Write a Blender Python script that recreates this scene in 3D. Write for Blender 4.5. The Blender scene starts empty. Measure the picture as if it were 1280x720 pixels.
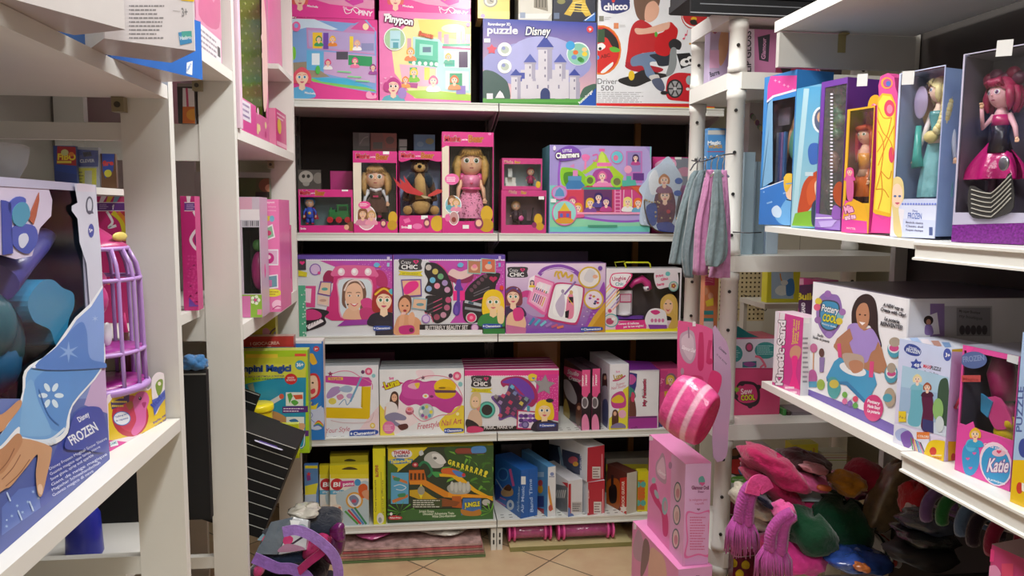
import bpy,math,random
from mathutils import Vector,Matrix
from mathutils.geometry import tessellate_polygon
PI=math.pi
rnd=random.Random(7)
YAW,PITCH,ROLL,FPX,CAMZ=.1218,-.102,.0067,939.8,1.65
FW=Vector((math.sin(YAW)*math.cos(PITCH),math.cos(YAW)*math.cos(PITCH),math.sin(PITCH)))
_r=Vector((math.cos(YAW),-math.sin(YAW),0));_u=_r.cross(FW)
RT=_r*math.cos(ROLL)+_u*math.sin(ROLL);UP=_u*math.cos(ROLL)-_r*math.sin(ROLL)
EYE=Vector((0,0,CAMZ))
def ray(px,py):return FW*FPX+RT*(px-640)-UP*(py-360)
def hitplane(px,py,P0,n):
 d=ray(px,py);return EYE+d*((P0-EYE).dot(n)/d.dot(n))
def at_y(px,py,y):return hitplane(px,py,Vector((0,y,0)),Vector((0,1,0)))
def at_x(px,py,x):return hitplane(px,py,Vector((x,0,0)),Vector((1,0,0)))
def at_z(px,py,z):return hitplane(px,py,Vector((0,0,z)),Vector((0,0,1)))
def proj(P):
 d=Vector(P)-EYE;w=d.dot(FW);return(640+FPX*d.dot(RT)/w,360-FPX*d.dot(UP)/w)
def on_line(px,A,D):
 """point A+tD (any 3D line) that falls in image column px"""
 n=RT*FPX-FW*(px-640);A=Vector(A);D=Vector(D)
 return A+D*(-(A-EYE).dot(n)/D.dot(n))
def up_line(py,A):
 """height z above point A at image row py"""
 n=UP*FPX+FW*(py-360);A=Vector(A);Z=Vector((0,0,1))
 return(A+Z*(-(A-EYE).dot(n)/Z.dot(n))).z
def lin(c):
 if isinstance(c,str):
  c=c.lstrip('#');c=c if len(c)==6 else ''.join(k*2 for k in c);c=tuple(int(c[i:i+2],16)for i in(0,2,4))
 return tuple(((v/255)/12.92 if v<=10 else((v/255+.055)/1.055)**2.4)for v in c)
_L={}
def L(c):
 if c not in _L:_L[c]=lin(c)
 return _L[c]
MATS={}
def mat(name,rough=.5,spec=.5,coat=0,metal=0,bump=0,bscale=60,var=0,vscale=8,alpha=1,emit=0,sheen=0,sss=0,trans=0):
 if name in MATS:return MATS[name]
 m=bpy.data.materials.new(name);m.use_nodes=True;nt=m.node_tree;N=nt.nodes;K=nt.links
 b=N['Principled BSDF'];b.inputs['Roughness'].default_value=rough;b.inputs['Specular IOR Level'].default_value=spec
 b.inputs['Coat Weight'].default_value=coat;b.inputs['Coat Roughness'].default_value=.12;b.inputs['Metallic'].default_value=metal
 b.inputs['Sheen Weight'].default_value=sheen
 a=N.new('ShaderNodeVertexColor');a.layer_name='Col';src=a.outputs['Color']
 tc=N.new('ShaderNodeTexCoord')
 if var:
  nz=N.new('ShaderNodeTexNoise');nz.inputs['Scale'].default_value=vscale;nz.inputs['Detail'].default_value=4
  K.new(tc.outputs['Object'],nz.inputs['Vector'])
  mr=N.new('ShaderNodeMapRange');mr.inputs['From Min'].default_value=.3;mr.inputs['From Max'].default_value=.7
  mr.inputs['To Min'].default_value=1-var;mr.inputs['To Max'].default_value=1+var*.4;K.new(nz.outputs['Fac'],mr.inputs['Value'])
  mx=N.new('ShaderNodeMix');mx.data_type='RGBA';mx.blend_type='MULTIPLY';mx.inputs['Factor'].default_value=1
  K.new(src,mx.inputs['A']);K.new(mr.outputs['Result'],mx.inputs['B']);src=mx.outputs['Result']
 K.new(src,b.inputs['Base Color'])
 if emit:
  K.new(src,b.inputs['Emission Color']);b.inputs['Emission Strength'].default_value=emit
 if bump:
  nb=N.new('ShaderNodeTexNoise');nb.inputs['Scale'].default_value=bscale;nb.inputs['Detail'].default_value=3
  K.new(tc.outputs['Object'],nb.inputs['Vector'])
  bp=N.new('ShaderNodeBump');bp.inputs['Strength'].default_value=bump;bp.inputs['Distance'].default_value=.3/bscale
  K.new(nb.outputs['Fac'],bp.inputs['Height']);K.new(bp.outputs['Normal'],b.inputs['Normal'])
 if sss:
  b.inputs['Subsurface Weight'].default_value=sss;b.inputs['Subsurface Scale'].default_value=.003
 MATS[name]=m;return m
def film(name,strength=.10,tint=(1,1,1),bump=.15,bscale=9,rough=.12,haze=0,mx=.22):
 if name in MATS:return MATS[name]
 m=bpy.data.materials.new(name);m.use_nodes=True;nt=m.node_tree;N=nt.nodes;K=nt.links
 N.remove(N['Principled BSDF']);out=N['Material Output']
 t=N.new('ShaderNodeBsdfTransparent');t.inputs[0].default_value=(*tint,1)
 g=N.new('ShaderNodeBsdfGlossy');g.inputs['Roughness'].default_value=rough
 fr=N.new('ShaderNodeFresnel');fr.inputs[0].default_value=1.5
 mr=N.new('ShaderNodeMapRange');mr.inputs['To Min'].default_value=strength*.4;mr.inputs['To Max'].default_value=mx
 tc=N.new('ShaderNodeTexCoord');nz=N.new('ShaderNodeTexNoise');nz.inputs['Scale'].default_value=bscale
 K.new(tc.outputs['Object'],nz.inputs['Vector']);bp=N.new('ShaderNodeBump');bp.inputs['Strength'].default_value=bump;bp.inputs['Distance'].default_value=.02
 K.new(nz.outputs['Fac'],bp.inputs['Height']);K.new(bp.outputs['Normal'],g.inputs['Normal']);K.new(bp.outputs['Normal'],fr.inputs['Normal'])
 K.new(fr.outputs[0],mr.inputs['Value'])
 ms=N.new('ShaderNodeMixShader');K.new(mr.outputs[0],ms.inputs[0]);K.new(t.outputs[0],ms.inputs[1]);K.new(g.outputs[0],ms.inputs[2])
 last=ms.outputs[0]
 if haze:
  d=N.new('ShaderNodeBsdfDiffuse');d.inputs[0].default_value=(.8,.8,.82,1)
  m2=N.new('ShaderNodeMixShader');m2.inputs[0].default_value=haze
  K.new(last,m2.inputs[1]);K.new(d.outputs[0],m2.inputs[2]);last=m2.outputs[0]
 K.new(last,out.inputs[0]);MATS[name]=m;return m
CARD=mat('printed_card',rough=.4,coat=.2,var=.05,vscale=14)
MATTE=mat('matte_card',rough=.75,spec=.2,var=.08)
PLAS=mat('coloured_plastic',rough=.3,spec=.5,bump=.03,bscale=30)
SKIN=mat('doll_vinyl',rough=.45,spec=.4,sss=.1)
FAB=mat('woven_fabric',rough=.95,spec=.1,bump=.9,bscale=75,var=.15,vscale=30,sheen=.3)
HAIR=mat('doll_hair',rough=.45,spec=.5,bump=.5,bscale=160,var=.25,vscale=60)
SHINE=mat('shiny_satin',rough=.25,spec=.7,bump=.5,bscale=50,var=.2,vscale=30)
GLIT=mat('glitter_card',rough=.3,spec=.6,bump=.8,bscale=300,var=.5,vscale=220)
METAL=mat('painted_metal',rough=.35,spec=.5,metal=0,var=.03,vscale=3)
STEEL=mat('bright_steel',rough=.3,metal=.9)
LAMI=mat('white_laminate',rough=.55,spec=.35,var=.05,vscale=3,bump=.05,bscale=120)
RUB=mat('black_card',rough=.6,spec=.3,var=.1)
FILM=film('clear_film',.05);FILM2=film('crinkled_film',.12,bump=.7,bscale=22,rough=.15,haze=.03)
FROST=film('frosted_plastic',.2,bump=.3,haze=.28,rough=.3)
class G:
 def __init__(s):s.v=[];s.f=[];s.c=[];s.m=[];s.sm=[];s.mats=[]
 def face(s,pts,col,m=0,smooth=False,cols=None):
  i=len(s.v);s.v+=[tuple(p)for p in pts];s.f.append(tuple(range(i,i+len(pts))))
  s.c.append(cols if cols else[L(col)]*len(pts));s.m.append(m);s.sm.append(smooth)
 def grid(s,rows,col,m=0,smooth=True,closed=False,cap=False):
  """rows: list of rings of equal length"""
  i0=len(s.v);n=len(rows[0])
  for r in rows:s.v+=[tuple(p)for p in r]
  cf=col if callable(col)else None;cc=None if cf else L(col)
  for a in range(len(rows)-1):
   for b in range(n if closed else n-1):
    b2=(b+1)%n;q=(i0+a*n+b,i0+a*n+b2,i0+(a+1)*n+b2,i0+(a+1)*n+b)
    s.f.append(q);s.m.append(m);s.sm.append(smooth)
    s.c.append([L(cf(Vector(s.v[k])))for k in q]if cf else[cc]*4)
  if cap:
   for a in(0,len(rows)-1):
    q=tuple(i0+a*n+b for b in range(n));q=q[::-1]if a==0 else q
    s.f.append(q);s.m.append(m);s.sm.append(False);s.c.append([L(cf(Vector(s.v[k])))for k in q]if cf else[cc]*n)
 def box(s,x0,y0,z0,x1,y1,z1,col,m=0,M=None,b=0,skip='',cols=None):
  """box, corners bevelled on its vertical edges if b"""
  cols=cols or{}
  T=(lambda p:M@Vector(p))if M else(lambda p:p)
  if b:
   ring=[(x0+b,y0),(x1-b,y0),(x1,y0+b),(x1,y1-b),(x1-b,y1),(x0+b,y1),(x0,y1-b),(x0,y0+b)]
  else:ring=[(x0,y0),(x1,y0),(x1,y1),(x0,y1)]
  keys={4:'FRBL',8:'FfRrBbLl'}[len(ring)]
  for k in range(len(ring)):
   if keys[k]in skip:continue
   a,c=ring[k],ring[(k+1)%len(ring)]
   s.face([T((a[0],a[1],z0)),T((c[0],c[1],z0)),T((c[0],c[1],z1)),T((a[0],a[1],z1))],cols.get(keys[k],col),m)
  if 'T' not in skip:s.face([T((a,c,z1))for a,c in ring],cols.get('T',col),m)
  if 'D' not in skip:s.face([T((a,c,z0))for a,c in ring[::-1]],cols.get('D',col),m)
 def tube(s,path,r,col,m=0,seg=8,cap=True,flat=1,smooth=True,up=None):
  path=[Vector(p)for p in path];n=len(path)
  rr=r if isinstance(r,(list,tuple))else[r]*n
  rows=[];last=None
  for i,p in enumerate(path):
   t=(path[min(i+1,n-1)]-path[max(i-1,0)])
   t=t.normalized()if t.length>1e-9 else Vector((0,0,1))
   ref=last if last is not None else(Vector(up)if up else(Vector((0,0,1))if abs(t.z)<.9 else Vector((0,1,0))))
   a=ref-t*ref.dot(t)
   a=a.normalized()if a.length>1e-6 else t.orthogonal().normalized()
   b=t.cross(a);last=a
   rows.append([p+(a*math.cos(2*PI*k/seg)*flat+b*math.sin(2*PI*k/seg))*rr[i]for k in range(seg)])
  s.grid(rows,col,m,smooth,True,cap)
 def lathe(s,prof,col,c=(0,0,0),m=0,seg=20,M=None,sx=1,sy=1,smooth=True):
  rows=[]
  for r,z in prof:
   ring=[Vector((math.cos(2*PI*k/seg)*r*sx,math.sin(2*PI*k/seg)*r*sy,z))for k in range(seg)]
   rows.append([(M@p if M else p)+Vector(c)for p in ring])
  s.grid(rows,col,m,smooth,True,True)
 def ball(s,c,r,col,m=0,seg=16,rings=10,M=None,fn=None):
  if not isinstance(r,(tuple,list)):r=(r,r,r)
  rows=[]
  for i in range(rings+1):
   th=PI*i/rings;th=min(max(th,.02),PI-.02)
   row=[]
   for k in range(seg):
    a=2*PI*k/seg;d=Vector((math.sin(th)*math.cos(a),math.sin(th)*math.sin(a),math.cos(th)))
    q=Vector((d.x*r[0],d.y*r[1],d.z*r[2]))
    if fn:q=q*fn(d)
    row.append((M@q if M else q)+Vector(c))
   rows.append(row)
  s.grid(rows[::-1],col,m,True,True,True)
 def prism(s,pts,y0,y1,col,m=0,axis='y',M=None,smooth=False):
  """2-D outline (x,z) pushed from y0 to y1"""
  def P(p,y):
   q={'y':(p[0],y,p[1]),'x':(y,p[0],p[1]),'z':(p[0],p[1],y)}[axis]
   return M@Vector(q)if M else q
  n=len(pts)
  for i in range(n):
   a,b=pts[i],pts[(i+1)%n]
   s.face([P(a,y0),P(b,y0),P(b,y1),P(a,y1)],col,m,smooth)
  s.face([P(p,y0)for p in pts],col,m);s.face([P(p,y1)for p in pts[::-1]],col,m)
 def build(s,name,mats,parent=None,loc=None,rz=0,rot=None,bevel=0,subsurf=0):
  me=bpy.data.meshes.new(name);me.from_pydata(s.v,[],s.f)
  ca=me.color_attributes.new('Col','FLOAT_COLOR','CORNER')
  flat=[]
  for c in s.c:
   for k in c:flat+=(k[0],k[1],k[2],1.0)
  ca.data.foreach_set('color',flat)
  if not isinstance(mats,(list,tuple)):mats=[mats]
  for m in mats:me.materials.append(m)
  me.polygons.foreach_set('material_index',s.m);me.polygons.foreach_set('use_smooth',s.sm)
  me.update()
  o=bpy.data.objects.new(name,me);bpy.context.scene.collection.objects.link(o)
  if parent:o.parent=parent
  if loc is not None:o.location=loc
  if rot is not None:o.rotation_euler=rot
  elif rz:o.rotation_euler=(0,0,rz)
  if bevel:
   md=o.modifiers.new('bevel','BEVEL');md.width=bevel;md.segments=2;md.limit_method='ANGLE'
  if subsurf:
   w=o.modifiers.new('weld','WELD');w.merge_threshold=1e-5
   md=o.modifiers.new('sub','SUBSURF');md.levels=subsurf;md.render_levels=subsurf
  return o
def tag(o,label=None,cat=None,group=None,kind=None):
 if label:o['label']=label
 if cat:o['category']=cat
 if group:o['group']=group
 if kind:o['kind']=kind
 return o
def empty(name,loc,rz=0,label=None,cat=None,group=None,rot=None):
 o=bpy.data.objects.new(name,None);bpy.context.scene.collection.objects.link(o)
 o.location=loc;o.rotation_euler=rot if rot is not None else(0,0,rz);o.empty_display_size=.05
 return tag(o,label,cat,group)
def copy_tree(o,parent=None):
 c=o.copy();bpy.context.scene.collection.objects.link(c);c.parent=parent
 for ch in[x for x in bpy.data.objects if x.parent==o]:copy_tree(ch,c)
 return c
def spl(pts,n=6,closed=True):
 """Catmull-Rom through points"""
 P=[Vector(p)for p in pts];out=[];N=len(P)
 rng=range(N)if closed else range(N-1)
 for i in rng:
  if closed:a,b,c,d=P[i-1],P[i],P[(i+1)%N],P[(i+2)%N]
  else:a,b,c,d=P[max(i-1,0)],P[i],P[i+1],P[min(i+2,N-1)]
  for k in range(n):
   t=k/n
   out.append(.5*((2*b)+(c-a)*t+(2*a-5*b+4*c-d)*t*t+(3*b-a-3*c+d)*t**3))
 if not closed:out.append(P[-1])
 return out
_TX={}
def glyphs(s,bold):
 k=(s,bold)
 if k in _TX:return _TX[k]
 cu=bpy.data.curves.new('tmp','FONT');cu.body=s;cu.offset={0:0,1:.022,2:.045}[bold];cu.resolution_u=3
 o=bpy.data.objects.new('tmp',cu);bpy.context.scene.collection.objects.link(o)
 dg=bpy.context.evaluated_depsgraph_get();dg.update();me=o.evaluated_get(dg).to_mesh()
 vs=[v.co.copy()for v in me.vertices];fs=[tuple(p.vertices)for p in me.polygons]
 o.evaluated_get(dg).to_mesh_clear();bpy.data.objects.remove(o);bpy.data.curves.remove(cu)
 if vs:
  x0=min(v.x for v in vs);x1=max(v.x for v in vs)
  vs=[((v.x-x0)/max(x1-x0,1e-6),v.y/.70)for v in vs]
 _TX[k]=(vs,fs);return _TX[k]
VIEWS=dict(A1=(360,0,4.8),A2=(600,0,4.237),A3=(360,140,4.236),A4=(600,140,3.272),A5=(360,300,4.571),A6=(620,300,4.923),
 A7=(380,430,4.923),A8=(570,430,4.571),B1=(380,540,4),B2=(600,540,4),B3=(780,360,3.6),B4=(770,520,3.6),B5=(840,0,4),
 B6=(1060,0,4.5),B7=(880,80,3),B8=(1080,60,2.769),D1=(880,280,3),D2=(1080,300,4),D3=(1080,400,3),D4=(880,520,3.6),
 D5=(1080,540,4),D6=(820,160,3.6),L1=(0,0,3),L2=(0,220,3),L3=(0,440,2.571),L4=(200,0,3),L5=(200,220,3),
 L6=(220,400,2.25),E7=(300,540,4),E8=(880,560,4.5),E5=(860,300,6),E2=(930,180,3.6),E1=(930,0,3.6),E3=(930,440,2.769),P=(0,0,1))
class Canvas:
 """print on one flat face: outlines are read off the photo, cast onto the face, cut to its border and laid on it as ink"""
 def __init__(s,g,O,ud,vd,w,h,toloc,m=0,clip=True):
  s.g,s.O,s.ud,s.vd,s.w,s.h,s.toloc,s.m,s.clip=g,O,ud,vd,w,h,toloc,m,clip
  s.n=ud.cross(vd).normalized();s.lay=0;s.view=(0,0,1);s.cut=None
 def k(s,name):s.view=VIEWS[name];return s
 def uv(s,x,y):
  ox,oy,sc=s.view
  if ox is None:return(x*s.w,y*s.h)
  P=hitplane(ox+x/sc,oy+y/sc,s.O,s.n)-s.O
  return(P.dot(s.ud),P.dot(s.vd))
 def frac(s):s.view=(None,None,None);return s
 def P(s,u,v):return s.toloc(s.O+s.ud*u+s.vd*v+s.n*(.0003+.00003*s.lay))
 def _clip(s,q):
  b=(0,s.w,0,s.h)
  for ax,lim,sg in((0,b[0],1),(0,b[1],-1),(1,b[2],1),(1,b[3],-1)):
   out=[]
   for i in range(len(q)):
    a,c=q[i-1],q[i];ia=(a[ax]-lim)*sg>=-1e-9;ic=(c[ax]-lim)*sg>=-1e-9
    if ia!=ic:
     t=(lim-a[ax])/(c[ax]-a[ax]);out.append((a[0]+(c[0]-a[0])*t,a[1]+(c[1]-a[1])*t))
    if ic:out.append(c)
   q=out
   if len(q)<3:return[]
  return q
 def raw(s,q,col,grad=None):
  if s.clip:q=s._clip(q)
  if len(q)<3:return
  cols=None
  if grad:
   (c0,c1,ax)=grad;c0,c1=L(c0),L(c1);D=s.h if ax=='v' else s.w
   cols=[tuple(c0[k]+(c1[k]-c0[k])*min(max(p[1 if ax=='v' else 0]/D,0),1)for k in range(3))for p in q]
  pts=[s.P(*p)for p in q]
  s.g.face(pts,col,s.m,False,cols);s.lay+=1
 def p(s,pts,col,grad=None):s.raw([s.uv(*p[:2])for p in pts],col,grad);return s
 def r(s,x0,y0,x1,y1,col,grad=None):return s.p([(x0,y1),(x1,y1),(x1,y0),(x0,y0)],col,grad)
 def b(s,pts,col,n=5):return s.p([tuple(p)for p in spl([(a,b)for a,b in pts],n)],col)
 def e(s,cx,cy,rx,ry,col,rot=0,n=22,a0=0,a1=360):
  c,sn=math.cos(math.radians(rot)),math.sin(math.radians(rot));P=[]
  N=n if a1-a0>=360 else n+1
  for i in range(N):
   a=math.radians(a0+(a1-a0)*i/n);x,y=rx*math.cos(a),ry*math.sin(a);P.append((cx+x*c-y*sn,cy+x*sn+y*c))
  return s.p(P,col)
 def l(s,pts,w,col,closed=False):
  P=[Vector(p)for p in pts];n=len(P);Lf=[];R=[]
  for i in range(n):
   if closed:t=P[(i+1)%n]-P[i-1]
   else:t=P[min(i+1,n-1)]-P[max(i-1,0)]
   t=t.normalized()if t.length else Vector((1,0));nn=Vector((-t.y,t.x))*w/2
   Lf.append(P[i]+nn);R.append(P[i]-nn)
  for i in range(n if closed else n-1):
   j=(i+1)%n;l0=s.lay;s.p([Lf[i],Lf[j],R[j],R[i]],col);s.lay=l0
  s.lay+=1;return s
 def u(s,pts,w,col,closed=False):return s.l([tuple(p)for p in spl([(a,b)for a,b in pts],5,closed)],w,col,closed)
 def q(s,cx,cy,rx,ry,w,col):
  return s.l([(cx+rx*math.cos(2*PI*i/24),cy+ry*math.sin(2*PI*i/24))for i in range(24)],w,col,True)
 def star(s,cx,cy,r,col,n=5,inner=.45,rot=-90):
  return s.p([(cx+(r if i%2==0 else r*inner)*math.cos(math.radians(rot+180*i/n)),cy+(r if i%2==0 else r*inner)*math.sin(math.radians(rot+180*i/n)))for i in range(2*n)],col)
 def heart(s,cx,cy,r,col):
  return s.p([(cx+r*.95*math.sin(t)**3,cy-r*.8*(.81*math.cos(t)-.31*math.cos(2*t)-.12*math.cos(3*t)-.06*math.cos(4*t)))for t in[2*PI*i/22 for i in range(22)]],col)
 def t(s,st,x0,y0,x1,y1,h,col,bold=0,out=None,shear=0,ow=None):
  """lettering with its baseline from (x0,y0) to (x1,y1) and capitals h high; out = outline colour"""
  if out:
   d=ow or h*.09
   for dx,dy in((-d,0),(d,0),(0,-d),(0,d),(-d*.7,-d*.7),(d*.7,d*.7),(-d*.7,d*.7),(d*.7,-d*.7)):
    l0=s.lay;s.t(st,x0+dx,y0+dy,x1+dx,y1+dy,h,out,bold,None,shear);s.lay=l0
   s.lay+=1
  vs,fs=glyphs(st,bold)
  if not vs:return s
  bx,by=x1-x0,y1-y0;l=math.hypot(bx,by)or 1;ux,uy=bx/l,by/l
  if s.view[0]is None:nx,ny=(0,1)
  else:nx,ny=uy,-ux
  P=[]
  for(a,b)in vs:
   u=s.uv(x0+bx*a+nx*h*b+ux*shear*h*b,y0+by*a+ny*h*b+uy*shear*h*b)
   if s.clip:u=(min(max(u[0],0),s.w),min(max(u[1],0),s.h))
   P.append(s.P(*u))
  i0=len(s.g.v);s.g.v+=[tuple(p)for p in P];cc=L(col)
  for f in fs:
   s.g.f.append(tuple(i0+k for k in f));s.g.c.append([cc]*len(f));s.g.m.append(s.m);s.g.sm.append(False)
  s.lay+=1;return s
 def a(s,x0,y0,x1,y1,n,col,seed=1,w=None):
  """lines of print too small to read, as rows of words"""
  r=random.Random(seed);dy=(y1-y0)/n
  for i in range(n):
   x=x0;xe=x1-(x1-x0)*r.random()*.3;y=y0+dy*(i+.5);hh=(w or abs(dy)*.42)/2;l0=s.lay
   while x<xe:
    ww=(x1-x0)*(.05+.1*r.random());s.r(x,y-hh,min(x+ww,xe),y+hh,col);x+=ww+(x1-x0)*.02;s.lay=l0
  s.lay+=1;return s
 def dots(s,x0,y0,x1,y1,nx,ny,r,col,seed=0):
  q=random.Random(seed)
  l0=s.lay
  for i in range(nx):
   for j in range(ny):
    x=x0+(x1-x0)*(i+.5)/nx;y=y0+(y1-y0)*(j+.5)/ny
    if seed:x+=(q.random()-.5)*(x1-x0)/nx;y+=(q.random()-.5)*(y1-y0)/ny
    s.lay=l0;s.e(x,y,r,r,col,n=6)
  s.lay=l0+1;return s
 def girl(s,x,y,r,skin='f0c6a0',hair='5a3420',style='long',top=None,real=False,turn=0,bangs=True,hh=2.6,band=None,lips='d05070',eye='3a2a20'):
  """printed head (r = half face width) with shoulders; y is the middle of the face"""
  if style=='long':s.b([(x-1.35*r,y+hh*.8*r),(x-1.5*r,y),(x-1.1*r,y-1.3*r),(x,y-1.75*r),(x+1.1*r,y-1.3*r),(x+1.5*r,y),(x+1.35*r,y+hh*.8*r),(x,y+1.4*r)],hair)
  elif style=='short':s.b([(x-1.3*r,y+.9*r),(x-1.3*r,y-.6*r),(x,y-1.65*r),(x+1.3*r,y-.6*r),(x+1.3*r,y+.9*r),(x,y+.8*r)],hair)
  elif style=='bun':s.e(x,y-1.9*r,.7*r,.6*r,hair);s.e(x,y-.5*r,1.2*r,1.2*r,hair)
  if top:s.b([(x-1.9*r,y+3.2*r),(x-1.7*r,y+1.9*r),(x-.5*r,y+1.45*r),(x+.5*r,y+1.45*r),(x+1.7*r,y+1.9*r),(x+1.9*r,y+3.2*r)],top)
  s.p([(x-.4*r,y+.8*r),(x+.4*r,y+.8*r),(x+.5*r,y+1.8*r),(x,y+2.1*r),(x-.5*r,y+1.8*r)],skin)
  s.b([(x-.95*r,y-.3*r),(x,y-1.25*r),(x+.95*r,y-.3*r),(x+.75*r,y+.75*r),(x,y+1.3*r),(x-.75*r,y+.75*r)],skin)
  e=.14 if real else .24;t=turn*r
  for sx in(-.42,.42):
   s.e(x+sx*r+t,y-.05*r,e*1.3*r,e*r,'ffffff');s.e(x+sx*r+t,y-.05*r,e*.75*r,e*.85*r,eye)
   s.l([(x+sx*r-.25*r+t,y-.38*r),(x+sx*r+t,y-.47*r),(x+sx*r+.25*r+t,y-.38*r)],.09*r,hair)
  s.l([(x+t,y+.1*r),(x-.08*r+t,y+.38*r),(x+.1*r+t,y+.4*r)],.06*r,'c08868')
  s.b([(x-.35*r+t,y+.68*r),(x+t,y+.62*r),(x+.35*r+t,y+.68*r),(x+t,y+.9*r)],lips)
  if real:s.p([(x-.24*r+t,y+.7*r),(x+.24*r+t,y+.7*r),(x+t,y+.78*r)],'ffffff')
  if bangs:s.b([(x-1.08*r,y+.1*r),(x-1.05*r,y-.9*r),(x,y-1.5*r),(x+1.05*r,y-.9*r),(x+1.08*r,y+.1*r),(x+.7*r,y-.6*r),(x-.1*r,y-.85*r),(x-.75*r,y-.55*r)],hair)
  if band:s.u([(x-1.15*r,y-.7*r),(x,y-1.5*r),(x+1.15*r,y-.7*r)],.25*r,band)
  return s
 def flower(s,x,y,r,col,mid='ffe040',n=5):
  l0=s.lay
  for i in range(n):
   s.lay=l0;s.e(x+r*.55*math.cos(2*PI*i/n),y+r*.55*math.sin(2*PI*i/n),r*.5,r*.42,col,rot=360*i/n,n=10)
  s.lay=l0+1;return s.e(x,y,r*.3,r*.3,mid,n=10)
class Carton:
 """a card box. The front face stands on the line through A along D at height z0, from column pl to column pr of the photo, up to row pt."""
 def __init__(s,name,label,cat,A,ang,pl,pr,pt,z0,depth,col,cols=None,group=None,ptx='l',parent=None,mat_=None,win=None,inner='ffffff',b=.0015,height=None,width=None,skip='',mats=None):
  D=Vector((math.cos(ang),math.sin(ang),0));A=Vector((A[0],A[1],z0))
  s.BL=on_line(pl,A,D)if pl is not None else A
  if width:s.BR=s.BL+D*width
  else:s.BR=on_line(pr,A,D)
  s.w=(s.BR-s.BL).length;s.h=height or up_line(pt,s.BL if ptx=='l' else s.BR)-z0
  s.d=depth;s.D=D;s.I=Vector((-math.sin(ang),math.cos(ang),0));s.Z=Vector((0,0,1));s.ang=ang;s.z0=z0
  s.loc=(s.BL+s.BR)/2+s.I*depth/2;s.M=Matrix.Translation(s.loc)@Matrix.Rotation(ang,4,'Z');s.Mi=s.M.inverted()
  s.name,s.parent=name,parent;s.label,s.cat,s.group=label,cat,group
  s.g=G();s.toloc=lambda P:s.Mi@P
  w,h,d=s.w,s.h,depth;s.win=win
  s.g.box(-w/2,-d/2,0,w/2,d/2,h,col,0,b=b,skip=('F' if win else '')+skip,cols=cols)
  if win:
   e=.004
   s.g.box(-w/2+e,-d/2+e,e,w/2-e,d/2-e,h-e,inner,0,skip='F')
  s.mats=mats or[mat_ or CARD];s.parts=[]
  s.front=Canvas(s.g,s.BL.copy(),D,s.Z,w,h,s.toloc)
  s.left=Canvas(s.g,s.BL+s.I*d,-s.I,s.Z,d,h,s.toloc)
  s.right=Canvas(s.g,s.BR.copy(),s.I,s.Z,d,h,s.toloc)
  s.top=Canvas(s.g,s.BL+s.Z*h,D,s.I,w,d,s.toloc)
  s.root=None
 def frame_front(s,hole,col,grad=None):
  """front panel (thickness of card) with an opening given as fractions x0,y0,x1,y1 (y up)"""
  w,h,d=s.w,s.h,s.d;x0,y0,x1,y1=hole;X=lambda a:-w/2+w*a;t=.002;g=s.g
  g.box(X(0),-d/2,0,X(1),-d/2+t,h*y0,col)if y0>0 else None
  g.box(X(0),-d/2,h*y1,X(1),-d/2+t,h,col)if y1<1 else None
  g.box(X(0),-d/2,h*y0,X(x0),-d/2+t,h*y1,col)if x0>0 else None
  g.box(X(x1),-d/2,h*y0,X(1),-d/2+t,h*y1,col)if x1<1 else None
  s.hole=(X(x0),h*y0,X(x1),h*y1)
  return s
 def fx(s,px,py,off=0):
  """local (x,z) of a photo pixel on the plane 'off' behind the front face"""
  P=hitplane(px,py,s.BL+s.I*off,s.D.cross(s.Z));q=s.Mi@P;return q.x,q.z
 def done(s,film_=None,stick=0):
  s.rt=empty(s.name,s.loc,s.ang,s.label,s.cat,s.group)if(s.parts or s.win or s.root)else None
  if s.rt:
   body=s.g.build('carton',s.mats,s.rt)
   if s.win:
    x0,z0,x1,z1=s.hole;f=G();y=-s.d/2+.0012
    f.box(x0-.002,y,z0-.002,x1+.002,y+.0006,z1+.002,'ffffff');f.build('window',film_ or FILM,s.rt)
   for nm,gg,ms,*r in s.parts:
    p=gg.build(nm,ms,s.rt)
    for q in r:
     q[1].build(q[0],q[2],p)
   return s.rt
  o=s.g.build(s.name,s.mats,None,s.loc,s.ang);tag(o,s.label,s.cat,s.group);s.o=o
  return o
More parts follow.
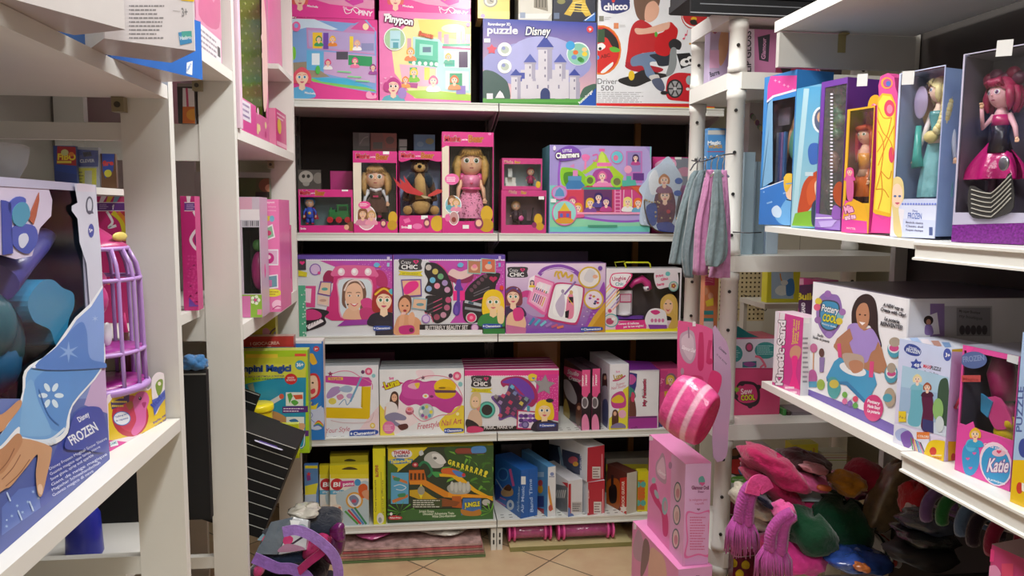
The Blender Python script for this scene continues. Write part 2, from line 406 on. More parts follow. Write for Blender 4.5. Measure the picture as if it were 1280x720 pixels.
# ================================================================ the room
sc=bpy.context.scene
def struct(name,g,m,**k):o=g.build(name,m,**k);o['kind']='structure';return o
def nodemat(name,base,rough=.8,fn=None):
 m=bpy.data.materials.new(name);m.use_nodes=True;b=m.node_tree.nodes['Principled BSDF']
 b.inputs['Base Color'].default_value=(*L(base),1);b.inputs['Roughness'].default_value=rough
 if fn:fn(m.node_tree,b)
 return m
def tile_nodes(nt,b):
 N,K=nt.nodes,nt.links
 tc=N.new('ShaderNodeTexCoord');mp=N.new('ShaderNodeMapping');mp.inputs['Rotation'].default_value=(0,0,math.radians(45));q=at_z(687,701,0);mp.inputs['Location'].default_value=(-(q.x-q.y)*.70711,-(q.x+q.y)*.70711,0)
 K.new(tc.outputs['Object'],mp.inputs['Vector'])
 br=N.new('ShaderNodeTexBrick');br.offset=0;br.inputs['Scale'].default_value=1;br.inputs['Brick Width'].default_value=.42;br.inputs['Row Height'].default_value=.42
 br.inputs['Mortar Size'].default_value=.004;br.inputs['Mortar Smooth'].default_value=.3;br.inputs['Color1'].default_value=(*L('d9bd98'),1);br.inputs['Color2'].default_value=(*L('cfae88'),1)
 br.inputs['Mortar'].default_value=(*L('6b5c4c'),1);K.new(mp.outputs[0],br.inputs['Vector'])
 nz=N.new('ShaderNodeTexNoise');nz.inputs['Scale'].default_value=7;nz.inputs['Detail'].default_value=6;K.new(tc.outputs['Object'],nz.inputs['Vector'])
 mx=N.new('ShaderNodeMix');mx.data_type='RGBA';mx.blend_type='OVERLAY';mx.inputs['Factor'].default_value=.35
 K.new(br.outputs['Color'],mx.inputs['A']);K.new(nz.outputs['Fac'],mx.inputs['B']);K.new(mx.outputs['Result'],b.inputs['Base Color'])
 bp=N.new('ShaderNodeBump');bp.inputs['Strength'].default_value=.3;bp.invert=True;K.new(br.outputs['Fac'],bp.inputs['Height']);K.new(bp.outputs[0],b.inputs['Normal'])
def plaster(nt,b):
 N,K=nt.nodes,nt.links;nz=N.new('ShaderNodeTexNoise');nz.inputs['Scale'].default_value=40
 bp=N.new('ShaderNodeBump');bp.inputs['Strength'].default_value=.08;K.new(nz.outputs['Fac'],bp.inputs['Height']);K.new(bp.outputs[0],b.inputs['Normal'])
FLOORM=nodemat('beige_floor_tiles','d9bd98',.35,tile_nodes);WALLM=nodemat('cream_plaster','d8d2c0',.9,plaster);CEILM=nodemat('white_plaster','e4e4e0',.9,plaster)
RX0,RX1,RY0,RY1,RH=-1.9,2.9,-2.6,4.75,3.0
def slab(name,a,b,m):
 g=G();g.box(*a,*b,'ffffff');return struct(name,g,m)
slab('floor',(RX0,RY0,-.1),(RX1,RY1,0),FLOORM);slab('ceiling',(RX0,RY0,RH),(RX1,RY1,RH+.1),CEILM)
slab('wall_left',(RX0-.1,RY0,0),(RX0,RY1,RH),WALLM);slab('wall_right',(RX1,RY0,0),(RX1+.1,RY1,RH),WALLM)
slab('wall_back',(RX0,RY1,0),(RX1,RY1+.1,RH),WALLM);slab('wall_front',(RX0,RY0-.1,0),(RX1,RY0,RH),WALLM)
def light_fitting(x,y,ln,rz,power,label):
 t=empty('ceiling_light',(x,y,RH-.09),rz,label,'ceiling light','fluorescent lights on the ceiling')
 g=G();g.prism([(-.09,.09),(.09,.09),(.06,.03),(-.06,.03)],-ln/2,ln/2,'f2f2ee',axis='y');g.build('housing',METAL,t)
 for s in(-.035,.035):
  g=G();g.tube([(s,-ln/2+.02,.012),(s,ln/2-.02,.012)],.013,'ffffff',seg=10)
  m=mat('lit_tube',rough=.4,emit=6);g.build('tube',m,t)
 la=bpy.data.lights.new('tube_light','AREA');la.shape='RECTANGLE';la.size=.16;la.size_y=ln;la.energy=power;la.color=(1,.99,.955)
 o=bpy.data.objects.new('tube_light',la);sc.collection.objects.link(o);o.parent=t;o.location=(0,0,-.02)
 return t
light_fitting(.30,1.75,1.5,0,40,'fluorescent ceiling light over the middle of the aisle')
light_fitting(.15,-.6,1.5,0,40,'fluorescent ceiling light behind the viewer over the aisle')
light_fitting(.45,2.95,1.2,PI/2,6,'fluorescent ceiling light in front of the back shelves')
w=bpy.data.worlds.new('world');sc.world=w;w.use_nodes=True;w.node_tree.nodes['Background'].inputs[0].default_value=(.8,.85,.9,1);w.node_tree.nodes['Background'].inputs[1].default_value=.25
# ================================================================ back shelving (two bays)
YB=3.5;WH='dfe0da'
zc=lambda dz:CAMZ+dz
BZ=[2.1415,1.546,1.070,.587,.155]
XJ=at_y(623,290,YB).x;XL=at_y(352,290,YB).x;XR=XJ+1.08
BD=.48
def back_bay(x0,x1,label):
 t=empty('shelving_unit',((x0+x1)/2,YB+BD/2,0),0,label,'shelving',None)
 w=(x1-x0)/2
 for i,z in enumerate(BZ):
  g=G();y0=-BD/2
  g.prism([(y0,z),(y0,z-.006),(y0+.003,z-.008),(y0+.003,z-.027),(y0,z-.029),(y0,z-.036),(y0+.02,z-.036),(y0+.02,z-.030),(BD/2,z-.024),(BD/2,z)],-w+.0015,w-.0015,WH,axis='x')
  if i<5:
   for xx in(-w+.006,w-.006):
    g.prism([(y0+.03,z-.03),(BD/2,z-.03),(BD/2,z-.13),(y0+.06,z-.045)],xx-.0015,xx+.0015,'b4b2ab',axis='x')
  sh=g.build('shelf',METAL,t)
  if i in(3,4):
   g=G()
   for a in range(26):
    for b in range(2):
     xx=-w+.03+(2*w-.06)*a/25;g.box(xx-.008,y0+.028+.03*b,z-.001,xx+.008,y0+.034+.03*b,z+.0003,'4a4a48')
   g.build('perforation',MATTE,sh)['kind']='stuff'
 g=G();g.box(-w+.02,BD/2-.004,.03,w-.02,BD/2+.004,2.8,'2e2623');g.build('back_panel',MATTE,t)
 for xx in(-w+.012,w-.012):
  g=G();g.box(xx-.012,BD/2-.035,0,xx+.012,BD/2+.02,2.85,'4c4945')
  for k in range(50):g.box(xx-.003,BD/2-.0365,.06+k*.055,xx+.003,BD/2-.0349,.09+k*.055,'161412')
  g.build('upright',METAL,t)
 for xx in(-w+.014,w-.014):
  g=G();g.box(xx-.013,-BD/2+.01,.0,xx+.013,BD/2-.04,.11,WH)
  for k in range(2):g.box(xx-.004,-BD/2+.0085,.03+k*.035,xx+.004,-BD/2+.0101,.052+k*.035,'2a2a2a')
  g.build('foot',METAL,t)
 return t
back_bay(XL,XJ-.001,'white steel shelving bay at the back wall holding the boxed teddy bear')
back_bay(XJ+.001,XR,'white steel shelving bay at the back wall with the castle puzzle on its top shelf')
g=G();xw=at_y(797,180,3.95).x-(XJ+.001+XR)/2;g.box(xw-.015,.205,.14,xw+.015,.233,2.5,'8a6238');g.build('wooden_post',MATTE,bpy.data.objects['shelving_unit.001'])
# ================================================================ left shelving: ladder frames and boards
XF=-.51;PW=.095;LDEP=.47
def ladder(y,label,rails,z1=2.75):
 t=empty('rack_upright',(XF-LDEP/2,y+.014,0),0,label,'shelf frame','white ladder uprights of the left shelves')
 for nm,a,b in(('front_post',LDEP/2-PW,LDEP/2),('rear_post',-LDEP/2,-LDEP/2+PW*.8)):
  g=G();g.box(a,-.014,0,b,.014,z1,'dcdbd5');g.build(nm,LAMI,t,bevel=.002)
 for z in rails:
  z,rh=z if isinstance(z,tuple)else(z,.1)
  g=G();g.box(-LDEP/2+PW*.8+.0005,-.011,z-rh,LDEP/2-PW-.0005,.011,z,'d6d5cf');g.build('rail',LAMI,t)
 return t
ladder(1.645,'white ladder frame holding the shelf of the blue glove box, the nearest on the left',[(at_y(100,153,1.645).z,.034),(.9,.04)])
zB=at_y(238,383,2.2).z
ladder(2.2,'white ladder frame with a wide post in front of the pink doll boxes',[zB,at_y(238,155,2.2).z,(at_y(255,697,2.2).z,.035)])
ladder(3.20,'white ladder frame at the corner, next to the back shelves',[1.8,1.1,.5])
def board(y0,y1,z,label,th=.027,dep=LDEP-.02,clips=True):
 t=empty('shelf_board',(XF-dep/2,(y0+y1)/2,z-th),0,label,'shelf','white boards of the left shelves')
 g=G();h=(y1-y0)/2;g.box(-dep/2,-h+.002,0,dep/2,h-.002,th,'dedcd6');g.build('panel',LAMI,t,bevel=.0015)
 if clips:
  for yy in(h-.02,):
   g=G();x=dep/2-.09
   g.box(x-.012,yy-.003,-.03,x+.012,yy+.016,-.0005,'8d8265');g.tube([(x,yy-.004,-.016),(x,yy-.0065,-.016)],.006,'3c372b',seg=12);g.build('shelf_clip',METAL,t)
 return t
board(.30,1.642,1.90,'white shelf board at the top left under the white and blue boxes')
board(.30,1.642,1.2055,'white shelf board under the blue glove box and the birdcage toy')
board(1.676,2.198,2.027,'white shelf board high between two left frames, pink boxes on it')
board(2.231,3.198,1.878,'white shelf board under the green dotted doll boxes',th=.031)
board(2.231,3.198,1.318,'white shelf board under the pink boxes in front of the corner frame',th=.045)
board(1.676,2.198,zB-.002,'white shelf board set back behind the posts, magenta box on it',dep=.36,clips=False).location.x=XF-.29
zbL=at_y(120,702,1.75).z
board(1.676,2.198,zbL,'white shelf board low on the left beneath the black panel',dep=.32,clips=False).location.x=XF-.30
board(.30,1.642,.62,'lowest white shelf board at the left, under the black panel',clips=False)
g=G();g.box(0,.2,0,.012,3.2,2.8,'a9a69c');struct('wall_panel',g,LAMI,loc=(XF-LDEP-.02,0,0))
# ================================================================ right shelving
XG=1.01
def rboard(y0,y1,z0,z1,th,label,dep=.42,lip=False,name='shelf_board'):
 """z0 at the far end y1, z1 at the near end y0 (the boards sag a little towards the viewer)"""
 t=empty(name,(XG+dep/2,(y0+y1)/2,(z0+z1)/2-th),0,label,'shelf','white shelves of the right side')
 h=(y1-y0)/2;dz=(z0-z1)/2;g=G()
 def P(x,y,z):return(x,y,z+dz*y/h)
 if lip:prof=[(-dep/2,th),(-dep/2-.006,th-.002),(-dep/2-.006,th-.007),(-dep/2,th-.009),(-dep/2,.006),(-dep/2-.006,.004),(-dep/2-.006,0),(-dep/2+.012,0),(-dep/2+.012,th-.012),(dep/2,th-.012),(dep/2,th)]
 else:prof=[(-dep/2,th),(-dep/2,0),(dep/2,0),(dep/2,th)]
 a=[P(x,-h+.001,z)for x,z in prof];b=[P(x,h-.001,z)for x,z in prof];n=len(prof)
 for i in range(n):g.face([b[i],b[(i+1)%n],a[(i+1)%n],a[i]],'dfded8')
 g.face(a,'dfded8');g.face(b[::-1],'dfded8');g.build('panel',LAMI if not lip else METAL,t)
 if lip:
  g=G()
  for k in range(14):
   yy=-h+.03+k*.05
   if yy<h-.02:
    for xo in(.02,.045):g.box(-dep/2+xo,yy-.009,th+dz*yy/h-.0005,-dep/2+xo+.006,yy+.009,th+dz*yy/h+.0006,'3a3a38')
  g.build('perforation',MATTE,t)['kind']='stuff'
 return t
YJ=1.437
rboard(YJ,2.10,1.15,1.15,.020,'white shelf board under the pottery kit box',lip=False)
rboard(.35,YJ-.002,1.15,1.15,.042,'white steel shelf with a price rail under the coloured puzzle box',lip=True,name='steel_shelf')
rboard(YJ,2.12,1.611,1.594,.016,'white shelf board under the boxed fashion dolls')
rboard(.35,YJ-.002,1.594,1.590,.038,'white steel shelf with a price rail under the doll with the dark ribbon',lip=True,name='steel_shelf')
tb=rboard(1.2,2.11,2.193,2.183,.03,'white shelf board at the top right, seen from beneath')
rboard(.35,1.198,2.183,2.17,.03,'nearer white shelf board at the very top right corner')
g=G();g.box(-.21,-.009,-.096,.205,.009,-.0005,'b9b6b0');o=g.build('cross_rail',LAMI,tb,(0,.43,0))
g=G();g.box(-.035,-.012,-.052,-.012,-.0095,-.002,'9a8c5c');g.box(-.035,-.03,-.004,-.012,-.0095,-.0005,'9a8c5c');g.build('shelf_bracket',METAL,tb,(0,.43,0))
rboard(.35,2.12,.52,.52,.022,'low white shelf board on the right carrying the heap of hats and scarves',dep=.42)
for y,lb in((2.14,'white end panel post behind the far end of the right shelves'),(YJ,'white rear post where the right shelves meet')):
 g=G();g.box(-.02,-.012,0,.02,.012,2.8,'cfccc5');tag(g.build('shelf_post',LAMI,None,(XG+.445,y,0)),lb,'post')
g=G();g.box(-.005,.2,0,.005,2.15,2.8,'3c3734');struct('wall_panel',g,LAMI,loc=(XG+.475,0,0))
# ================================================================ white plastic shelving with round posts, behind the right shelves
YP2,YP1=2.36,2.70
PX0=at_y(914,300,YP2).x
PXR=PX0+.62
PDZ=[at_y(930,90,YP2-.03).z,at_y(930,320,YP2-.03).z,at_y(915,531,YP2-.03).z,at_y(930,690,YP2-.03).z,.14]
PTOP=at_y(930,1,YP2-.03).z
t=empty('plastic_shelving',((PX0+PXR)/2,(YP1+YP2)/2,0),0,'white plastic shelving with round posts, grey and pink cardigans hung on it','shelving')
cx,cy=(PX0+PXR)/2,(YP1+YP2)/2
PZT=PDZ[0]+.075;levels=[2.75]+PDZ
for i,z in enumerate([PTOP]+PDZ):
 g=G();hx,hy=(PXR-PX0)/2+.034,(YP1-YP2)/2+.034;c=.035;th=.052
 ring=[(-hx+c,-hy),(hx-c,-hy),(hx,-hy+c),(hx,hy-c),(hx-c,hy),(-hx+c,hy),(-hx,hy-c),(-hx,-hy+c)]
 g.prism(ring,z-th,z,'dddcd5',axis='z',M=Matrix(((1,0,0,0),(0,0,1,0),(0,1,0,0),(0,0,0,1)))if 0 else None)
 for v in range(len(g.v)):
  pass
 g.build('deck',PLAS,t,bevel=.006)
for ix,x in enumerate((PX0-cx,PXR-cx)):
 for iy,y in enumerate((YP2-cy,YP1-cy)):
  g=G();zs=[0]
  for z in sorted([PTOP]+PDZ):zs+=[z-.053,z+.001]
  for k in range(0,len(zs)-1,2):
   a,b=zs[k],zs[k+1]
   g.lathe([(.031,a),(.031,a+.02),(.029,a+.022),(.028,b-.03),(.031,b-.028),(.031,b)],'dddcd6',(x,y,0),seg=20)
   m=(a+b)/2
   n=max(1,int((b-a)/.12));
   for q in range(n):
    zz=a+(b-a)*(q+.5)/n
    g.tube([(x-.012 if ix==0 else x,y-.027,zz),(x-.0125 if ix==0 else x,y-.0315,zz)],.0055,'2a2826',seg=10)
  g.build('post',PLAS,t)
pl=at_y(893,340,3.25);pr=at_y(952,340,3.25)
pz0,pz1=at_y(920,402,3.25).z,at_y(920,330,3.25).z
t=empty('pegboard_stand',((pl.x+pr.x)/2+.0,3.27,0),0,'beige perforated display stand seen between the round posts','display stand')
g=G();hw=(pr.x-pl.x)/2+.03;g.box(-hw,0,pz0,hw,.01,pz1+.3,'cdbd94')
nx=14;nz=int((pz1+.3-pz0)/(2*hw/nx))
for a in range(nx):
 for b in range(nz):xx=-hw+2*hw*(a+.5)/nx;zz=pz0+(pz1+.3-pz0)*(b+.5)/nz;g.box(xx-.004,-.0008,zz-.004,xx+.004,-.0002,zz+.004,'4a3c28')
g.build('pegboard',MATTE,t)
g=G();g.box(-hw,0,0,hw,.012,pz0-.001,'c9c5b8');g.build('plinth',LAMI,t)
for b,(zz,q)in enumerate(((pz0+.06,0),(pz0+.06,.1),(pz0+.12,.04),(pz0+.18,-.05),(pz0+.24,.08))):
 g=G();g.tube([(q,-.0005,zz),(q,-.1,zz),(q,-.112,zz+.012)],.002,'3a332a',seg=6);g.build('hook',METAL,t)
g=G();g.box(0,0,0,.9,.35,2.08,'cfcbbd');g.box(.3,-.0006,.02,.303,0,2.06,'8f8b7d');g.box(.6,-.0006,.02,.603,0,2.06,'8f8b7d')
tag(g.build('cupboard',LAMI,None,(XR+.02,3.9,0)),'pale cream cupboard beyond the plastic shelving','cupboard')
# ================================================================ camera
cam=bpy.data.cameras.new('camera');cam.sensor_width=36;cam.lens=FPX*36/1280;cam.clip_start=.05
co=bpy.data.objects.new('camera',cam);sc.collection.objects.link(co);sc.camera=co
Mx=Matrix((RT,UP,-FW)).transposed().to_4x4();Mx.translation=EYE;co.matrix_world=Mx
sc.view_settings.view_transform='Standard';sc.view_settings.look='None';sc.view_settings.gamma=1;sc.view_settings.exposure=0.0
try:sc.view_settings.use_curve_mapping=False
except Exception:pass
# ================================================================ goods on the back shelves
def bx(name,label,cat,pl,pr,pt,row,depth,col,inset=.012,**k):
 z0=(BZ[row-1]if isinstance(row,int)and row<=5 else row)+.0004
 return Carton(name,label,cat,(0,YB+inset),k.pop('ang',0),pl,pr,pt,z0,depth,col,**k)
def behind(c,n,gap=.003,dx=0,dy=.0,label='',group=None,shrink=1):
 """n more of the same carton standing in a row behind it"""
 src=c.o if hasattr(c,'o')else c.rt
 for i in range(1,n+1):
  q=copy_tree(src);q.location=Vector(src.location)+c.I*(c.d+gap)*i+c.D*dx*i
  q['label']=label+', '+('second','third','fourth','fifth')[i-1]+' from the front'
  if group:q['group']=group
 if group:src['group']=group
def price(c,x,y,w=7,h=4,col='f4f4f0'):c.r(x,y,x+w,y+h,col)
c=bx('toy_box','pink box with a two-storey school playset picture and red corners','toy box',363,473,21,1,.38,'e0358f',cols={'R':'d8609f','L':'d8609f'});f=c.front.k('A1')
f.r(-20,60,530,600,'e23d96');f.p([(-20,110),(160,120),(400,140),(470,118),(530,190),(530,560),(300,520),(120,480),(-20,470)],'7fa8e0')
f.p([(-20,110),(160,115),(300,175),(200,190),(110,165),(-20,200)],'cfe4f6');f.p([(-20,380),(110,370),(250,460),(120,470),(-20,440)],'9b8f78');f.p([(130,470),(330,480),(520,540),(530,550),(300,520),(150,490)],'7ecb62');f.p([(140,465),(350,470),(520,530),(400,515),(200,490)],'3cb6dc')
f.p([(110,165),(200,170),(330,190),(380,150),(520,165),(520,330),(115,290)],'c48ec4');f.p([(120,180),(520,205),(520,320),(125,280)],'b6a4d6');f.p([(375,175),(450,112),(525,190)],'d94a9c');f.e(466,160,18,20,'f6e0b0')
f.p([(112,300),(215,310),(215,425),(112,420)],'5fb4e4');f.r(143,320,190,390,'e8f2fa');f.p([(215,310),(525,335),(525,500),(300,460),(215,440)],'c9a8d6');f.r(290,310,360,358,'4a4656');f.p([(362,330),(505,340),(505,400),(362,390)],'1f9a5c')
f.r(148,195,205,290,'f0c82c');f.r(212,197,243,295,'6c3fa8');f.r(370,218,392,305,'f4d83c');f.r(440,260,515,305,'8c90c0')
for x,y,h,t in((185,235,'2e8a50','30a060'),(268,235,'f4c020','e88a30'),(415,260,'f0b898','ffffff'),(240,375,'e0307c','f4f4f4'),(402,365,'e04a90','f07ab0'),(510,405,'8c2c80','a04aa0')):
 f.girl(x,y,13,'f8d0b0',h,'short',t)
f.girl(85,465,38,'f8d4b8','e8566a','short','60b0e0',eye='2080b0')
for y in(425,455,480):f.p([(300+(y-425)*2,y),(380+(y-425)*2,y+5),(380+(y-425)*2,y+14),(295+(y-425)*2,y+8)],'8adf9c')
f.t('Mixchella',100,562,165,568,12,'ffffff',1);f.t('Pinypon',-30,92,110,105,30,'ffffff',1,'e23d96');f.e(50,160,26,30,'f06aa8');f.e(50,155,12,14,'8fb0ea')
f.a(150,62,390,110,3,'f4d0e4',2);f.b([(470,560),(490,548),(510,575),(525,560),(528,590),(475,590)],'f4a6cc');f.e(180,420,14,26,'4bbf4b');f.e(35,320,14,40,'7fd03c')
c.done()
c=bx('toy_box','light pink box with a turquoise city shop playset picture','toy box',474.5,588.5,13.5,1,.17,'f07fbd',inset=.006,cols={'L':'d86cae','R':'d86cae'});f=c.front.k('A1')
f.p([(760,110),(1100,130),(1100,600),(760,590),(640,440),(620,280),(680,180)],'f3eaa4');f.p([(780,120),(960,115),(1100,135),(1100,250),(980,230),(800,215)],'f5dd6e');f.e(990,170,70,26,'fbf3c6')
for x,y,w_ in((900,190,22),(935,205,30),(1010,190,26),(1040,175,22),(1065,205,28),(715,230,24)):f.r(x,y,x+w_,300,'d9a8b8')
f.p([(700,545),(850,540),(1100,570),(1100,605),(770,590)],'b4dc4c');f.p([(750,220),(905,235),(925,260),(1095,280),(1095,560),(900,545),(750,400)],'b9e4e2')
f.p([(765,235),(900,250),(900,390),(760,380)],'56c6a4');f.p([(790,262),(870,270),(868,335),(788,330)],'9fe6d2');f.r(808,282,858,314,'5c7c92')
f.p([(720,355),(740,345),(895,365),(895,405),(725,380)],'2fae86');[f.e(x,377+(x-750)*.06,11,12,'e8f6ee')for x in(755,790,825,860,890)]
f.p([(668,385),(890,405),(890,520),(690,515)],'f4bcd2');f.r(730,405,775,495,'3ab676');f.r(818,405,850,480,'f4e04c');f.r(850,412,885,480,'ecd8a0');f.p([(680,495),(780,500),(775,530),(690,520)],'b64890')
f.p([(925,275),(1095,290),(1095,300),(925,290)],'e25a8c');f.p([(935,300),(1090,310),(1090,410),(935,405)],'d8f0f0');f.r(1025,310,1078,405,'4c2c58');f.r(940,360,1000,400,'52c0a8');f.p([(945,425),(1085,430),(1085,545),(945,535)],'e6f4f2');f.r(970,440,1045,520,'46a878');f.p([(930,265),(1095,262),(1090,275),(930,278)],'48b48c')
f.r(1010,515,1065,565,'9a86d0')
for x,y,h,t,r in((735,310,'f0b040','f08a50',17),(755,435,'f2d420','8ad030',17),(705,480,'f08830','f0a050',14),(872,485,'e0508a','ffffff',20),(962,340,'f0c040','60c0a0',13),(998,480,'e8702c','f09a60',18)):f.girl(x,y,r,'f8d4b8',h,'short',t)
f.e(640,235,66,70,'ffffff');f.e(640,235,61,65,'a8cfa0');f.r(612,185,675,290,'b8e2ea');f.r(630,255,662,290,'58a8b8');f.r(618,235,668,245,'7cc0c8')
f.t('Sweets',782,212,868,232,26,'f0683c',2,'fbe08a');f.t('Pinypon',580,128,748,152,42,'ffffff',2,'c83a94',ow=6);f.r(575,82,612,96,'f6f6f6')
f.girl(632,520,34,'f8d4b8','c4348c','short','60b8c8');f.e(590,520,18,28,'c4348c');f.e(685,560,26,34,'a888d0');f.e(1080,150,12,12,'c070c0');[f.heart(x,y,8,'fbb8dc')for x,y in((585,470),(620,462),(560,500))]
c.right.k('A1');[c.right.e(546,y,10,14,q)for y,q in((150,'b088c8'),(210,'9ab0c8'),(270,'c0a070'),(340,'5a7a90'),(400,'9ab83c'),(470,'a080c0'),(530,'8a9ac0'))]
c.done()
zt1=up_line(21,at_y(363,123,YB+.012))+.001;zt2=up_line(13.5,at_y(478,123,YB+.006))+.001
def piny(pl,pr,zt,depth,label,x0):
 c=bx('toy_box',label,'toy box',pl,pr,-90,zt,depth,'e63a9a',cols={'L':'c24a8e','R':'c24a8e'});f=c.front.k('A1')
 f.p([(x0-20,0),(x0+110,-10),(x0+230,25),(x0+480,55),(x0+530,40),(x0+530,-400),(x0-20,-400)],'e79abf');f.p([(x0+320,-60),(x0+435,-60),(x0+430,15),(x0+370,35),(x0+320,5)],'d83aa8');f.e(x0+345,-18,10,22,'ecc850');f.r(x0+50,-200,x0+300,-80,'c9a0d8');f.r(x0+340,-300,x0+500,-120,'f4d0e0')
 f.t('PINY',x0+400,88,x0+485,98,28,'f9e6f2',2);f.t('Mixchella',x0+92,40,x0+158,48,12,'ffffff',1);f.girl(x0+50,-5,34,'f8d0b4','e4605c','short')
 f.u([(x0+310,40),(x0+325,80),(x0+355,75),(x0+365,55),(x0+390,80),(x0+405,60),(x0+380,45),(x0+345,62),(x0+310,40)],4,'ffffff');f.heart(x0+320,50,12,'f4b4d4')
 c.done()
piny(363,468,zt1,.16,'pink box with a purple toy car on top of the school playset box',22)
piny(474,588.5,zt2,.17,'pink box with a purple toy car on top of the turquoise shop playset box',595)
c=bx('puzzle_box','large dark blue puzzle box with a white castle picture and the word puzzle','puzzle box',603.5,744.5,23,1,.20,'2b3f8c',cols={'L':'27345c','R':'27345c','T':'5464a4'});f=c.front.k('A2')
f.p([(15,560),(615,560),(615,90),(15,90)],'e8b9c6',grad=('f1c2c0','3a4aa8','v'));f.e(300,340,290,120,'9a9cd2');f.e(330,310,190,120,'adaede');f.b([(10,390),(60,375),(120,410),(150,450),(150,540),(10,550)],'3d5a54');f.b([(540,480),(570,455),(620,450),(620,545),(530,545)],'4a6a5a')
f.p([(15,560),(615,560),(615,520),(400,515),(200,525),(15,520)],'5aa446');f.p([(15,560),(615,560),(615,545),(15,540)],'3f8a34')
W1,W2,W3='d4d0d8','aaa6ba','908ca4'
def tower(x,y0,y1,w,ry,roof='3c4aa0',fl=1.25):
 f.r(x-w/2,y0,x+w/2,y1,W1);f.r(x+w*.15,y0,x+w/2,y1,W2);f.r(x-w*.58,y0,x+w*.58,y0+w*.18,W2);f.p([(x-w*.62,y0),(x+w*.62,y0),(x,ry)],roof)
 for k in range(int((y1-y0)/45)):f.r(x-4,y0+20+k*42,x+3,y0+33+k*42,'7a7690')
f.r(165,435,530,522,W2);f.r(215,370,470,520,W1);f.p([(185,432),(300,430),(280,385),(210,385)],'4450a6')
tower(345,250,520,74,190);tower(265,330,524,56,285,'5560b0');tower(425,330,524,56,285,'5560b0');tower(190,400,524,50,365);tower(500,400,524,50,365);f.r(220,430,470,522,W1)
[f.r(222+k*36,418,242+k*36,432,W1)for k in range(7)];[f.r(245+k*56,450,253+k*56,470,'8a86a0')for k in range(4)];f.e(345,500,26,34,'2e3c72',a0=180,a1=360);f.r(319,499,371,524,'2e3c72')
f.e(520,285,62,62,'e8f4f4');f.e(520,287,57,57,'8cc8b0');[f.e(520+34*math.cos(k),287+34*math.sin(k*1.7),14,12,q)for k,q in enumerate(('f0d040','4aa050','e07030','f0f0e0','6a8ad0','3a8a3a','e8c890'))];f.e(478,242,24,24,'3fa4e0')
for y in(262,352):f.e(130,y,37,37,'f3f3ee');f.e(132,y+2,22,20,'b8c4b4');f.e(124,y-6,10,10,'8c94c4')
f.star(62,262,28,'e0465c',5,.6);f.r(22,205,54,226,'f4f4f2');f.e(582,156,18,18,'e44a50');f.t('9',575,164,589,164,14,'#fff',1)
f.t('Ravensburger 3D',42,135,160,137,15,'ffffff',1);f.t('puzzle',38,178,200,180,40,'ffffff',1);f.t('Disney',240,186,370,186,44,'ffffff',1,'4a5ab4',shear=.15)
f.p([(520,560),(615,560),(615,465)],'2456b4');f.t('Ravensburger',528,552,600,484,14,'ffffff',1);f.r(35,495,68,525,'e6e6ec');f.p([(80,520),(130,520),(120,495),(105,480),(92,497)],'e6e6ec');c.done()
c=bx('toy_box','big white box showing a child on a red ride-on car','toy box',745.5,893,-26,1,.22,'eceaea');f=c.front.k('A2')
f.r(612,-130,1300,566,'eceef2');f.p([(615,566),(1300,580),(1300,550),(615,546)],'d42a2e');f.p([(615,566),(1300,580),(1300,571),(800,562)],'e8c83c')
f.e(640,265,108,132,'e27a2c');f.e(640,265,99,122,'d8302c');f.b([(615,190),(660,150),(720,200),(735,260),(700,245),(670,200)],'2a2626');f.b([(640,380),(700,330),(700,350),(660,385)],'f2f2f2');f.r(622,155,660,225,'3c5a3c');f.b([(685,255),(710,248),(740,262),(735,275),(700,275)],'63b43c');f.b([(618,240),(645,228),(665,245),(650,262),(625,268)],'f6f4f0');f.e(636,258,8,8,'202020');f.t('ABC',640,310,690,300,18,'7a1c1c',1);f.e(620,305,12,12,'5a9ae0')
f.t('Driver',622,445,728,445,30,'55555a');f.t('500',640,480,708,480,28,'55555a');f.a(622,485,880,545,6,'b9b9bd',4)
f.b([(640,10),(650,-2),(780,-2),(792,14),(788,50),(740,70),(700,72),(655,60),(643,44)],'2c3474');f.t('chicco',655,54,783,50,36,'f4f2f6',2);f.e(706,2,9,12,'e0342c')
f.b([(815,-10),(850,-60),(900,-65),(950,-30),(950,20),(925,70),(870,110),(840,100),(822,60)],'7a5c4c');f.b([(880,30),(920,5),(948,40),(938,90),(900,118),(872,100)],'e6b298')
f.b([(790,190),(810,130),(850,105),(900,130),(940,180),(930,250),(920,275),(850,285),(815,330),(772,345),(780,270)],'c22a30');f.b([(822,150),(880,150),(985,120),(1005,135),(990,160),(880,180),(830,180)],'e8b8a0')
f.b([(770,340),(790,330),(960,360),(940,385),(830,380),(775,360)],'b02434');f.b([(735,420),(800,400),(870,370),(940,385),(1000,400),(900,430),(820,460),(745,440)],'2b2a2c');f.e(802,400,16,26,'e8c22c')
f.b([(800,310),(850,285),(940,275),(1010,300),(1000,330),(900,330),(930,400),(915,425),(880,400),(860,350),(805,350)],'7288a8');f.b([(900,290),(1010,285),(1010,340),(950,350),(930,320)],'2e3440')
f.b([(895,405),(940,395),(950,420),(920,435)],'d4d0cc');f.b([(910,425),(955,415),(978,460),(965,485),(930,465)],'59607a')
f.b([(1005,118),(1030,135),(1048,165),(1030,230),(1000,290),(960,295),(925,270),(935,190),(975,165)],'c81e26');f.e(932,182,8,14,'56b040');f.b([(985,122),(1005,118),(1000,150),(975,158),(970,138)],'e8b8a0')
f.b([(1000,225),(1030,205),(1065,225),(1060,260),(1030,270),(1005,255)],'2c2c30');f.b([(1010,260),(1040,260),(1040,340),(1020,390),(985,400),(1000,340)],'8f9698')
f.p([(1040,262),(1130,280),(1300,330),(1300,400),(1120,390),(1050,370),(1040,300)],'e9eef2');f.b([(990,430),(1020,395),(1070,385),(1180,400),(1300,430),(1300,540),(1060,535),(990,515)],'cc2230')
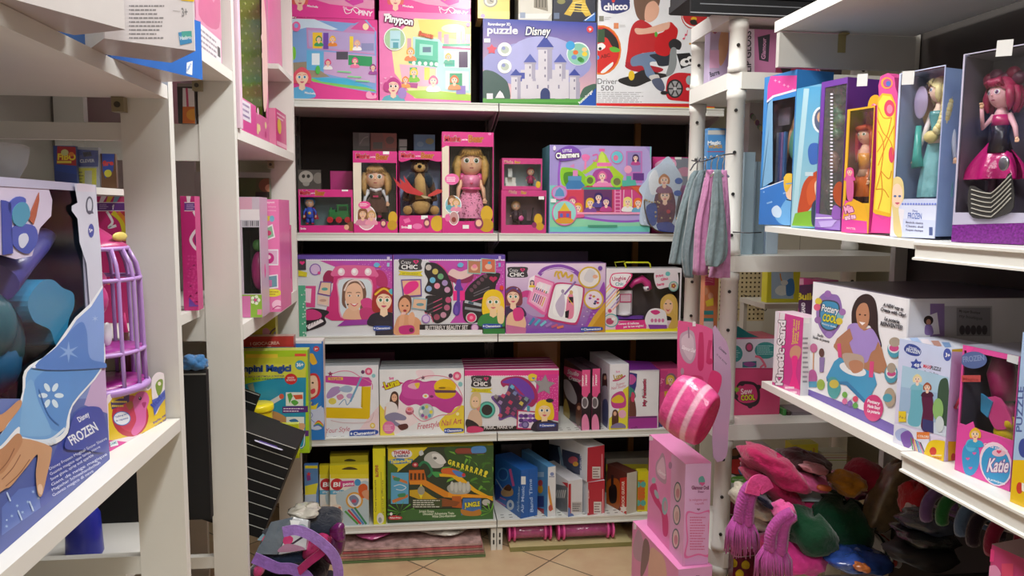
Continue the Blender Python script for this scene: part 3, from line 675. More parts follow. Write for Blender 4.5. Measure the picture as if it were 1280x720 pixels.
f.p([(1040,285),(1110,280),(1130,320),(1120,345),(1065,365)],'26262a');f.e(1085,330,26,20,'f2f2f2',rot=-20);f.e(1112,320,20,22,'f2f2f2');f.e(1094,326,10,8,'26262a');f.e(1115,320,8,9,'26262a')
f.e(1032,470,43,50,'2c2c30');f.e(1032,470,34,41,'a9a9ac');[f.l([(1032,470),(1032+34*math.cos(a*PI/3),470+40*math.sin(a*PI/3))],8,'3a3a3c')for a in range(6)];f.e(1032,470,9,10,'c8c8c8');f.e(1107,425,17,24,'9fb8bc');f.e(1100,472,10,8,'e8e8e8');f.e(975,492,20,10,'2a2a2c')
f.e(1130,80,66,74,'c0282c');f.e(1130,80,61,69,'f2f2f2');f.e(1138,80,66,60,'c83034');f.e(1120,62,14,10,'4a90d0');f.e(1132,100,16,10,'f0c030');f.b([(1112,110),(1140,105),(1150,130),(1120,130)],'2c2c2c')
for x,y,q in((1078,205,'e05070'),(1090,185,'e05070'),(1112,232,'e0a830'),(1124,215,'e0a830')):f.e(x,y,6,5,q);f.l([(x+5,y),(x+8,y-26)],3,q)
f.r(630,85,655,112,'8a8a7c');f.r(708,122,733,152,'dc8a5c');f.a(660,88,695,108,2,'c8c8c8',3);f.a(738,130,775,145,2,'c8c8c8',5);c.done()
zc_=up_line(23,at_y(603,130,YB+.012))
c=bx('puzzle_box','yellow box with a round dial picture on top of the castle puzzle','puzzle box',597,637,-70,zc_,.16,'ecd878',cols={'R':'a8985c','L':'8c7c50'});f=c.front.k('A2')
f.r(0,60,180,100,'f6e88c');f.e(55,5,38,34,'9c9c8c');f.e(55,5,30,27,'f0ecd8');f.e(55,5,20,18,'b8b4a0');f.l([(55,5),(55,-15)],4,'#444');f.l([(55,5),(70,10)],4,'#444');f.e(15,85,12,12,'b8a0c8');c.right.frac().r(0,0,1,1,'b8a468');c.done()
c=bx('puzzle_box','pale wrapped box with a grey tower picture on top of the castle puzzle','puzzle box',648,690,-64,zc_,.15,'c2bfb4',inset=.02);f=c.front.k('A2');f.r(180,-300,400,70,'d8d5c8');f.p([(290,-200),(350,-200),(360,60),(285,40)],'8f8878');[f.r(296+k*16,-40,302+k*16,40,'5c564a')for k in range(4)];f.p([(200,100),(360,100),(380,70),(190,72)],'eae8e2');f.r(212,66,240,96,'9aa6bc');c.done()
c=bx('puzzle_box','dark box with a lit golden iron tower on top of the castle puzzle','puzzle box',691,744,-80,zc_,.15,'2c2f3e',cols={'T':'#555'});f=c.front.k('A2')
f.p([(510,-200),(525,-200),(560,20),(590,80),(560,88),(535,55),(500,50),(480,85),(445,75),(490,10)],'d9b640');f.p([(505,20),(540,22),(535,50),(500,48)],'2c2f3e');[f.l([(488-k*6,15+k*14),(560+k*6,22+k*14)],4,'f6dd70')for k in range(4)];[f.l([(495,15-k*24),(540,5-k*24)],3,'f6e490')for k in range(5)]
f.r(392,68,420,100,'6a7a96');f.p([(545,112),(610,112),(615,60)],'3a74c4');f.l([(555,108),(606,72)],6,'d8e4f4');f.e(430,8,22,14,'8c8a50');c.done()
# ================================================================ dolls and figures (all built lying along +z, facing -y)
def dface(g,c,r,skin='f2c4a2',eye='4a6a3a',lips='c8606a',big=1.0,brow='a07848',M=None):
 """head with eyes, nose and mouth; c = centre, r = half width"""
 cx,cy,cz=c
 T=(lambda p:M@Vector(p))if M else(lambda p:Vector(p))
 g.ball(T((cx,cy,cz)),(r,r*.95,r*1.08),skin,0,20,14,M=M.to_3x3()if M else None,fn=lambda d:1+.06*max(0,-d.z)*(1-abs(d.x)))
 def patch(x,z,rx,rz,col,k):
  pts=[]
  for i in range(14):
   a=2*PI*i/14;px,pz=x+rx*math.cos(a),z+rz*math.sin(a)
   q=1-(px/r)**2-(pz/(r*1.08))**2;py=-r*.95*math.sqrt(max(q,.02))-.0006*k*r/.03
   pts.append(T((cx+px,cy+py,cz+pz)))
  g.face(pts,col,0)
 for s in(-1,1):
  patch(s*.38*r,.02*r,.20*r*big,.18*r*big,'ffffff',1.2);patch(s*.37*r,.01*r,.12*r*big,.14*r*big,eye,1.8);patch(s*.37*r,.0,.06*r*big,.07*r*big,'101010',2.3);patch(s*.34*r,.05*r,.03*r,.03*r,'ffffff',2.8)
  patch(s*.40*r,.34*r,.20*r,.03*r,brow,1.5)
 patch(0,-.55*r,.17*r,.05*r,lips,1.5)
 g.ball(T((cx,cy-.96*r,cz-.2*r)),(.08*r,.09*r,.07*r),skin,0,8,6)
 for s in(-1,1):g.ball(T((cx+s*1.0*r,cy,cz-.05*r)),(.1*r,.14*r,.2*r),skin,0,8,6)
def hairpiece(c,r,col,style='fringe',ln=1.0,M=None,seed=1):
 """shell of strands: cap plus locks"""
 g=G();cx,cy,cz=c;q=random.Random(seed)
 T=(lambda p:M@Vector(p))if M else(lambda p:Vector(p))
 def cap(d):return 1.0
 rows=[]
 for i in range(10):
  th=PI*.62*i/9+.02;row=[]
  for k in range(20):
   a=2*PI*k/20;front=max(0,-math.sin(a));t2=th*(1-.42*front)
   rr=r*(1.13+.03*math.sin(k*5));row.append(T((cx+rr*math.sin(t2)*math.cos(a),cy+rr*math.sin(t2)*math.sin(a)*.98,cz+rr*1.1*math.cos(t2))))
  rows.append(row)
 g.grid(rows[::-1],col,0,True,True)
 if style in('fringe','bob','long'):
  for k in range(9 if style!='long' else 4):
   x=(-.8+1.6*k/8)*r if style!='long' else(-.7+.4*k)*r
   g.tube([T((cx+x*.5,cy-.75*r,cz+1.0*r)),T((cx+x*.85,cy-1.0*r,cz+.75*r)),T((cx+x,cy-1.02*r*math.sqrt(max(.15,1-(x/r/1.05)**2)),cz+.38*r))],[.16*r,.17*r,.06*r],col,seg=7,flat=.6)
 n=9
 for k in range(n):
  a=PI*(-.12+1.24*k/(n-1));x,y=math.cos(a)*1.06*r,math.sin(a)*1.0*r
  L_=r*(1.2+1.2*ln)*(.9+.2*q.random())
  g.tube([T((cx+x*.9,cy+y*.9,cz+.35*r)),T((cx+x*1.1,cy+y*1.05,cz-.3*r)),T((cx+x*1.12,cy+y,cz-.3*r-L_*.45)),T((cx+x*1.0,cy+y*.9,cz-.3*r-L_*.8))],[.28*r,.32*r,.26*r,.08*r],col,seg=7)
 return g
def arm(g,p,q,s,r,col,m=0,hand='f2c4a2'):
 g.tube([p,q,s],[r,r*.85,r*.62],col,m,9)
 s=Vector(s);d=(s-Vector(q)).normalized()
 g.ball(s+d*r*.8,(r*.7,r*.5,r*.9),hand,m,8,6)
 for k in range(4):a=s+d*r*1.3+Vector(((k-1.5)*r*.35,0,0));g.tube([a,a+d*r*(.75-.1*abs(k-1.5))-Vector((0,r*.2,0))],r*.17,hand,m,5)
 g.tube([s+d*r*.5+Vector((r*.5,0,0)),s+d*r*1.2+Vector((r*.85,-r*.2,0))],r*.18,hand,m,5)
def pleats(rx,ry,z0,z1,r0,n,amp,q=1):
 """rings of a gathered skirt from waist z1 (scale r0) to hem z0 (scale 1)"""
 rows=[]
 for i in range(7):
  t=i/6;z=z1+(z0-z1)*t;s=r0+(1-r0)*math.sin(t*PI/2)**q;rows.append([Vector((rx*s*math.cos(a)*(1+amp*t*math.sin(n*a)),ry*s*math.sin(a)*(1+amp*t*math.sin(n*a)),z))for a in[2*PI*k/40 for k in range(40)]])
 return rows[::-1]
MG='d62b86'
def masha_box(pl,pr,pt,depth,label,hole,group=None,win_bg='e9e2cf',inset=.012,logo=None,z=2,name='doll_box',deep=None,**k):
 c=bx(name,label,'boxed toy',pl,pr,pt,z,depth,MG,win=True,inner=win_bg,inset=inset,cols={'T':'e24a9a'},**k)
 c.frame_front(hole,MG);f=c.front.k('A3')
 return c,f
def logo(f,x0,y0,x1,y1,h,dy=0):
 w_=x1-x0
 f.t('Masha',x0,y0,x0+w_*.42,y0+dy*.4,h,'e23c50',1,'ffffff',ow=h*.08);f.t('and the',x0+w_*.45,y0-h*.2+dy*.5,x0+w_*.6,y0-h*.2+dy*.55,h*.3,'#fff',1);f.t('Bear',x0+w_*.62,y1,x1,y1+dy*.2,h*1.15,'d8762c',1,'ffe9a0',ow=h*.08)
c,f=masha_box(374,441.5,236.5,.12,'small magenta window box with a blue figure and a green toy vehicle',(.03,.13,.97,.83),win_bg='6f8f92')
f.r(55,405,350,450,MG);f.b([(55,440),(100,430),(200,445),(350,425),(350,400),(55,400)],MG);logo(f,62,437,195,441,22);f.r(285,405,318,420,'f3f3f3');f.r(60,600,350,632,'d62b86');f.t('Simba',66,622,96,622,10,'ffffff',1);f.e(335,606,24,26,'7c4a30');f.e(310,610,13,14,'e8b090')
c.parts=[]
def L3(c,px,py,off=.0):return c.fx(360+px/4.236,140+py/4.236,off)
x,z=L3(c,115,480,.05);y=-c.d/2+.05;r=.021
g=G();dface(g,(x,y,z),r,eye='3060a0');zb=L3(c,115,596,.05)[1]
g.tube([(x,y,z-r),(x,y,zb+.035),(x,y,zb+.028)],[.012,.019,.012],'3f5fd0');
for s in(-1,1):g.tube([(x+s*.009,y,zb+.03),(x+s*.011,y-.002,zb+.004)],[.009,.008],'3450b8');g.ball((x+s*.012,y-.006,zb+.004),(.008,.012,.005),'c02a3a',seg=8,rings=6);arm(g,(x+s*.014,y,z-r-.006),(x+s*.026,y,z-r-.022),(x+s*.026,y-.004,z-r-.036),.006,'3f5fd0')
g.ball((x,y-.016,zb+.052),(.007,.003,.007),'f2c83a',seg=8,rings=6)
h=G();h.ball((x,y+.003,z+.004),(r*1.16,r*1.16,r*1.15),'3a86d0',fn=lambda d:1 if d.y>-.45 or d.z>.55 else .8)
cape=G();cape.grid([[(x+s*.02*(1+t*.9),y+.016+.004*t,z-r-t*.055)for s in(-1,-.5,0,.5,1)]for t in(0,.5,1)],'c22a44')
c.parts.append(('figure',g,SKIN,('helmet',h,PLAS),('cape',cape,FAB)))
g=G();X0,Z0=L3(c,205,575,.05);X1,Z1=L3(c,325,470,.05);w_=X1-X0;GR='1f7a3c'
g.box(X0+.01,y-.02,Z0+.008,X1,y+.02,Z0+.04,GR,b=.004);g.box(X0+w_*.45,y-.018,Z0+.04,X1-.004,y+.018,Z0+.075,GR,b=.003);g.box(X0+w_*.55,y-.0185,Z0+.046,X1-.01,y-.0182,Z0+.066,'0e3a1c');g.tube([(X0+.02,y,Z0+.04),(X0+.02,y,Z0+.06)],.006,GR);g.box(X0+.012,y-.012,Z0+.04,X0+w_*.4,y+.012,Z0+.05,'2a8c4a')
v=G()
for k in range(3):v.tube([(X0+.018+k*w_*.38,y-.028,Z0+.004),(X0+.018+k*w_*.38,y-.018,Z0+.004)],.014,'c0222c',seg=16)
c.parts.append(('toy_tractor',g,PLAS,('wheel',v,PLAS)));c.done()
def big_doll(c,hx,hy,r,zdress0,skirt,torso,dress_col,arm_col,hair,hem,view=L3,hat=None,extra=None):
 y=-c.d/2+r*1.6;x,z=view(c,hx,hy,r*1.6);g=G();dface(g,(x,y,z),r,big=1.15)
 zs=z-r*1.02;g.tube([(x,y,z-r*.8),(x,y,zs-.004)],r*.28,'f2c4a2');z0=view(c,hx,hem,r*1.6)[1];H=zs-z0
 g.tube([(x,y,zs),(x,y,zs-H*.12),(x,y,zs-H*.4)],[r*.3,r*.62,r*.6],torso)
 for s in(-1,1):
  arm(g,(x+s*r*.62,y,zs-H*.08),(x+s*r*.98,y-.004,zs-H*.32),(x+s*r*1.05,y-.02,zs-H*.52),r*.22,arm_col)
  g.tube([(x+s*r*.2,y,zs-H*.36),(x+s*r*.3,y,z0+.03),(x+s*r*.3,y-.004,z0-.004)],r*.2,'f2c4a2');g.ball((x+s*r*.3,y-.012,z0-.008),(r*.24,r*.38,r*.18),'d42a70',seg=10,rings=6)
 d=G();d.grid([[p+Vector((x,y,0))for p in row]for row in pleats(skirt,skirt*.7,z0+.012,zs-H*.32,r*.6/skirt,9,.07)],dress_col);hp=hairpiece((x,y,z),r,hair,'fringe',.5,seed=int(hx))
 return g,d,hp,x,y,z,zs,H
c,f=masha_box(442.5,497,188.5,.15,'magenta doll box with a fringed doll in a brown pinafore',(.17,.14,.98,.86),win_bg='3a332c')
f.r(345,268,388,590,'e8e0cc');f.b([(345,262),(400,250),(470,268),(585,245),(590,200),(340,200)],MG,3);logo(f,360,245,532,251,26,3);f.r(503,202,536,224,'f6f6f6');f.r(345,590,590,632,MG)
f.e(416,560,52,66,'ffffff');f.e(416,560,48,61,'e8b4c0');f.girl(396,540,18,'f0c4a0','8a5a38','long','d888a8',real=True);f.girl(442,545,16,'f0c4a0','c8a060','short','f0a0b8',real=True);f.e(405,492,32,20,'f0509c');f.a(380,482,430,500,3,'ffffff',2)
f.e(555,560,24,34,'d8ae28');f.e(505,590,17,24,'8a2c60');f.e(505,590,11,13,'f0c0a0');f.e(552,600,26,26,'c89c20')
g,d,hp,x,y,z,zs,H=big_doll(c,465,345,.050,0,.060,'5a4038','5a4038','e8ecf2','d2a868',545)
d.box(x-.012,y-.032,zs-H*.34,x+.012,y-.030,zs-H*.28,'d04070');col=G();col.tube([(x-.026,y-.018,zs-.004),(x,y-.032,zs-.012),(x+.026,y-.018,zs-.004)],[.006,.008,.006],'e8ecf2')
c.parts.append(('doll',g,SKIN,('pinafore',d,FAB),('hair',hp,HAIR),('collar',col,FAB)));c.done()
c=bx('teddy_bear_box','open magenta box with a brown teddy bear holding a red paper','boxed toy',499,552.5,188.5,2,.15,MG,skip='F',cols={'T':'e24a9a'});c.root=True;f=c.front.k('A3')
w2,h2,d2=c.w/2,c.h,c.d/2
c.g.box(-w2+.003,d2-.008,.003,w2-.003,d2-.004,h2-.003,'8a9cc4');c.g.box(-w2+.001,-d2,.001,w2-.001,-d2+.002,c.h*.185,MG);c.g.box(-w2+.001,-d2,c.h*.9,w2-.001,-d2+.002,c.h-.001,MG)
f.b([(592,205),(812,205),(812,262),(740,250),(700,232),(640,255),(592,262)],MG,3);logo(f,598,240,772,244,25,3);f.r(592,548,820,632,MG);f.t('Simba',600,615,635,615,12,'#fff',1);f.e(685,605,26,15,'f07ab8');f.r(705,548,740,568,'f4f4f4');f.e(735,588,18,28,'8a2c60');f.e(735,588,12,14,'f0c0a0');f.e(790,590,34,42,'d8ae28');f.p([(610,570),(640,560),(650,580),(620,590)],'f070b0');f.r(635,598,655,618,'#fff')
BR,TAN='4a3524','b3935e'
x,z=L3(c,697,290,.05);y=-.02;g=G();S=.001
g.ball((x,y,z),(.041,.037,.039),BR);[g.ball((x+s*.033,y+.004,z+.036),(.016,.009,.015),BR,seg=12,rings=8)for s in(-1,1)]
xb,zb=L3(c,705,500,.04);zt=z-.03
g.tube([(x,y+.005,z-.02),(x,y+.005,zt-.03),(xb,y,zb+.02),(xb,y,zb-.02)],[.028,.050,.058,.042],BR,seg=18)
for s in(-1,1):
 ex,ez=L3(c,705+s*62,520,.03);g.tube([(xb+s*.02,y,zb-.006),(ex,y-.035,ez),(ex+s*.004,y-.055,ez)],[.024,.023,.02],BR,seg=14)
 hx_,hz_=L3(c,700+s*75,460,.03);g.tube([(x+s*.03,y,zt-.012),(x+s*.052,y-.008,zt-.05),(hx_,y-.045,hz_-.004),(hx_-s*.006,y-.055,hz_)],[.018,.018,.015,.012],BR,seg=12)
mz=G();mz.ball((x,y-.030,z-.006),(.027,.018,.021),TAN);mz.ball((x,y-.007,z-.002),(.033,.034,.028),TAN);mz.ball((x,y-.049,z-.001),(.010,.005,.008),'15100c',seg=10,rings=6)
for s in(-1,1):mz.ball((x+s*.015,y-.038,z+.013),(.0052,.003,.0052),'15100c',seg=8,rings=6)
bl=G();bl.ball((xb,y-.030,zb+.0),(.044,.036,.040),TAN);bl.tube([(x,y-.018,zt-.004),(x,y-.027,zt-.03),(xb,y-.036,zb+.03)],[.012,.026,.030],TAN,seg=12)
for s in(-1,1):ex,ez=L3(c,705+s*72,518,.0);bl.ball((ex,y-.060,ez-.002),(.021,.012,.021),'a3804e')
vests=[]
for s in(-1,1):vests.append(G());vests[-1].tube([(x+s*.03,y-.006,zt-.002),(x+s*.040,y-.020,zt-.03),(x+s*.044,y-.018,zt-.065)],[.018,.026,.022],'26303c',seg=10,flat=.8)
c.parts.append(('teddy_bear',g,FAB,('muzzle',mz,FAB),('belly_patch',bl,FAB),('waistcoat_front',vests[0],FAB),('waistcoat_front',vests[1],FAB)))
rp=G();pts=[L3(c,a,b,-.03)for a,b in((720,432),(660,398),(612,335),(622,378),(590,350),(600,385),(556,345),(580,392),(628,428),(700,444))]
rp.prism([(a,b)for a,b in pts],-c.d/2-.032,-c.d/2-.028,'c02a30');pts=[L3(c,a,b,-.03)for a,b in((740,440),(790,408),(815,412),(818,424),(780,440),(745,450))];rp.prism(pts,-c.d/2-.034,-c.d/2-.030,'c23a34')
rp.prism([L3(c,a,b,-.03)for a,b in((700,440),(740,446),(760,458),(720,456))],-c.d/2-.030,-c.d/2-.027,'b9ab86');c.parts.append(('red_paper',rp,CARD));c.done()
c,f=masha_box(552.8,616.5,164.5,.16,'tallest magenta doll box with a fringed blonde doll in a pink dress',(.14,.11,.985,.86),win_bg='4a3a2e',inset=.008)
f.r(812,180,852,560,'e8dfc8');f.b([(812,160),(840,170),(900,172),(1000,152),(1090,172),(1090,100),(812,100)],MG,3);f.b([(812,190),(850,168),(812,160)],MG);logo(f,828,155,1035,158,30,2);f.e(1068,116,9,7,'f08cc0');f.r(812,578,1090,632,MG)
f.e(868,356,38,30,'f070b0');f.a(840,342,895,370,4,'ffffff',5);f.e(874,492,45,50,'ffffff');f.e(874,492,41,46,'90c8d0');f.girl(868,468,15,'f0c4a0','8a6038','long','58a8b8',real=True);f.girl(890,480,14,'f0c4a0','c8a060','short','e890b0',real=True)
f.e(878,562,27,38,'ffffff');f.e(878,562,24,34,'c89898');f.e(878,570,12,14,'8c3a34');f.e(1052,540,32,44,'d8ae28');f.e(1050,600,38,36,'c89c20');f.e(1010,590,24,30,'8a2c60');f.e(1010,588,16,18,'f0c0a0');f.r(925,598,958,618,'f2f2f2');f.e(845,560,14,20,'f070b0')
g,d,hp,x,y,z,zs,H=big_doll(c,968,262,.060,0,.072,'e05a9a','f29ac0','f2c4a2','d9b062',575)
rnd2=random.Random(4);dd=G()
for k in range(130):
 a=-PI/2+(rnd2.random()-.5)*2.4;t=.1+rnd2.random()*.85;s0=.6*.060/.072;s=s0+(1-s0)*math.sin(t*PI/2);zz=(zs-H*.32)+((z-1.02*.060-H+.012)-(zs-H*.32))*t
 rx=.072*s*(1+.07*t*math.sin(9*a))+.0012;ry=.072*.7*s*(1+.07*t*math.sin(9*a))+.0012;q=.0016+.0014*rnd2.random()
 dd.ball((x+rx*math.cos(a),y+ry*math.sin(a),zz),(q,.0006,q),'7a3048' if k%3 else 'c04878',seg=6,rings=4)
sat=G();sat.tube([(x,y-.002,zs-.004),(x,y-.002,zs-H*.12),(x,y-.002,zs-H*.3)],[.040,.046,.042],'f08ab4',seg=18);sat.tube([(x,y,zs-H*.28),(x,y,zs-H*.335)],[.045,.048],'e2508c',seg=18);[sat.ball((x+s*.042,y,zs-H*.06),(.019,.016,.02),'e85aa0',seg=12,rings=8)for s in(-1,1)]
sat.prism([(x+.007*math.sin(t)**3*1.2,zs-H*.2+.006*(.81*math.cos(t)-.31*math.cos(2*t)))for t in[2*PI*i/16 for i in range(16)]],y-.052,y-.044,'c8305c')
c.parts.append(('doll',g,SKIN,('skirt',d,FAB),('bodice',sat,SHINE),('hair',hp,HAIR),('sequins',dd,SHINE)));c.done();bpy.data.objects['sequins']['kind']='stuff'
PK='c93b80'
def L4(c,px,py,off=0):return c.fx(600+px/3.272,140+py/3.272,off)
def small_box(pl,pr,pt,z,depth,label,inset,figs,bg,hole,pack=None):
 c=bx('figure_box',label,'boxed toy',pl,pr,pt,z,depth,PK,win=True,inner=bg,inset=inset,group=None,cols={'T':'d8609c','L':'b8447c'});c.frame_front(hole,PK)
 for(px,py,r,dress,hair,scarf)in figs:
  y=0;x,zz=L4(c,px,py,depth/2);g=G();dface(g,(x,y,zz),r,big=1.2);hem=zz-r*3.4
  g.tube([(x,y,zz-r),(x,y,zz-r*2),(x,y,hem)],[r*.4,r*.75,r*1.05],dress);[arm(g,(x+s*r*.5,y,zz-r*1.3),(x+s*r*1.1,y,zz-r*1.8),(x+s*r*1.3,y-r*.3,zz-r*2.3),r*.22,dress)for s in(-1,1)];[g.ball((x+s*r*.4,y-r*.2,hem-r*.25),(r*.35,r*.5,r*.3),'3a2a30',seg=8,rings=6)for s in(-1,1)]
  h=G();h.ball((x,y+r*.15,zz+r*.1),(r*1.2,r*1.1,r*1.25),scarf or hair,fn=lambda d:1 if d.y>-.35 or d.z>.5 else .72);c.parts.append(('figure',g,SKIN,('hood' if scarf else 'hair',h,PLAS)))
 return c
z2=BZ[1]+.0004
c=small_box(626.5,682.5,237.5,2,.13,'small magenta window box with a dark playset, the lower of two stacked',.01,[(147,385,.019,'4a3440','e0b070',None)],'8e6a78',(.1,.17,.97,.93));f=c.front.k('A4')
f.r(80,320,270,345,PK);f.t('Masha',118,330,150,334,12,'f4a0a0',1,'#fff');f.t('Bear',168,334,190,336,12,'e8a040',1,'#fff');f.r(240,345,262,358,'f2f2f2');f.r(92,462,270,490,PK);f.e(238,440,17,24,'d8ae28');f.e(245,468,16,16,'c89c20');f.e(222,462,10,12,'8a2c60')
p=G();X0,Z0=L4(c,165,470,.06);X1,Z1=L4(c,225,400,.06);p.box(X0,-.01,Z0,X1,.02,Z0+.03,'2c2430');p.box(X0+.01,-.01,Z0+.03,X0+.03,.01,Z1,'38303a');p.ball((X0,-.03,(Z0+Z1)/2),(.013,.004,.013),'d85a9c',seg=14,rings=8);p.tube([(X1-.02,0,Z0),(X1-.008,0,Z1+.01)],.003,'#222');c.parts.append(('toy_stove',p,PLAS));rt=c.done()
zt=up_line(237.5,c.BL)
c=small_box(627.5,677.5,197.5,zt+.001,.12,'small pink window box with two figures, the upper of two stacked',.014,[(207,245,.016,'a83060','e0b070','c02868')],'9fb0b4',(.05,.12,.97,.86));f=c.front.k('A4')
f.r(88,190,258,213,PK);f.t('Masha',100,207,135,210,10,'f4a0a0',1,'#fff');f.t('Bear',142,210,165,210,10,'e8a040',1,'#fff');f.r(88,312,258,322,PK);f.e(238,297,10,14,'d8ae28')
p=G();X0,Z0=L4(c,105,310,.05);p.box(X0,-.01,Z0,X0+.05,.02,Z0+.022,'e6e4dc');p.box(X0,.012,Z0+.022,X0+.05,.02,Z0+.05,'eae8e0');p.box(X0+.01,-.02,Z0+.05,X0+.03,.0,Z0+.09,'cfd6d4');c.parts.append(('toy_table',p,PLAS));c.done()
c=bx('playset_box','wide lilac and teal box showing a green tent-roofed castle playset','toy box',686,812,181,2,.22,'8f7fc8',cols={'L':'6fc0c8','T':'8aa0c8'},inset=.01);f=c.front.k('A4')
f.r(285,130,700,490,'7fd0c8');f.p([(285,130),(695,140),(695,300),(285,300)],'a394d4');f.p([(285,350),(345,360),(345,470),(285,490)],'7fd6c4');f.b([(330,220),(420,150),(560,142),(690,160),(690,440),(560,450),(400,440),(335,380)],'b7a6de')
f.p([(285,440),(400,435),(560,455),(695,440),(695,490),(285,490)],'8fd8b0');f.p([(285,470),(695,466),(695,490),(285,490)],'6fd0c4');f.u([(330,180),(322,260),(330,350),(380,415),(480,440),(600,448),(695,440)],9,'9a5cc8')
f.r(415,300,660,412,'c44a5c');f.r(345,318,420,410,'d8445c');f.r(545,318,665,412,'d24a8c');f.r(425,318,540,405,'6a3a6c');f.p([(420,308),(575,308),(575,317),(420,317)],'2fa088')
f.b([(330,235),(350,226),(410,240),(440,280),(430,305),(350,305),(330,280)],'8fd02c');f.b([(345,250),(400,252),(410,300),(352,300)],'4f8f28');f.p([(350,300),(385,250),(430,302),(410,315),(355,315)],'3f7fb8');f.r(360,262,415,280,'5a94c4');f.r(380,238,400,262,'e08ac0');f.p([(385,212),(365,222),(385,228)],'e08ac0')
f.p([(498,158),(515,175),(535,215),(575,250),(588,262),(575,300),(545,280),(530,230),(470,230),(430,255),(415,245),(455,215),(485,180)],'b4d83c');f.p([(498,158),(510,180),(520,230),(478,230),(488,180)],'cfe860');f.r(487,150,510,162,'e86ab0');f.r(478,207,538,222,'f07ab8');f.b([(470,240),(530,238),(545,300),(460,300)],'b04a9c');f.girl(500,262,13,'f8d4c0','e06aa8','short','f4a8d0');f.r(460,290,550,306,'f08cc0')
f.e(450,280,22,22,'9fd840');f.e(560,285,26,24,'9fd840');f.e(450,280,13,14,'6a7a40');f.e(560,285,15,15,'7a7a50');f.b([(415,180),(432,172),(450,182),(440,200),(425,200)],'f07ab8');f.l([(432,195),(430,235)],9,'f08cc0');f.u([(460,178),(480,175),(478,200),(462,198)],6,'e06ab0')
f.r(597,160,663,290,'c87ac4');f.r(603,165,657,245,'9a8cc8');f.girl(636,188,9,'f8d4c0','4a3060','long','c04a90');f.e(560,185,27,28,'e06ab0');f.e(560,185,24,25,'70c8d8');f.e(555,188,10,12,'e87aa0');f.r(625,250,670,280,'6a3c8c');f.e(605,235,16,16,'f0a8c8');f.p([(580,280),(635,278),(640,300),(582,305)],'58b8a8');f.r(598,262,618,282,'58b8a8')
for k in range(2):f.l([(552+k*22,318),(552+k*22,410)],4,'f4a0cc')
for k in range(6):f.l([(552,328+k*15),(574,328+k*15)],4,'f4a0cc')
f.l([(588,318),(586,385)],3,'f0d0e0');f.l([(620,318),(622,385)],3,'f0d0e0');f.p([(615,305),(650,305),(660,345)],'d8623c')
for x,y,h,t in((378,365,'c03878','f0a0c8'),(450,372,'e8c030','8a50a0'),(484,350,'3c2c6c','5a50a0'),(515,368,'5a2c7c','c04a90'),(603,368,'f0e080','f0f0f0'),(645,372,'e8762c','70b0d0'),(400,392,'e8a030','e05a90')):f.girl(x,y,12,'f8d4c0',h,'long',t)
f.r(395,410,665,418,'f4a4c8');f.b([(305,175),(330,150),(370,138),(405,155),(412,180),(380,195),(330,200)],'7a4cb8');f.t('LITTLE',338,165,375,163,11,'#fff',1);f.t('Charmers',310,190,406,184,22,'ffffff',2,'8a3ca8',ow=3)
f.e(324,330,33,29,'e86ab4');f.e(324,330,28,25,'b8a0d8');f.p([(305,345),(345,345),(340,322),(325,308),(310,322)],'5a9ac8');f.e(345,412,52,53,'e86ab4');f.e(345,412,47,48,'9adcd8');f.r(318,405,372,440,'d84a5c');f.p([(322,405),(345,370),(368,405)],'e8c83c');f.r(326,415,338,430,'5a6ac8');f.r(352,415,364,430,'5a6ac8')
f.b([(310,440),(345,432),(380,440),(370,455),(320,455)],'e0a030');f.r(440,462,560,470,'4aa080');f.e(304,148,6,10,'f0e8f8');f.r(288,355,310,370,'eef2f2');c.done()
c=bx('doll_box','pink wrapped box behind the card of hair accessories','boxed toy',814,866,196,2,.10,'d83c8c',inset=.11);f=c.front.k('A4')
f.r(690,180,800,260,'e0408f');f.p([(800,185),(870,190),(870,480),(800,480)],'8a8f9c');f.b([(715,215),(760,190),(800,200),(795,235),(740,245)],'f4b8d8');f.u([(720,230),(760,205),(795,210)],6,'ffffff');f.r(797,182,824,194,'f4f4f2');f.b([(810,235),(840,225),(860,240),(850,262),(815,258)],'c890a8');f.r(820,300,870,480,'a06a9a');c.done()
c_Y=YB-.003
def PY(view,x,y,Y):ox,oy,s=VIEWS[view];return at_y(ox+x/s,oy+y/s,Y)
ctr=PY('A4',735,350,c_Y)
def loc2(view,pts,Y,c0):return[((PY(view,a,b,Y)-c0).x,(PY(view,a,b,Y)-c0).z)for a,b in pts]
t=empty('accessory_card',ctr,0,'pale blue bell-shaped card of hair accessories propped before the pink wrapped box','accessory card')
out=spl([(a,b,0)for a,b in((770,195),(800,235),(828,290),(812,350),(800,420),(800,500),(740,500),(690,478),(655,470),(655,420),(665,360),(650,330),(680,290),(690,260),(735,225))],4)
g=G();o2=loc2('A4',[(p.x,p.y)for p in out],c_Y,ctr);g.prism(o2,0,.004,'c4d6ea')
f=Canvas(g,ctr.copy(),Vector((1,0,0)),Vector((0,0,1)),1,1,lambda P:P-ctr,clip=False).k('A4')
f.e(755,400,45,90,'5a2c48');f.b([(690,280),(720,250),(735,330),(700,350)],'e6eef6');f.girl(756,355,19,'f2cdb4','7c4c34','short','6c2c4c',hh=2);f.girl(753,292,16,'f2cdb4','b87848','short','8c5878');f.e(812,295,16,13,'4468b8');f.e(808,345,16,12,'4468b8');f.b([(680,400),(720,390),(720,470),(685,470)],'3450a0');f.b([(722,470),(780,465),(800,500),(740,505)],'34489c');f.e(770,420,8,8,'c03848')
g.build('card',CARD,t)
g=G();g.tube([(p[0],-.014,p[1])for p in loc2('A4',[(q.x,q.y)for q in spl([(a,b,0)for a,b in((668,372),(672,420),(690,470),(725,500),(790,508))],4,False)],c_Y,ctr)],.003,'6a5a40',seg=8)
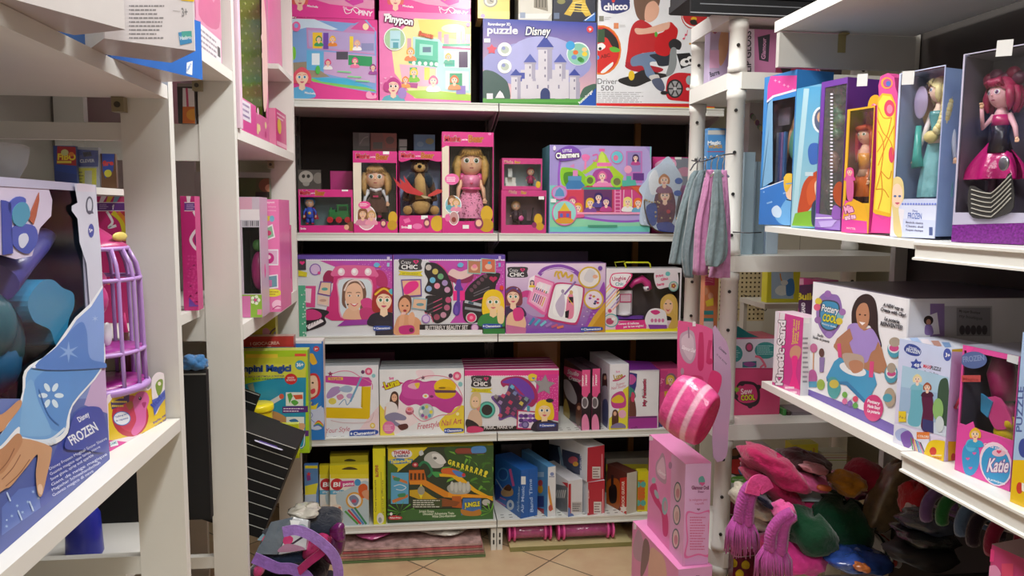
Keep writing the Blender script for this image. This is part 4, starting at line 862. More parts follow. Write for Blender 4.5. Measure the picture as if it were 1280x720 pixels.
for p in loc2('A4',[(q.x,q.y)for q in spl([(a,b,0)for a,b in((672,372),(700,382),(730,385),(715,440),(800,448))],3,False)],c_Y,ctr):g.ball((p[0],-.012,p[1]),(.005,.004,.005),'c9b48a',seg=8,rings=6)
g.build('headband',STEEL,t)
g=G();g.prism(loc2('A4',[(p.x,p.y)for p in spl([(a,b,0)for a,b in((735,225),(790,240),(826,290),(800,420),(795,500),(700,485),(660,460),(660,380),(690,280))],4)],c_Y,ctr),-.026,-.0255,'#fff');g.build('blister',FILM2,t);bpy.context.view_layer.update();t.location.z+=BZ[1]+.001-min((q.matrix_world@v.co).z for q in t.children for v in q.data.vertices)
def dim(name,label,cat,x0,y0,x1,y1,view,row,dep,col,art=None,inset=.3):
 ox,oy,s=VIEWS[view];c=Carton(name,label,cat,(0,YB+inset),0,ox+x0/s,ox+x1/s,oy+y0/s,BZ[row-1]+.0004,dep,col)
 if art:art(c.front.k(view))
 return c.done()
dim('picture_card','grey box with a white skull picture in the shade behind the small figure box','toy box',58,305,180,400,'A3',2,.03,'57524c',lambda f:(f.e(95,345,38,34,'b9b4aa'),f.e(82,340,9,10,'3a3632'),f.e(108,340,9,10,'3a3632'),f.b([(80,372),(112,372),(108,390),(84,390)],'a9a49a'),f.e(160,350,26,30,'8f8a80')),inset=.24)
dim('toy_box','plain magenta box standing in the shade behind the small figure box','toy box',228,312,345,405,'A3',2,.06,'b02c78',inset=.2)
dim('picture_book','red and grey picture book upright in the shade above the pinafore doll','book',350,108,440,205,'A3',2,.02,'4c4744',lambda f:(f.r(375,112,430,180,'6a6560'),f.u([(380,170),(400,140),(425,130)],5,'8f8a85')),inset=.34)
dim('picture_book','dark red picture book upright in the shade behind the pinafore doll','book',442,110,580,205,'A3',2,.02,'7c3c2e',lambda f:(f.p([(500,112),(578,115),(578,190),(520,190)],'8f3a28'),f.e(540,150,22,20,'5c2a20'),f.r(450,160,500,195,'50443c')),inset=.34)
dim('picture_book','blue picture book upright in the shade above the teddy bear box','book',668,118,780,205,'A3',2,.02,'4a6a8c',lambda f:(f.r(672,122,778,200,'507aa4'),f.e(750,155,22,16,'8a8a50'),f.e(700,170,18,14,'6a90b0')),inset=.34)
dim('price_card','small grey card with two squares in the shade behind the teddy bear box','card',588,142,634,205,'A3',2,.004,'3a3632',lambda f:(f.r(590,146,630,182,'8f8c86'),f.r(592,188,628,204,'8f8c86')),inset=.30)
def crazy(f,x,y,w_=128,h_=66,y2=True,rib=True):
 f.b([(x,y+4),(x+w_*.5,y),(x+w_,y+4),(x+w_-3,y+h_*.5),(x+w_,y+h_-4),(x+w_*.5,y+h_),(x,y+h_-4),(x+3,y+h_*.5)],'3c3a40',3)
 f.t('Crazy',x+w_*.08,y+h_*.46,x+w_*.52,y+h_*.46,h_*.3,'e8e8ea',0,shear=.1);f.t('CHIC',x+w_*.1,y+h_*.9,x+w_*.82,y+h_*.9,h_*.36,'ffffff',1);f.heart(x+w_*.75,y+h_*.28,w_*.13,'e0307c');f.heart(x+w_*.76,y+h_*.28,w_*.06,'3c3a40')
 if rib:f.p([(x-5,y+h_+2),(x+w_*.5,y+h_+10),(x+w_+8,y+h_+6),(x+w_-6,y+h_+18),(x+w_+8,y+h_+34),(x+w_*.5,y+h_+30),(x-5,y+h_+28),(x+8,y+h_+14)],'d8cc2c');f.t('BY YOURSELF',x+w_*.15,y+h_+24,x+w_*.85,y+h_+26,9,'8c8420')
def clem(f,x0,y0,x1,y1,h):
 m=(x0+x1)/2;f.b([(x0,y0-h*.4),(x0+h*.4,y0-h*1.15),(m,(y0+y1)/2-h*1.15),(x1,y1-h*.9),(x1,y1+h*.1),(m,(y0+y1)/2+h*.35),(x0+h*.4,y0+h*.4)],'2f50a8',3);f.t('Clementoni',x0+h,y0,x1-h*.35,y1,h*.75,'ffffff',1);f.e(x0+h*.45,y0-h*.4,h*.25,h*.3,'dfe6f4')
Z3=BZ[2]
def lace(f,x0,x1,y,n,col='ffffff'):
 [f.e(x0+(x1-x0)*(k+.5)/n,y,(x1-x0)/n*.42,(x1-x0)/n*.42,col,n=8)for k in range(n)]
c=bx('craft_box','purple and pink box showing a girl in a pink dressing mirror','toy box',371,491,319,3,.11,'8c3f9c',cols={'T':'6a48a0','L':'7a58a8','R':'7a58a8'});f=c.front.k('A5')
f.r(40,80,610,550,'dfe0e4');f.dots(60,120,610,540,60,44,2.2,'bfc3cc');f.p([(180,118),(605,118),(605,380),(520,470),(470,460),(330,200),(285,160)],'c44aa8');f.p([(245,118),(605,118),(605,180),(400,160)],'b84ab4');f.dots(400,125,600,260,12,8,2,'ecb8e4',3);f.r(40,84,610,112,'6248a4');lace(f,75,608,114,44,'ecdcf4')
f.r(-10,118,40,250,'c84ab0');f.e(156,168,33,34,'8d62b8');f.e(156,168,27,28,'d8bce0');f.e(178,188,9,9,'e04890')
f.b([(200,215),(225,175),(265,185),(275,230),(215,260)],'9c2454');f.b([(500,175),(545,180),(570,230),(560,270),(500,250)],'b8306c');f.b([(262,165),(290,148),(380,143),(480,150),(500,170),(500,215),(262,210)],'e0669c')
f.p([(262,205),(500,208),(515,330),(500,450),(420,462),(250,460),(210,440),(230,350),(255,280)],'d0347c');f.b([(285,222),(400,215),(478,228),(482,330),(470,440),(380,452),(300,440),(288,330)],'e89cbc',3);f.b([(292,230),(400,222),(472,236),(475,330),(462,435),(380,447),(308,435),(295,330)],'d8e4ec',3)
for x in(305,381,458):f.e(x,182,20,22,'f6dbe6');f.e(x-3,178,10,11,'ffffff')
f.b([(308,330),(318,255),(365,225),(425,240),(448,300),(440,360),(450,420),(415,448),(405,330),(330,340),(335,390),(312,370)],'7a5848');f.b([(330,400),(360,385),(400,390),(425,448),(318,448)],'e8b898');f.b([(328,300),(345,262),(385,245),(420,270),(428,330),(410,385),(378,405),(345,385),(328,340)],'edc0a2');f.u([(322,290),(350,240),(400,232),(435,275)],10,'e9d5cf')
for x in(352,402):f.e(x,318,10,5,'ffffff');f.e(x,318,5,5,'5a4030');f.l([(x-14,302),(x,298),(x+12,302)],4,'6a4838')
f.b([(355,362),(378,366),(402,360),(380,380)],'d86070');f.p([(362,365),(396,364),(380,372)],'ffffff');f.e(342,368,5,5,'3a2a24');f.b([(415,350),(450,330),(480,345),(485,400),(440,400)],'d8448c');f.b([(410,400),(450,385),(490,400),(485,455),(425,455)],'c83c7c')
f.p([(185,235),(250,238),(245,322),(168,308)],'7e4c98');f.p([(192,242),(245,245),(240,315),(175,302)],'e9c4a8');f.e(210,280,18,9,'58a8a0');f.p([(168,310),(238,325),(235,380),(165,368)],'d8c8d0');f.p([(173,316),(233,330),(230,374),(170,362)],'e6c8b4');f.e(200,345,20,8,'c8a090')
f.p([(80,262),(160,262),(155,385),(90,380)],'d84a8c');f.p([(100,275),(135,278),(130,360),(100,355)],'f0d0e0');f.b([(85,420),(130,390),(215,400),(235,415),(210,440),(215,480),(130,515),(85,515)],'2e282e');f.b([(85,410),(140,395),(190,420),(180,450),(95,455)],'d03c80');f.p([(100,490),(190,450),(205,465),(120,510)],'f0e6ea');[f.l([(110+k*16,500-k*9),(118+k*16,480-k*9)],3,'2e282e')for k in range(6)]
f.p([(325,458),(490,452),(470,482),(280,492)],'9c3ca4');f.b([(490,140),(505,128),(525,138),(515,155),(495,152)],'68b8dc');f.r(518,148,532,156,'e89038')
f.girl(548,345,45,'f8d8b8','a4302c','long','2c2838',hh=1.8,band='ecc038',eye='3a7a58');f.r(500,462,605,545,'302c3c');f.b([(575,290),(595,278),(608,300),(590,310)],'58b8c8');clem(f,487,510,588,508,17)
f.r(566,95,582,115,'d8c8ec');f.r(566,130,580,152,'a8d0e8');f.r(40,108,104,170,'3c3a40');f.heart(82,130,16,'e0307c');f.p([(60,172),(110,185),(108,210),(60,205)],'d8cc2c');c.done()
c=bx('craft_box','purple and pink box with a black butterfly of make-up','toy box',491.6,631,318.8,3,.11,'8c3f9c',cols={'T':'6a48a0','R':'6a3f9c','L':'7a58a8'});f=c.front.k('A5')
f.r(605,80,1240,540,'dfe0e4');f.dots(612,120,1000,530,46,44,2.2,'bfc3cc');f.p([(800,118),(1240,118),(1240,470),(925,475),(960,430),(1000,300),(900,190)],'c24cae');f.dots(1040,125,1230,260,12,8,2.2,'ecb8e4',5);f.r(605,86,1240,112,'5c46a4');lace(f,612,1238,114,52,'ecdcf4')
crazy(f,635,106)
BK='28242a'
f.b([(785,140),(800,128),(850,135),(900,180),(935,250),(942,300),(925,325),(860,320),(795,305),(780,280),(800,230),(780,185)],BK);f.b([(790,320),(850,318),(915,325),(935,370),(925,430),(880,468),(845,475),(820,450),(815,420),(780,410),(790,360)],BK)
f.b([(1210,190),(1165,188),(1110,200),(1040,255),(1010,300),(1005,330),(1060,340),(1150,325),(1180,290),(1190,250),(1208,215)],BK);f.b([(1180,330),(1060,330),(1005,340),(998,420),(1015,465),(1060,475),(1110,450),(1130,400)],BK)
f.u([(850,128),(905,178),(940,250),(945,310)],5,'d8407c');f.u([(1170,180),(1090,195),(1020,260),(1000,320)],5,'d8407c');f.u([(780,415),(815,430),(830,470)],4,'d8407c')
f.b([(915,195),(940,165),(985,180),(1035,165),(1060,190),(1020,215),(985,225),(945,215)],'e6c6c2');f.b([(915,200),(950,215),(985,228),(1030,212),(1060,195),(1040,240),(940,240)],'8c2a58');f.r(943,290,1010,345,'f02c8c')
f.b([(965,230),(985,225),(990,260),(1000,285),(965,290),(950,275),(960,255)],'5a3a9c');f.r(965,285,982,360,'5c3ca0');f.b([(950,365),(975,345),(985,370),(980,420),(960,432),(942,410)],'5a3a9c');f.e(962,400,10,26,'7050b8')
for x,y,q in((803,157,'c8bfb8'),(841,180,'c8b860'),(872,208,'6aa878'),(826,229,'6ab8d8'),(896,245,'a890c4'),(852,262,'e890a8'),(805,278,'8cacd8'),(910,284,'cc98b8'),(916,342,'c8507c'),(908,386,'b86080'),(888,428,'c890a8'),(850,440,'a04860')):f.e(x,y,19,19,'4a444c');f.e(x,y,16.5,16.5,q)
for y in(345,375,395):f.l([(795,y+28),(880,y-10)],7,'56505a');f.l([(830,y+12),(880,y-12)],4,'d04878')
for k in range(5):f.e(1048+k*20,285-k*20,11,13,'6a4858',rot=-40)
for y in(285,300):f.l([(1060,y+20),(1150,y-18)],6,'6a646c')
f.heart(1172,222,24,'b82c5c');f.e(1047,443,31,30,'c8d0d0');f.e(1047,443,26,25,'e83c78');f.e(1047,443,10,10,'f490b0');f.l([(1010,350),(1105,372)],16,'b8c0c8');f.l([(1010,388),(1105,402)],14,'8f969e');f.l([(1030,355),(1060,362)],14,'40606c');f.l([(1050,350),(1115,330)],5,'e04880')
for a,b in(((1030,118,1098,190),'b87c5c'),((1108,108,1182,185),'d06c50')):
 x0,y0,x1,y1=a;f.p([(x0-5,y0-5),(x1+4,y0+4),(x1+4,y1+6),(x0-5,y1)],'8fc4bc');f.p([(x0,y0),(x1,y0+4),(x1,y1),(x0,y1-4)],b);f.e((x0+x1)/2,(y0+y1)/2+5,20,16,'e8b89c')
f.e(1066,150,14,12,'e888a4');f.e(1150,130,10,8,'4aa0c8');f.b([(968,140),(985,128),(1003,138),(993,155),(972,152)],'68b8dc')
f.p([(645,225),(762,222),(765,320),(658,328)],'6e4c98');f.p([(652,232),(755,230),(758,312),(664,320)],'e9b494');f.b([(660,275),(690,240),(735,235),(745,265),(705,300),(670,310)],'e8308c');f.p([(715,330),(796,335),(790,402),(706,392)],'8fb4c0');f.p([(720,337),(790,341),(784,396),(712,386)],'e3bb9c');f.e(755,368,22,9,'6898a0');f.e(788,450,25,25,'a478c8');f.e(788,450,19,19,'d8c0e4')
f.b([(630,380),(640,330),(680,312),(705,335),(700,400),(660,420)],'6a4030');f.b([(615,470),(640,430),(700,430),(755,460),(755,540),(612,540)],'dca078');f.b([(635,360),(665,328),(695,355),(695,400),(668,425),(642,405)],'e3a680');[f.e(x,375,6,4,'3a2a20')for x in(655,682)];f.e(668,403,10,7,'a03038');f.b([(640,440),(655,405),(665,440),(655,500),(635,490)],'e4ac88');f.b([(690,430),(712,410),(725,440),(715,490),(690,480)],'e4ac88')
for k in range(4):f.l([(650+k*6,425),(653+k*6,412)],4,'f4d0d8')
f.b([(637,495),(700,485),(722,500),(715,532),(645,535)],'c83080');f.e(705,514,13,13,'6a2848');f.p([(752,482),(1240,478),(1240,530),(752,535)],'262226');f.t('BUTTERFLY BEAUTY SET',785,511,1028,508,22,'e8e4e4',1);f.e(1067,500,22,22,'a870b0');f.e(1067,500,17,17,'e0b8d8')
f.r(752,512,1110,540,'e6e6e8');f.girl(1172,355,42,'f4d2a0','f2cc24','long','3a8a44',hh=2.2,eye='3a7048',lips='d87878');f.b([(1195,400),(1215,375),(1235,400),(1230,470),(1200,470)],'f4d2a0');f.r(1115,505,1240,540,'2f7c3c');f.e(1220,272,12,14,'e04830');clem(f,1110,498,1218,496,17);f.r(1202,92,1216,116,'c8b4e4');f.r(1202,130,1214,152,'7ab8e0');c.done()
c=bx('craft_box','lilac box with a pink drawing case and markers beside a handle case','toy box',632,756,329,3,.12,'c6a3cc',cols={'T':'7a589c','L':'a888b8','R':'8a6aa8'});f=c.front.k('A6')
f.p([(58,145),(670,145),(670,570),(58,578)],'d9b8dc',grad=('7a3ca8','ead2e8','v'));f.p([(60,575),(160,575),(200,480),(100,440),(60,480)],'9c5cb0');f.b([(640,300),(670,280),(670,570),(530,570),(560,500)],'9a4cb4');f.p([(560,565),(672,420),(672,570)],'c69028');f.p([(540,572),(600,470),(672,380),(672,420),(570,565)],'d8a83c')
crazy(f,72,165,122,66,rib=False)
f.u([(265,215),(300,180),(380,162),(450,175),(500,205),(520,235)],26,'8a4cb0');f.u([(280,205),(330,178),(400,170),(480,195)],4,'e8d0ec')
f.b([(130,350),(200,310),(260,380),(320,470),(290,490),(190,440)],'c83c88');f.b([(150,390),(180,350),(250,400),(300,470),(210,460)],'b498c4')
f.p([(235,215),(360,260),(360,300),(305,460),(285,460),(190,390),(190,370)],'e06aa8');f.p([(240,225),(352,265),(298,445),(200,378)],'f0a0c8');f.p([(265,255),(340,280),(322,330),(250,300)],'f6e4ee');f.p([(240,320),(315,350),(285,425),(215,378)],'f2c4dc')
for k in range(6):f.l([(258+k*13,262+k*5),(246+k*13,300+k*5)],6,('f0f0f0','e8e8f0','f4f4f4','e6eef0','f4f0f0','ececf4')[k]);f.l([(252+k*12,290+k*5),(247+k*12,305+k*5)],6,('3a3a4c','4c6cb0','b03c58','5c3c8c','d87c3c','3c8c58')[k]);f.l([(242+k*12,328+k*5),(226+k*11,372+k*7)],6,('3c3c54','4060a8','6a4498','a83c60','d8645c','e0b83c')[k])
f.p([(205,235),(240,215),(225,320),(195,300)],'f4e8f0');f.girl(222,262,9,'f4d0b0','4a3868','long','e8c840')
f.b([(350,290),(375,262),(450,265),(530,280),(545,310),(530,420),(505,505),(480,522),(400,510),(325,490),(312,450),(330,370)],'c43c74',4);f.b([(360,295),(380,272),(450,273),(522,288),(534,315),(520,415),(496,495),(470,508),(400,497),(330,478),(322,450),(340,370)],'efeef0',4);f.b([(375,285),(450,285),(500,297),(505,400),(480,480),(400,470),(350,450),(365,350)],'f8f8f8',3)
f.b([(395,345),(415,325),(425,400),(410,470),(385,460),(365,400)],'c8bcd4');f.e(410,315,10,12,'a89cb8');f.b([(440,350),(470,330),(480,420),(470,480),(430,470)],'e88aa8');f.e(462,322,11,13,'d8b070');f.r(448,350,475,385,'2c2830');f.l([(438,350),(475,400)],4,'f0d040');f.p([(425,440),(450,430),(445,480),(425,478)],'1c1c20');f.l([(420,335),(490,255)],12,'8c6cac');f.u([(390,240),(380,210),(400,195),(410,225),(430,200),(440,230),(470,215),(460,255)],12,'dcb444');f.u([(360,225),(370,195),(390,200)],10,'dcb444')
f.e(574,230,70,68,'d8b43c');f.e(574,230,60,58,'ece6e4');f.b([(540,240),(570,180),(610,200),(590,260)],'d8d4d8');f.e(610,225,16,12,'e8b090');f.e(600,365,62,62,'d8b43c');f.e(600,365,52,52,'ede0ec');[f.e(600+26*math.cos(k*1.3),365+26*math.sin(k*1.7),9,7,q)for k,q in enumerate(('d84a7c','3c3c5c','9a4cb0','d87c9c','584c8c','c83c58','d0a03c'))]
for k,q in enumerate(('3c88b8','50b0c8','7cc8d8','a87cc0','c85c80','e07c5c')):f.l([(205+k*34,520+k*4),(235+k*36,480+k*10)],15,q)
f.girl(105,350,38,'f2cdb0','7c3c48','long','3c2c50',hh=1.6,band='5a4488',eye='3a7a60');f.b([(65,480),(100,440),(160,450),(185,520),(150,575),(70,570)],'e8bc9c');f.b([(105,430),(150,415),(172,450),(160,490),(115,495)],'d83c84');f.p([(62,520),(185,540),(182,575),(62,575)],'c8709c');f.e(640,173,14,14,'7a4cb0');clem(f,520,556,650,552,18)
[f.star(x,y,7,'f0d8f0',4,.3)for x,y in((540,470),(560,440),(600,455),(200,520),(130,300),(530,520))];[f.e(540+k%3*22,415+k*12,8,6,'a878c0')for k in range(6)];c.done()
c=bx('nail_set_case','rounded window case with a yellow handle, pink nail printer inside','boxed toy',756.5,850,335.5,3,.10,'d8d4dc',win=True,inner='4c4244',cols={'T':'d0ccd4'});c.root=True;f=c.front.k('A6')
c.frame_front((.14,.17,.98,.93),'ece8ee');f.r(672,180,735,500,'efe6ec');[f.p([(672,300+k*22),(760,200+k*22),(760,212+k*22),(672,312+k*22)],('f0b0a8','f4d080','e8e8e8','b8a0d0')[k%4])for k in range(9)];f.r(672,460,735,500,'ece6ec');f.r(672,495,1118,570,'e8c8d8');f.b([(975,200),(1000,182),(1080,182),(1118,200),(1118,300),(1060,290),(1000,300),(975,250)],'e9dfe6');[f.t(t_,x,y,x+46,y-10,15,'e0407c',2)for t_,x,y in(('Print',985,232),('Glitz',1015,252),('Stamp',990,284))]
f.e(1057,208,15,14,'70c0c0');f.e(1092,285,30,32,'78b8b4');f.e(1092,285,24,26,'c8c8b8');f.flower(1092,282,15,'b85848');f.p([(672,552),(1118,540),(1118,566),(672,570)],'ecdc1c');f.p([(735,500),(925,490),(925,545),(735,552)],'e23c8c');f.t('Centro di bellezza',752,522,880,517,13,'#fff',1);f.t('per le tue unghie!',785,540,908,532,12,'#fff',1)
f.b([(705,225),(725,205),(800,200),(838,210),(830,240),(800,280),(775,300),(715,290),(698,260)],'e23c7c',4);f.b([(710,228),(730,210),(800,206),(830,214),(822,240),(795,272),(772,290),(722,282),(705,258)],'f2eef2',4);f.t('Unghie',716,252,800,245,24,'b83068',1);f.t('Chic',735,282,785,278,20,'58a8b0',1);f.l([(800,262),(825,220)],6,'b03068')
f.e(708,495,46,42,'4ca8a8');f.e(708,495,40,36,'d8d0d0');f.e(700,500,24,20,'b84c6c');f.e(722,485,12,10,'e8e8e8');f.r(682,420,718,452,'f0dcd8');f.e(700,436,12,12,'d84868')
f.p([(1040,340),(1040,470),(1000,440),(1010,380)],'3c3436');f.b([(1020,450),(1012,380),(1040,340),(1085,335),(1115,380),(1118,480),(1118,535),(1060,540),(1080,480)],'d8b058');f.b([(1030,400),(1045,355),(1080,352),(1092,400),(1070,450),(1040,445)],'f0c4a0');[f.e(x,392,6,4,'3a4a5a')for x in(1045,1073)];f.b([(1045,425),(1060,430),(1072,422),(1058,440)],'d85868');f.b([(1030,395),(1040,350),(1070,340),(1100,375),(1105,460),(1088,430),(1085,385),(1055,365)],'dcb860')
f.b([(920,470),(945,430),(990,420),(1040,440),(1052,500),(1045,530),(940,530),(918,505)],'efecf0');f.p([(935,520),(1050,522),(1052,545),(945,548)],'8c44a4');f.b([(950,440),(985,430),(1010,445),(980,460)],'e03c88');[f.e(960+k*22,495,9,12,'d878a8')for k in range(4)]
def L6(c,px,py,off=.03):return c.fx(620+px/4.923,300+py/4.923,off)
g=G();x0,z0=L6(c,745,462);x1,z1=L6(c,845,312);g.box(x0,-.015,z0,x1,.02,z1,'f0edf2',b=.01);g.lathe([(.030,0),(.034,.006),(.028,.014)],'e9e4ea',((x0+x1)/2,0,z0-.004));q0=L6(c,735,488);q1=L6(c,915,470);g.box(q0[0],-.02,q0[1],q1[0],.02,q1[1],'7c48b4',b=.01)
a=G();pts=[L6(c,*p)for p in((830,290),(855,262),(900,240),(935,268),(948,305))];a.tube([(p[0],-.01,p[1])for p in pts],[.010,.013,.020,.019,.016],'e23c94',seg=14);p=L6(c,932,300);a.tube([(p[0]-.004,-.012,p[1]+.012),(p[0]+.002,-.012,p[1]-.010)],[.017,.014],'f2eef4',seg=14);a.ball((p[0],-.028,p[1]),(.005,.003,.005),'3c2c6c',seg=8,rings=6)
s_=G();p0=L6(c,762,385);p1=L6(c,835,332);s_.box(p0[0],-.0175,p0[1],p1[0],-.0155,p1[1],'d8387c');s_.box(p0[0]+.004,-.0182,p0[1]+.005,p1[0]-.004,-.0178,p1[1]-.004,'f2d0e0')
c.parts.append(('nail_machine',g,PLAS,('applicator_arm',a,PLAS),('sticker',s_,CARD)))
h=G();pts=[L6(c,*p)for p in((800,185),(786,140),(795,137),(930,137),(940,145),(948,185))];h.tube([(p[0],-c.d/2+.012,p[1])for p in pts],.0042,'c8cc1c',seg=4);pts=[L6(c,*p)for p in((750,175),(738,140),(800,134))];h.tube([(p[0],c.d/2-.05,p[1])for p in pts],.0035,'a8ac1c',seg=4);c.parts.append(('handle',h,PLAS));c.done()
c=bx('craft_box','narrow teal box squeezed in beside the dressing mirror box','toy box',371.2,383,357,3,.005,'58b08c',inset=.003);c.front.k('A5').dots(78,280,106,560,2,9,5,'cfe6da',2);c.done()
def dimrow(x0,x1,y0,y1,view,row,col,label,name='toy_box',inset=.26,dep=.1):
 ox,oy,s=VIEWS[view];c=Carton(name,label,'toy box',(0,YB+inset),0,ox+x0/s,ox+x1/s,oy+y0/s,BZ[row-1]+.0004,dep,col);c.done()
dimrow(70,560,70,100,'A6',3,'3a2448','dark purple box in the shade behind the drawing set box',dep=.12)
c=bx('craft_box','white box with a yellow and magenta sketching frame','toy box',378,474,458,4,.05,'dcdfe2',cols={'T':'c0c6cc','R':'a9aab4'},inset=.03);f=c.front.k('A7')
f.r(0,130,470,590,'e8e9ee');f.p([(300,575),(460,560),(460,380),(400,450)],'f0d8de');f.p([(130,195),(400,205),(418,230),(412,258),(360,262),(130,235)],'cc48a0');f.r(148,205,240,222,'ecc83c');f.t('Style',160,219,230,219,12,'b83c8c',1)
f.p([(130,395),(140,390),(362,395),(362,262),(412,262),(405,450),(395,462),(130,455)],'e6c214');f.p([(130,240),(355,262),(350,388),(130,385)],'eef2f4');f.p([(355,262),(362,262),(362,395),(350,388)],'c9a810')
f.b([(140,310),(170,270),(215,262),(225,290),(180,325),(145,335)],'b494c8');f.b([(215,275),(260,255),(298,268),(285,295),(240,295)],'a8bcd8');f.b([(200,320),(230,308),(245,330),(215,345)],'d890b0');f.e(175,352,24,20,'e8d860');f.e(285,320,24,16,'c4a8d4');f.u([(215,375),(250,340),(265,375),(290,345)],5,'78a4d0');f.l([(285,355),(355,200)],12,'74a8cc')
f.u([(160,190),(220,168),(290,170),(350,205),(415,240),(420,280)],5,'e080a8');f.star(162,184,18,'98385c');f.e(398,168,23,23,'e8608c');f.star(398,168,14,'f4c0d0',6,.6);f.e(362,172,11,12,'6c3c68');f.e(428,195,12,12,'90ccd0');f.e(422,502,16,17,'ecc83c');f.e(422,502,9,10,'f4ecc0')
f.t('Draw Your Style',40,558,280,535,30,'cc6c84',0,shear=.3);clem(f,280,562,448,552,26);f.u([(165,470),(260,485),(400,478),(430,420)],4,'d8b8c0');c.done();behind(c,2,.006,label='white sketching frame box mostly hidden in its row',group='drawing frame boxes')
c.o['label']='front white box with a yellow and magenta sketching frame'
c=bx('craft_box','front white box with a magenta cloud-shaped tray','toy box',475.2,580,462,4,.048,'dfe2e4',cols={'T':'b8bec4','R':'9a9ca8'},inset=.022);f=c.front.k('A7')
f.r(460,155,985,575,'eceef0');f.p([(465,570),(560,565),(520,440),(465,370)],'f0de50');f.b([(880,430),(985,380),(985,545),(870,545),(830,490)],'ecd43c');f.b([(690,165),(780,160),(800,200),(720,215)],'f2dce4');f.p([(560,340),(640,380),(700,480),(560,560),(520,470)],'f4e4e8')
f.b([(605,250),(640,222),(700,220),(740,232),(800,225),(880,240),(930,280),(972,330),(965,375),(930,390),(900,425),(850,415),(800,385),(740,390),(690,370),(640,380),(600,355),(585,330),(600,290)],'c23c98',4);f.b([(612,255),(650,230),(740,240),(800,235),(900,270),(940,300),(900,330),(700,340),(610,320)],'d04ca8',4)
f.e(868,262,68,48,'ecc418');f.e(870,300,65,38,'e0b410');f.p([(800,282),(935,285),(935,300),(810,300)],'5c3c50');f.e(850,270,22,6,'8c6c10');f.b([(640,255),(670,240),(710,245),(700,262),(690,278),(650,270)],'e8b0c8');f.b([(680,245),(712,240),(700,275)],'e8c83c');f.e(748,320,19,14,'f0eef0');f.e(748,320,9,7,'e8c830');f.e(785,323,12,8,'7c2c68')
f.e(752,418,48,52,'b8c8c8');[f.e(752+30*math.cos(k*.8),418+33*math.sin(k*.8),10,11,q)for k,q in enumerate(('e8e04c','58a8c8','e8708c','8c58a8','f0f0f0','48889c','c8d068','d8d8e8'))];f.e(650,412,26,24,'a85870');f.e(650,402,24,17,'e89cb0');f.e(650,402,12,8,'e86a60')
f.u([(650,235),(740,200),(830,195),(900,215),(950,270),(975,350),(920,425),(830,440),(740,475),(690,450),(650,400)],5,'e08aa4');f.star(732,208,15,'7c4c68');f.e(942,197,26,27,'e45c88');f.star(942,197,16,'f4c0d0',6,.6);f.e(902,195,13,14,'5c3460');f.e(962,247,14,15,'88c8cc');f.e(945,430,17,18,'ecd040');f.e(945,430,10,10,'f6f0b0')
f.p([(478,265),(490,255),(590,232),(614,240),(560,262),(520,280)],'c83c7c');f.t('Luna',500,278,592,248,42,'e8d420',2,'a84830',ow=3);f.t('Soy',525,220,555,214,15,'e060a0',2)
f.b([(528,345),(540,300),(565,292),(582,320),(578,400),(560,430),(530,400)],'4a3028');f.e(556,330,17,24,'e4b494');[f.e(x,326,3,2,'302020')for x in(549,562)];f.b([(505,370),(535,355),(570,375),(572,420),(520,440),(495,430)],'e8e4e4');f.b([(500,440),(560,420),(625,445),(620,468),(560,470),(600,500),(585,512),(510,470)],'8c88a8');f.b([(580,500),(630,490),(640,515),(605,530),(585,520)],'5c3030');f.l([(502,385),(496,440)],9,'e4b494')
f.e(522,513,38,39,'e478ac');f.a(495,495,550,535,4,'f6d0e0',3);f.t('Freestyle Nail Art',697,525,968,488,36,'c84468',0,shear=.3);clem(f,862,540,975,536,18);c.done();behind(c,3,.006,dx=0,label='white cloud-tray box mostly hidden in its row',group='nail art boxes')
c.o['label']='front white box with a magenta cloud-shaped tray'
c=bx('craft_box','front pink and white box with a star of make-up','toy box',580.8,697.5,462.5,4,.05,'d0408c',cols={'T':'a83870','R':'8c3c6c'},inset=.015);f=c.front.k('A8')
f.r(45,140,590,510,'e4e5ea');f.dots(55,200,420,480,44,34,2,'c4c8d0');f.r(45,150,590,182,'e43c8c');lace(f,60,575,184,40,'f4e0ec');f.p([(460,180),(585,170),(585,440),(470,420),(455,300)],'d83c94');f.dots(470,190,580,400,8,14,2,'f4b0d8',4);crazy(f,88,180,112,66)
f.b([(255,215),(290,190),(370,185),(430,220),(462,270),(465,320),(430,360),(380,320),(300,240),(270,245)],'a82c64');f.b([(265,215),(340,192),(400,215),(440,265),(445,315),(400,300),(330,230),(290,225)],'7040b0')
P5=[(322+r_*math.cos(math.radians(a)),345+r_*math.sin(math.radians(a)))for a,r_ in((-95,125),(-55,75),(-15,118),(30,72),(60,118),(95,70),(130,118),(165,78),(200,130),(-125,72))]
f.b(P5,'6c4c9c',4);f.b([(322+(x-322)*.87,345+(y-345)*.87)for x,y in P5],'453a58',4)
for x,y,q in((320,246,'68b8dc'),(298,282,'b8586c'),(335,282,'7888b8'),(228,302,'989090'),(268,297,'c84c74'),(362,308,'b05080'),(400,315,'7c9898'),(252,334,'a088b8'),(310,334,'c83c64'),(372,340,'c8b858'),(296,370,'b84c6c'),(335,372,'7c4878'),(252,408,'c85070'),(292,390,'b04070'),(325,398,'9c4474'),(350,310,'5c3c5c')):f.p([(x-14,y),(x-2,y-15),(x+15,y-4),(x+5,y+14)],q)
f.e(177,375,48,48,'40988c');f.e(177,375,40,40,'5cc0b0');f.e(177,376,31,31,'2e2c30');f.b([(118,340),(130,325),(140,345),(128,400),(118,380)],'d89080');f.star(505,235,62,'8c888c',5,.5,-85);f.star(505,235,62,'9a969a',5,.42,-85)
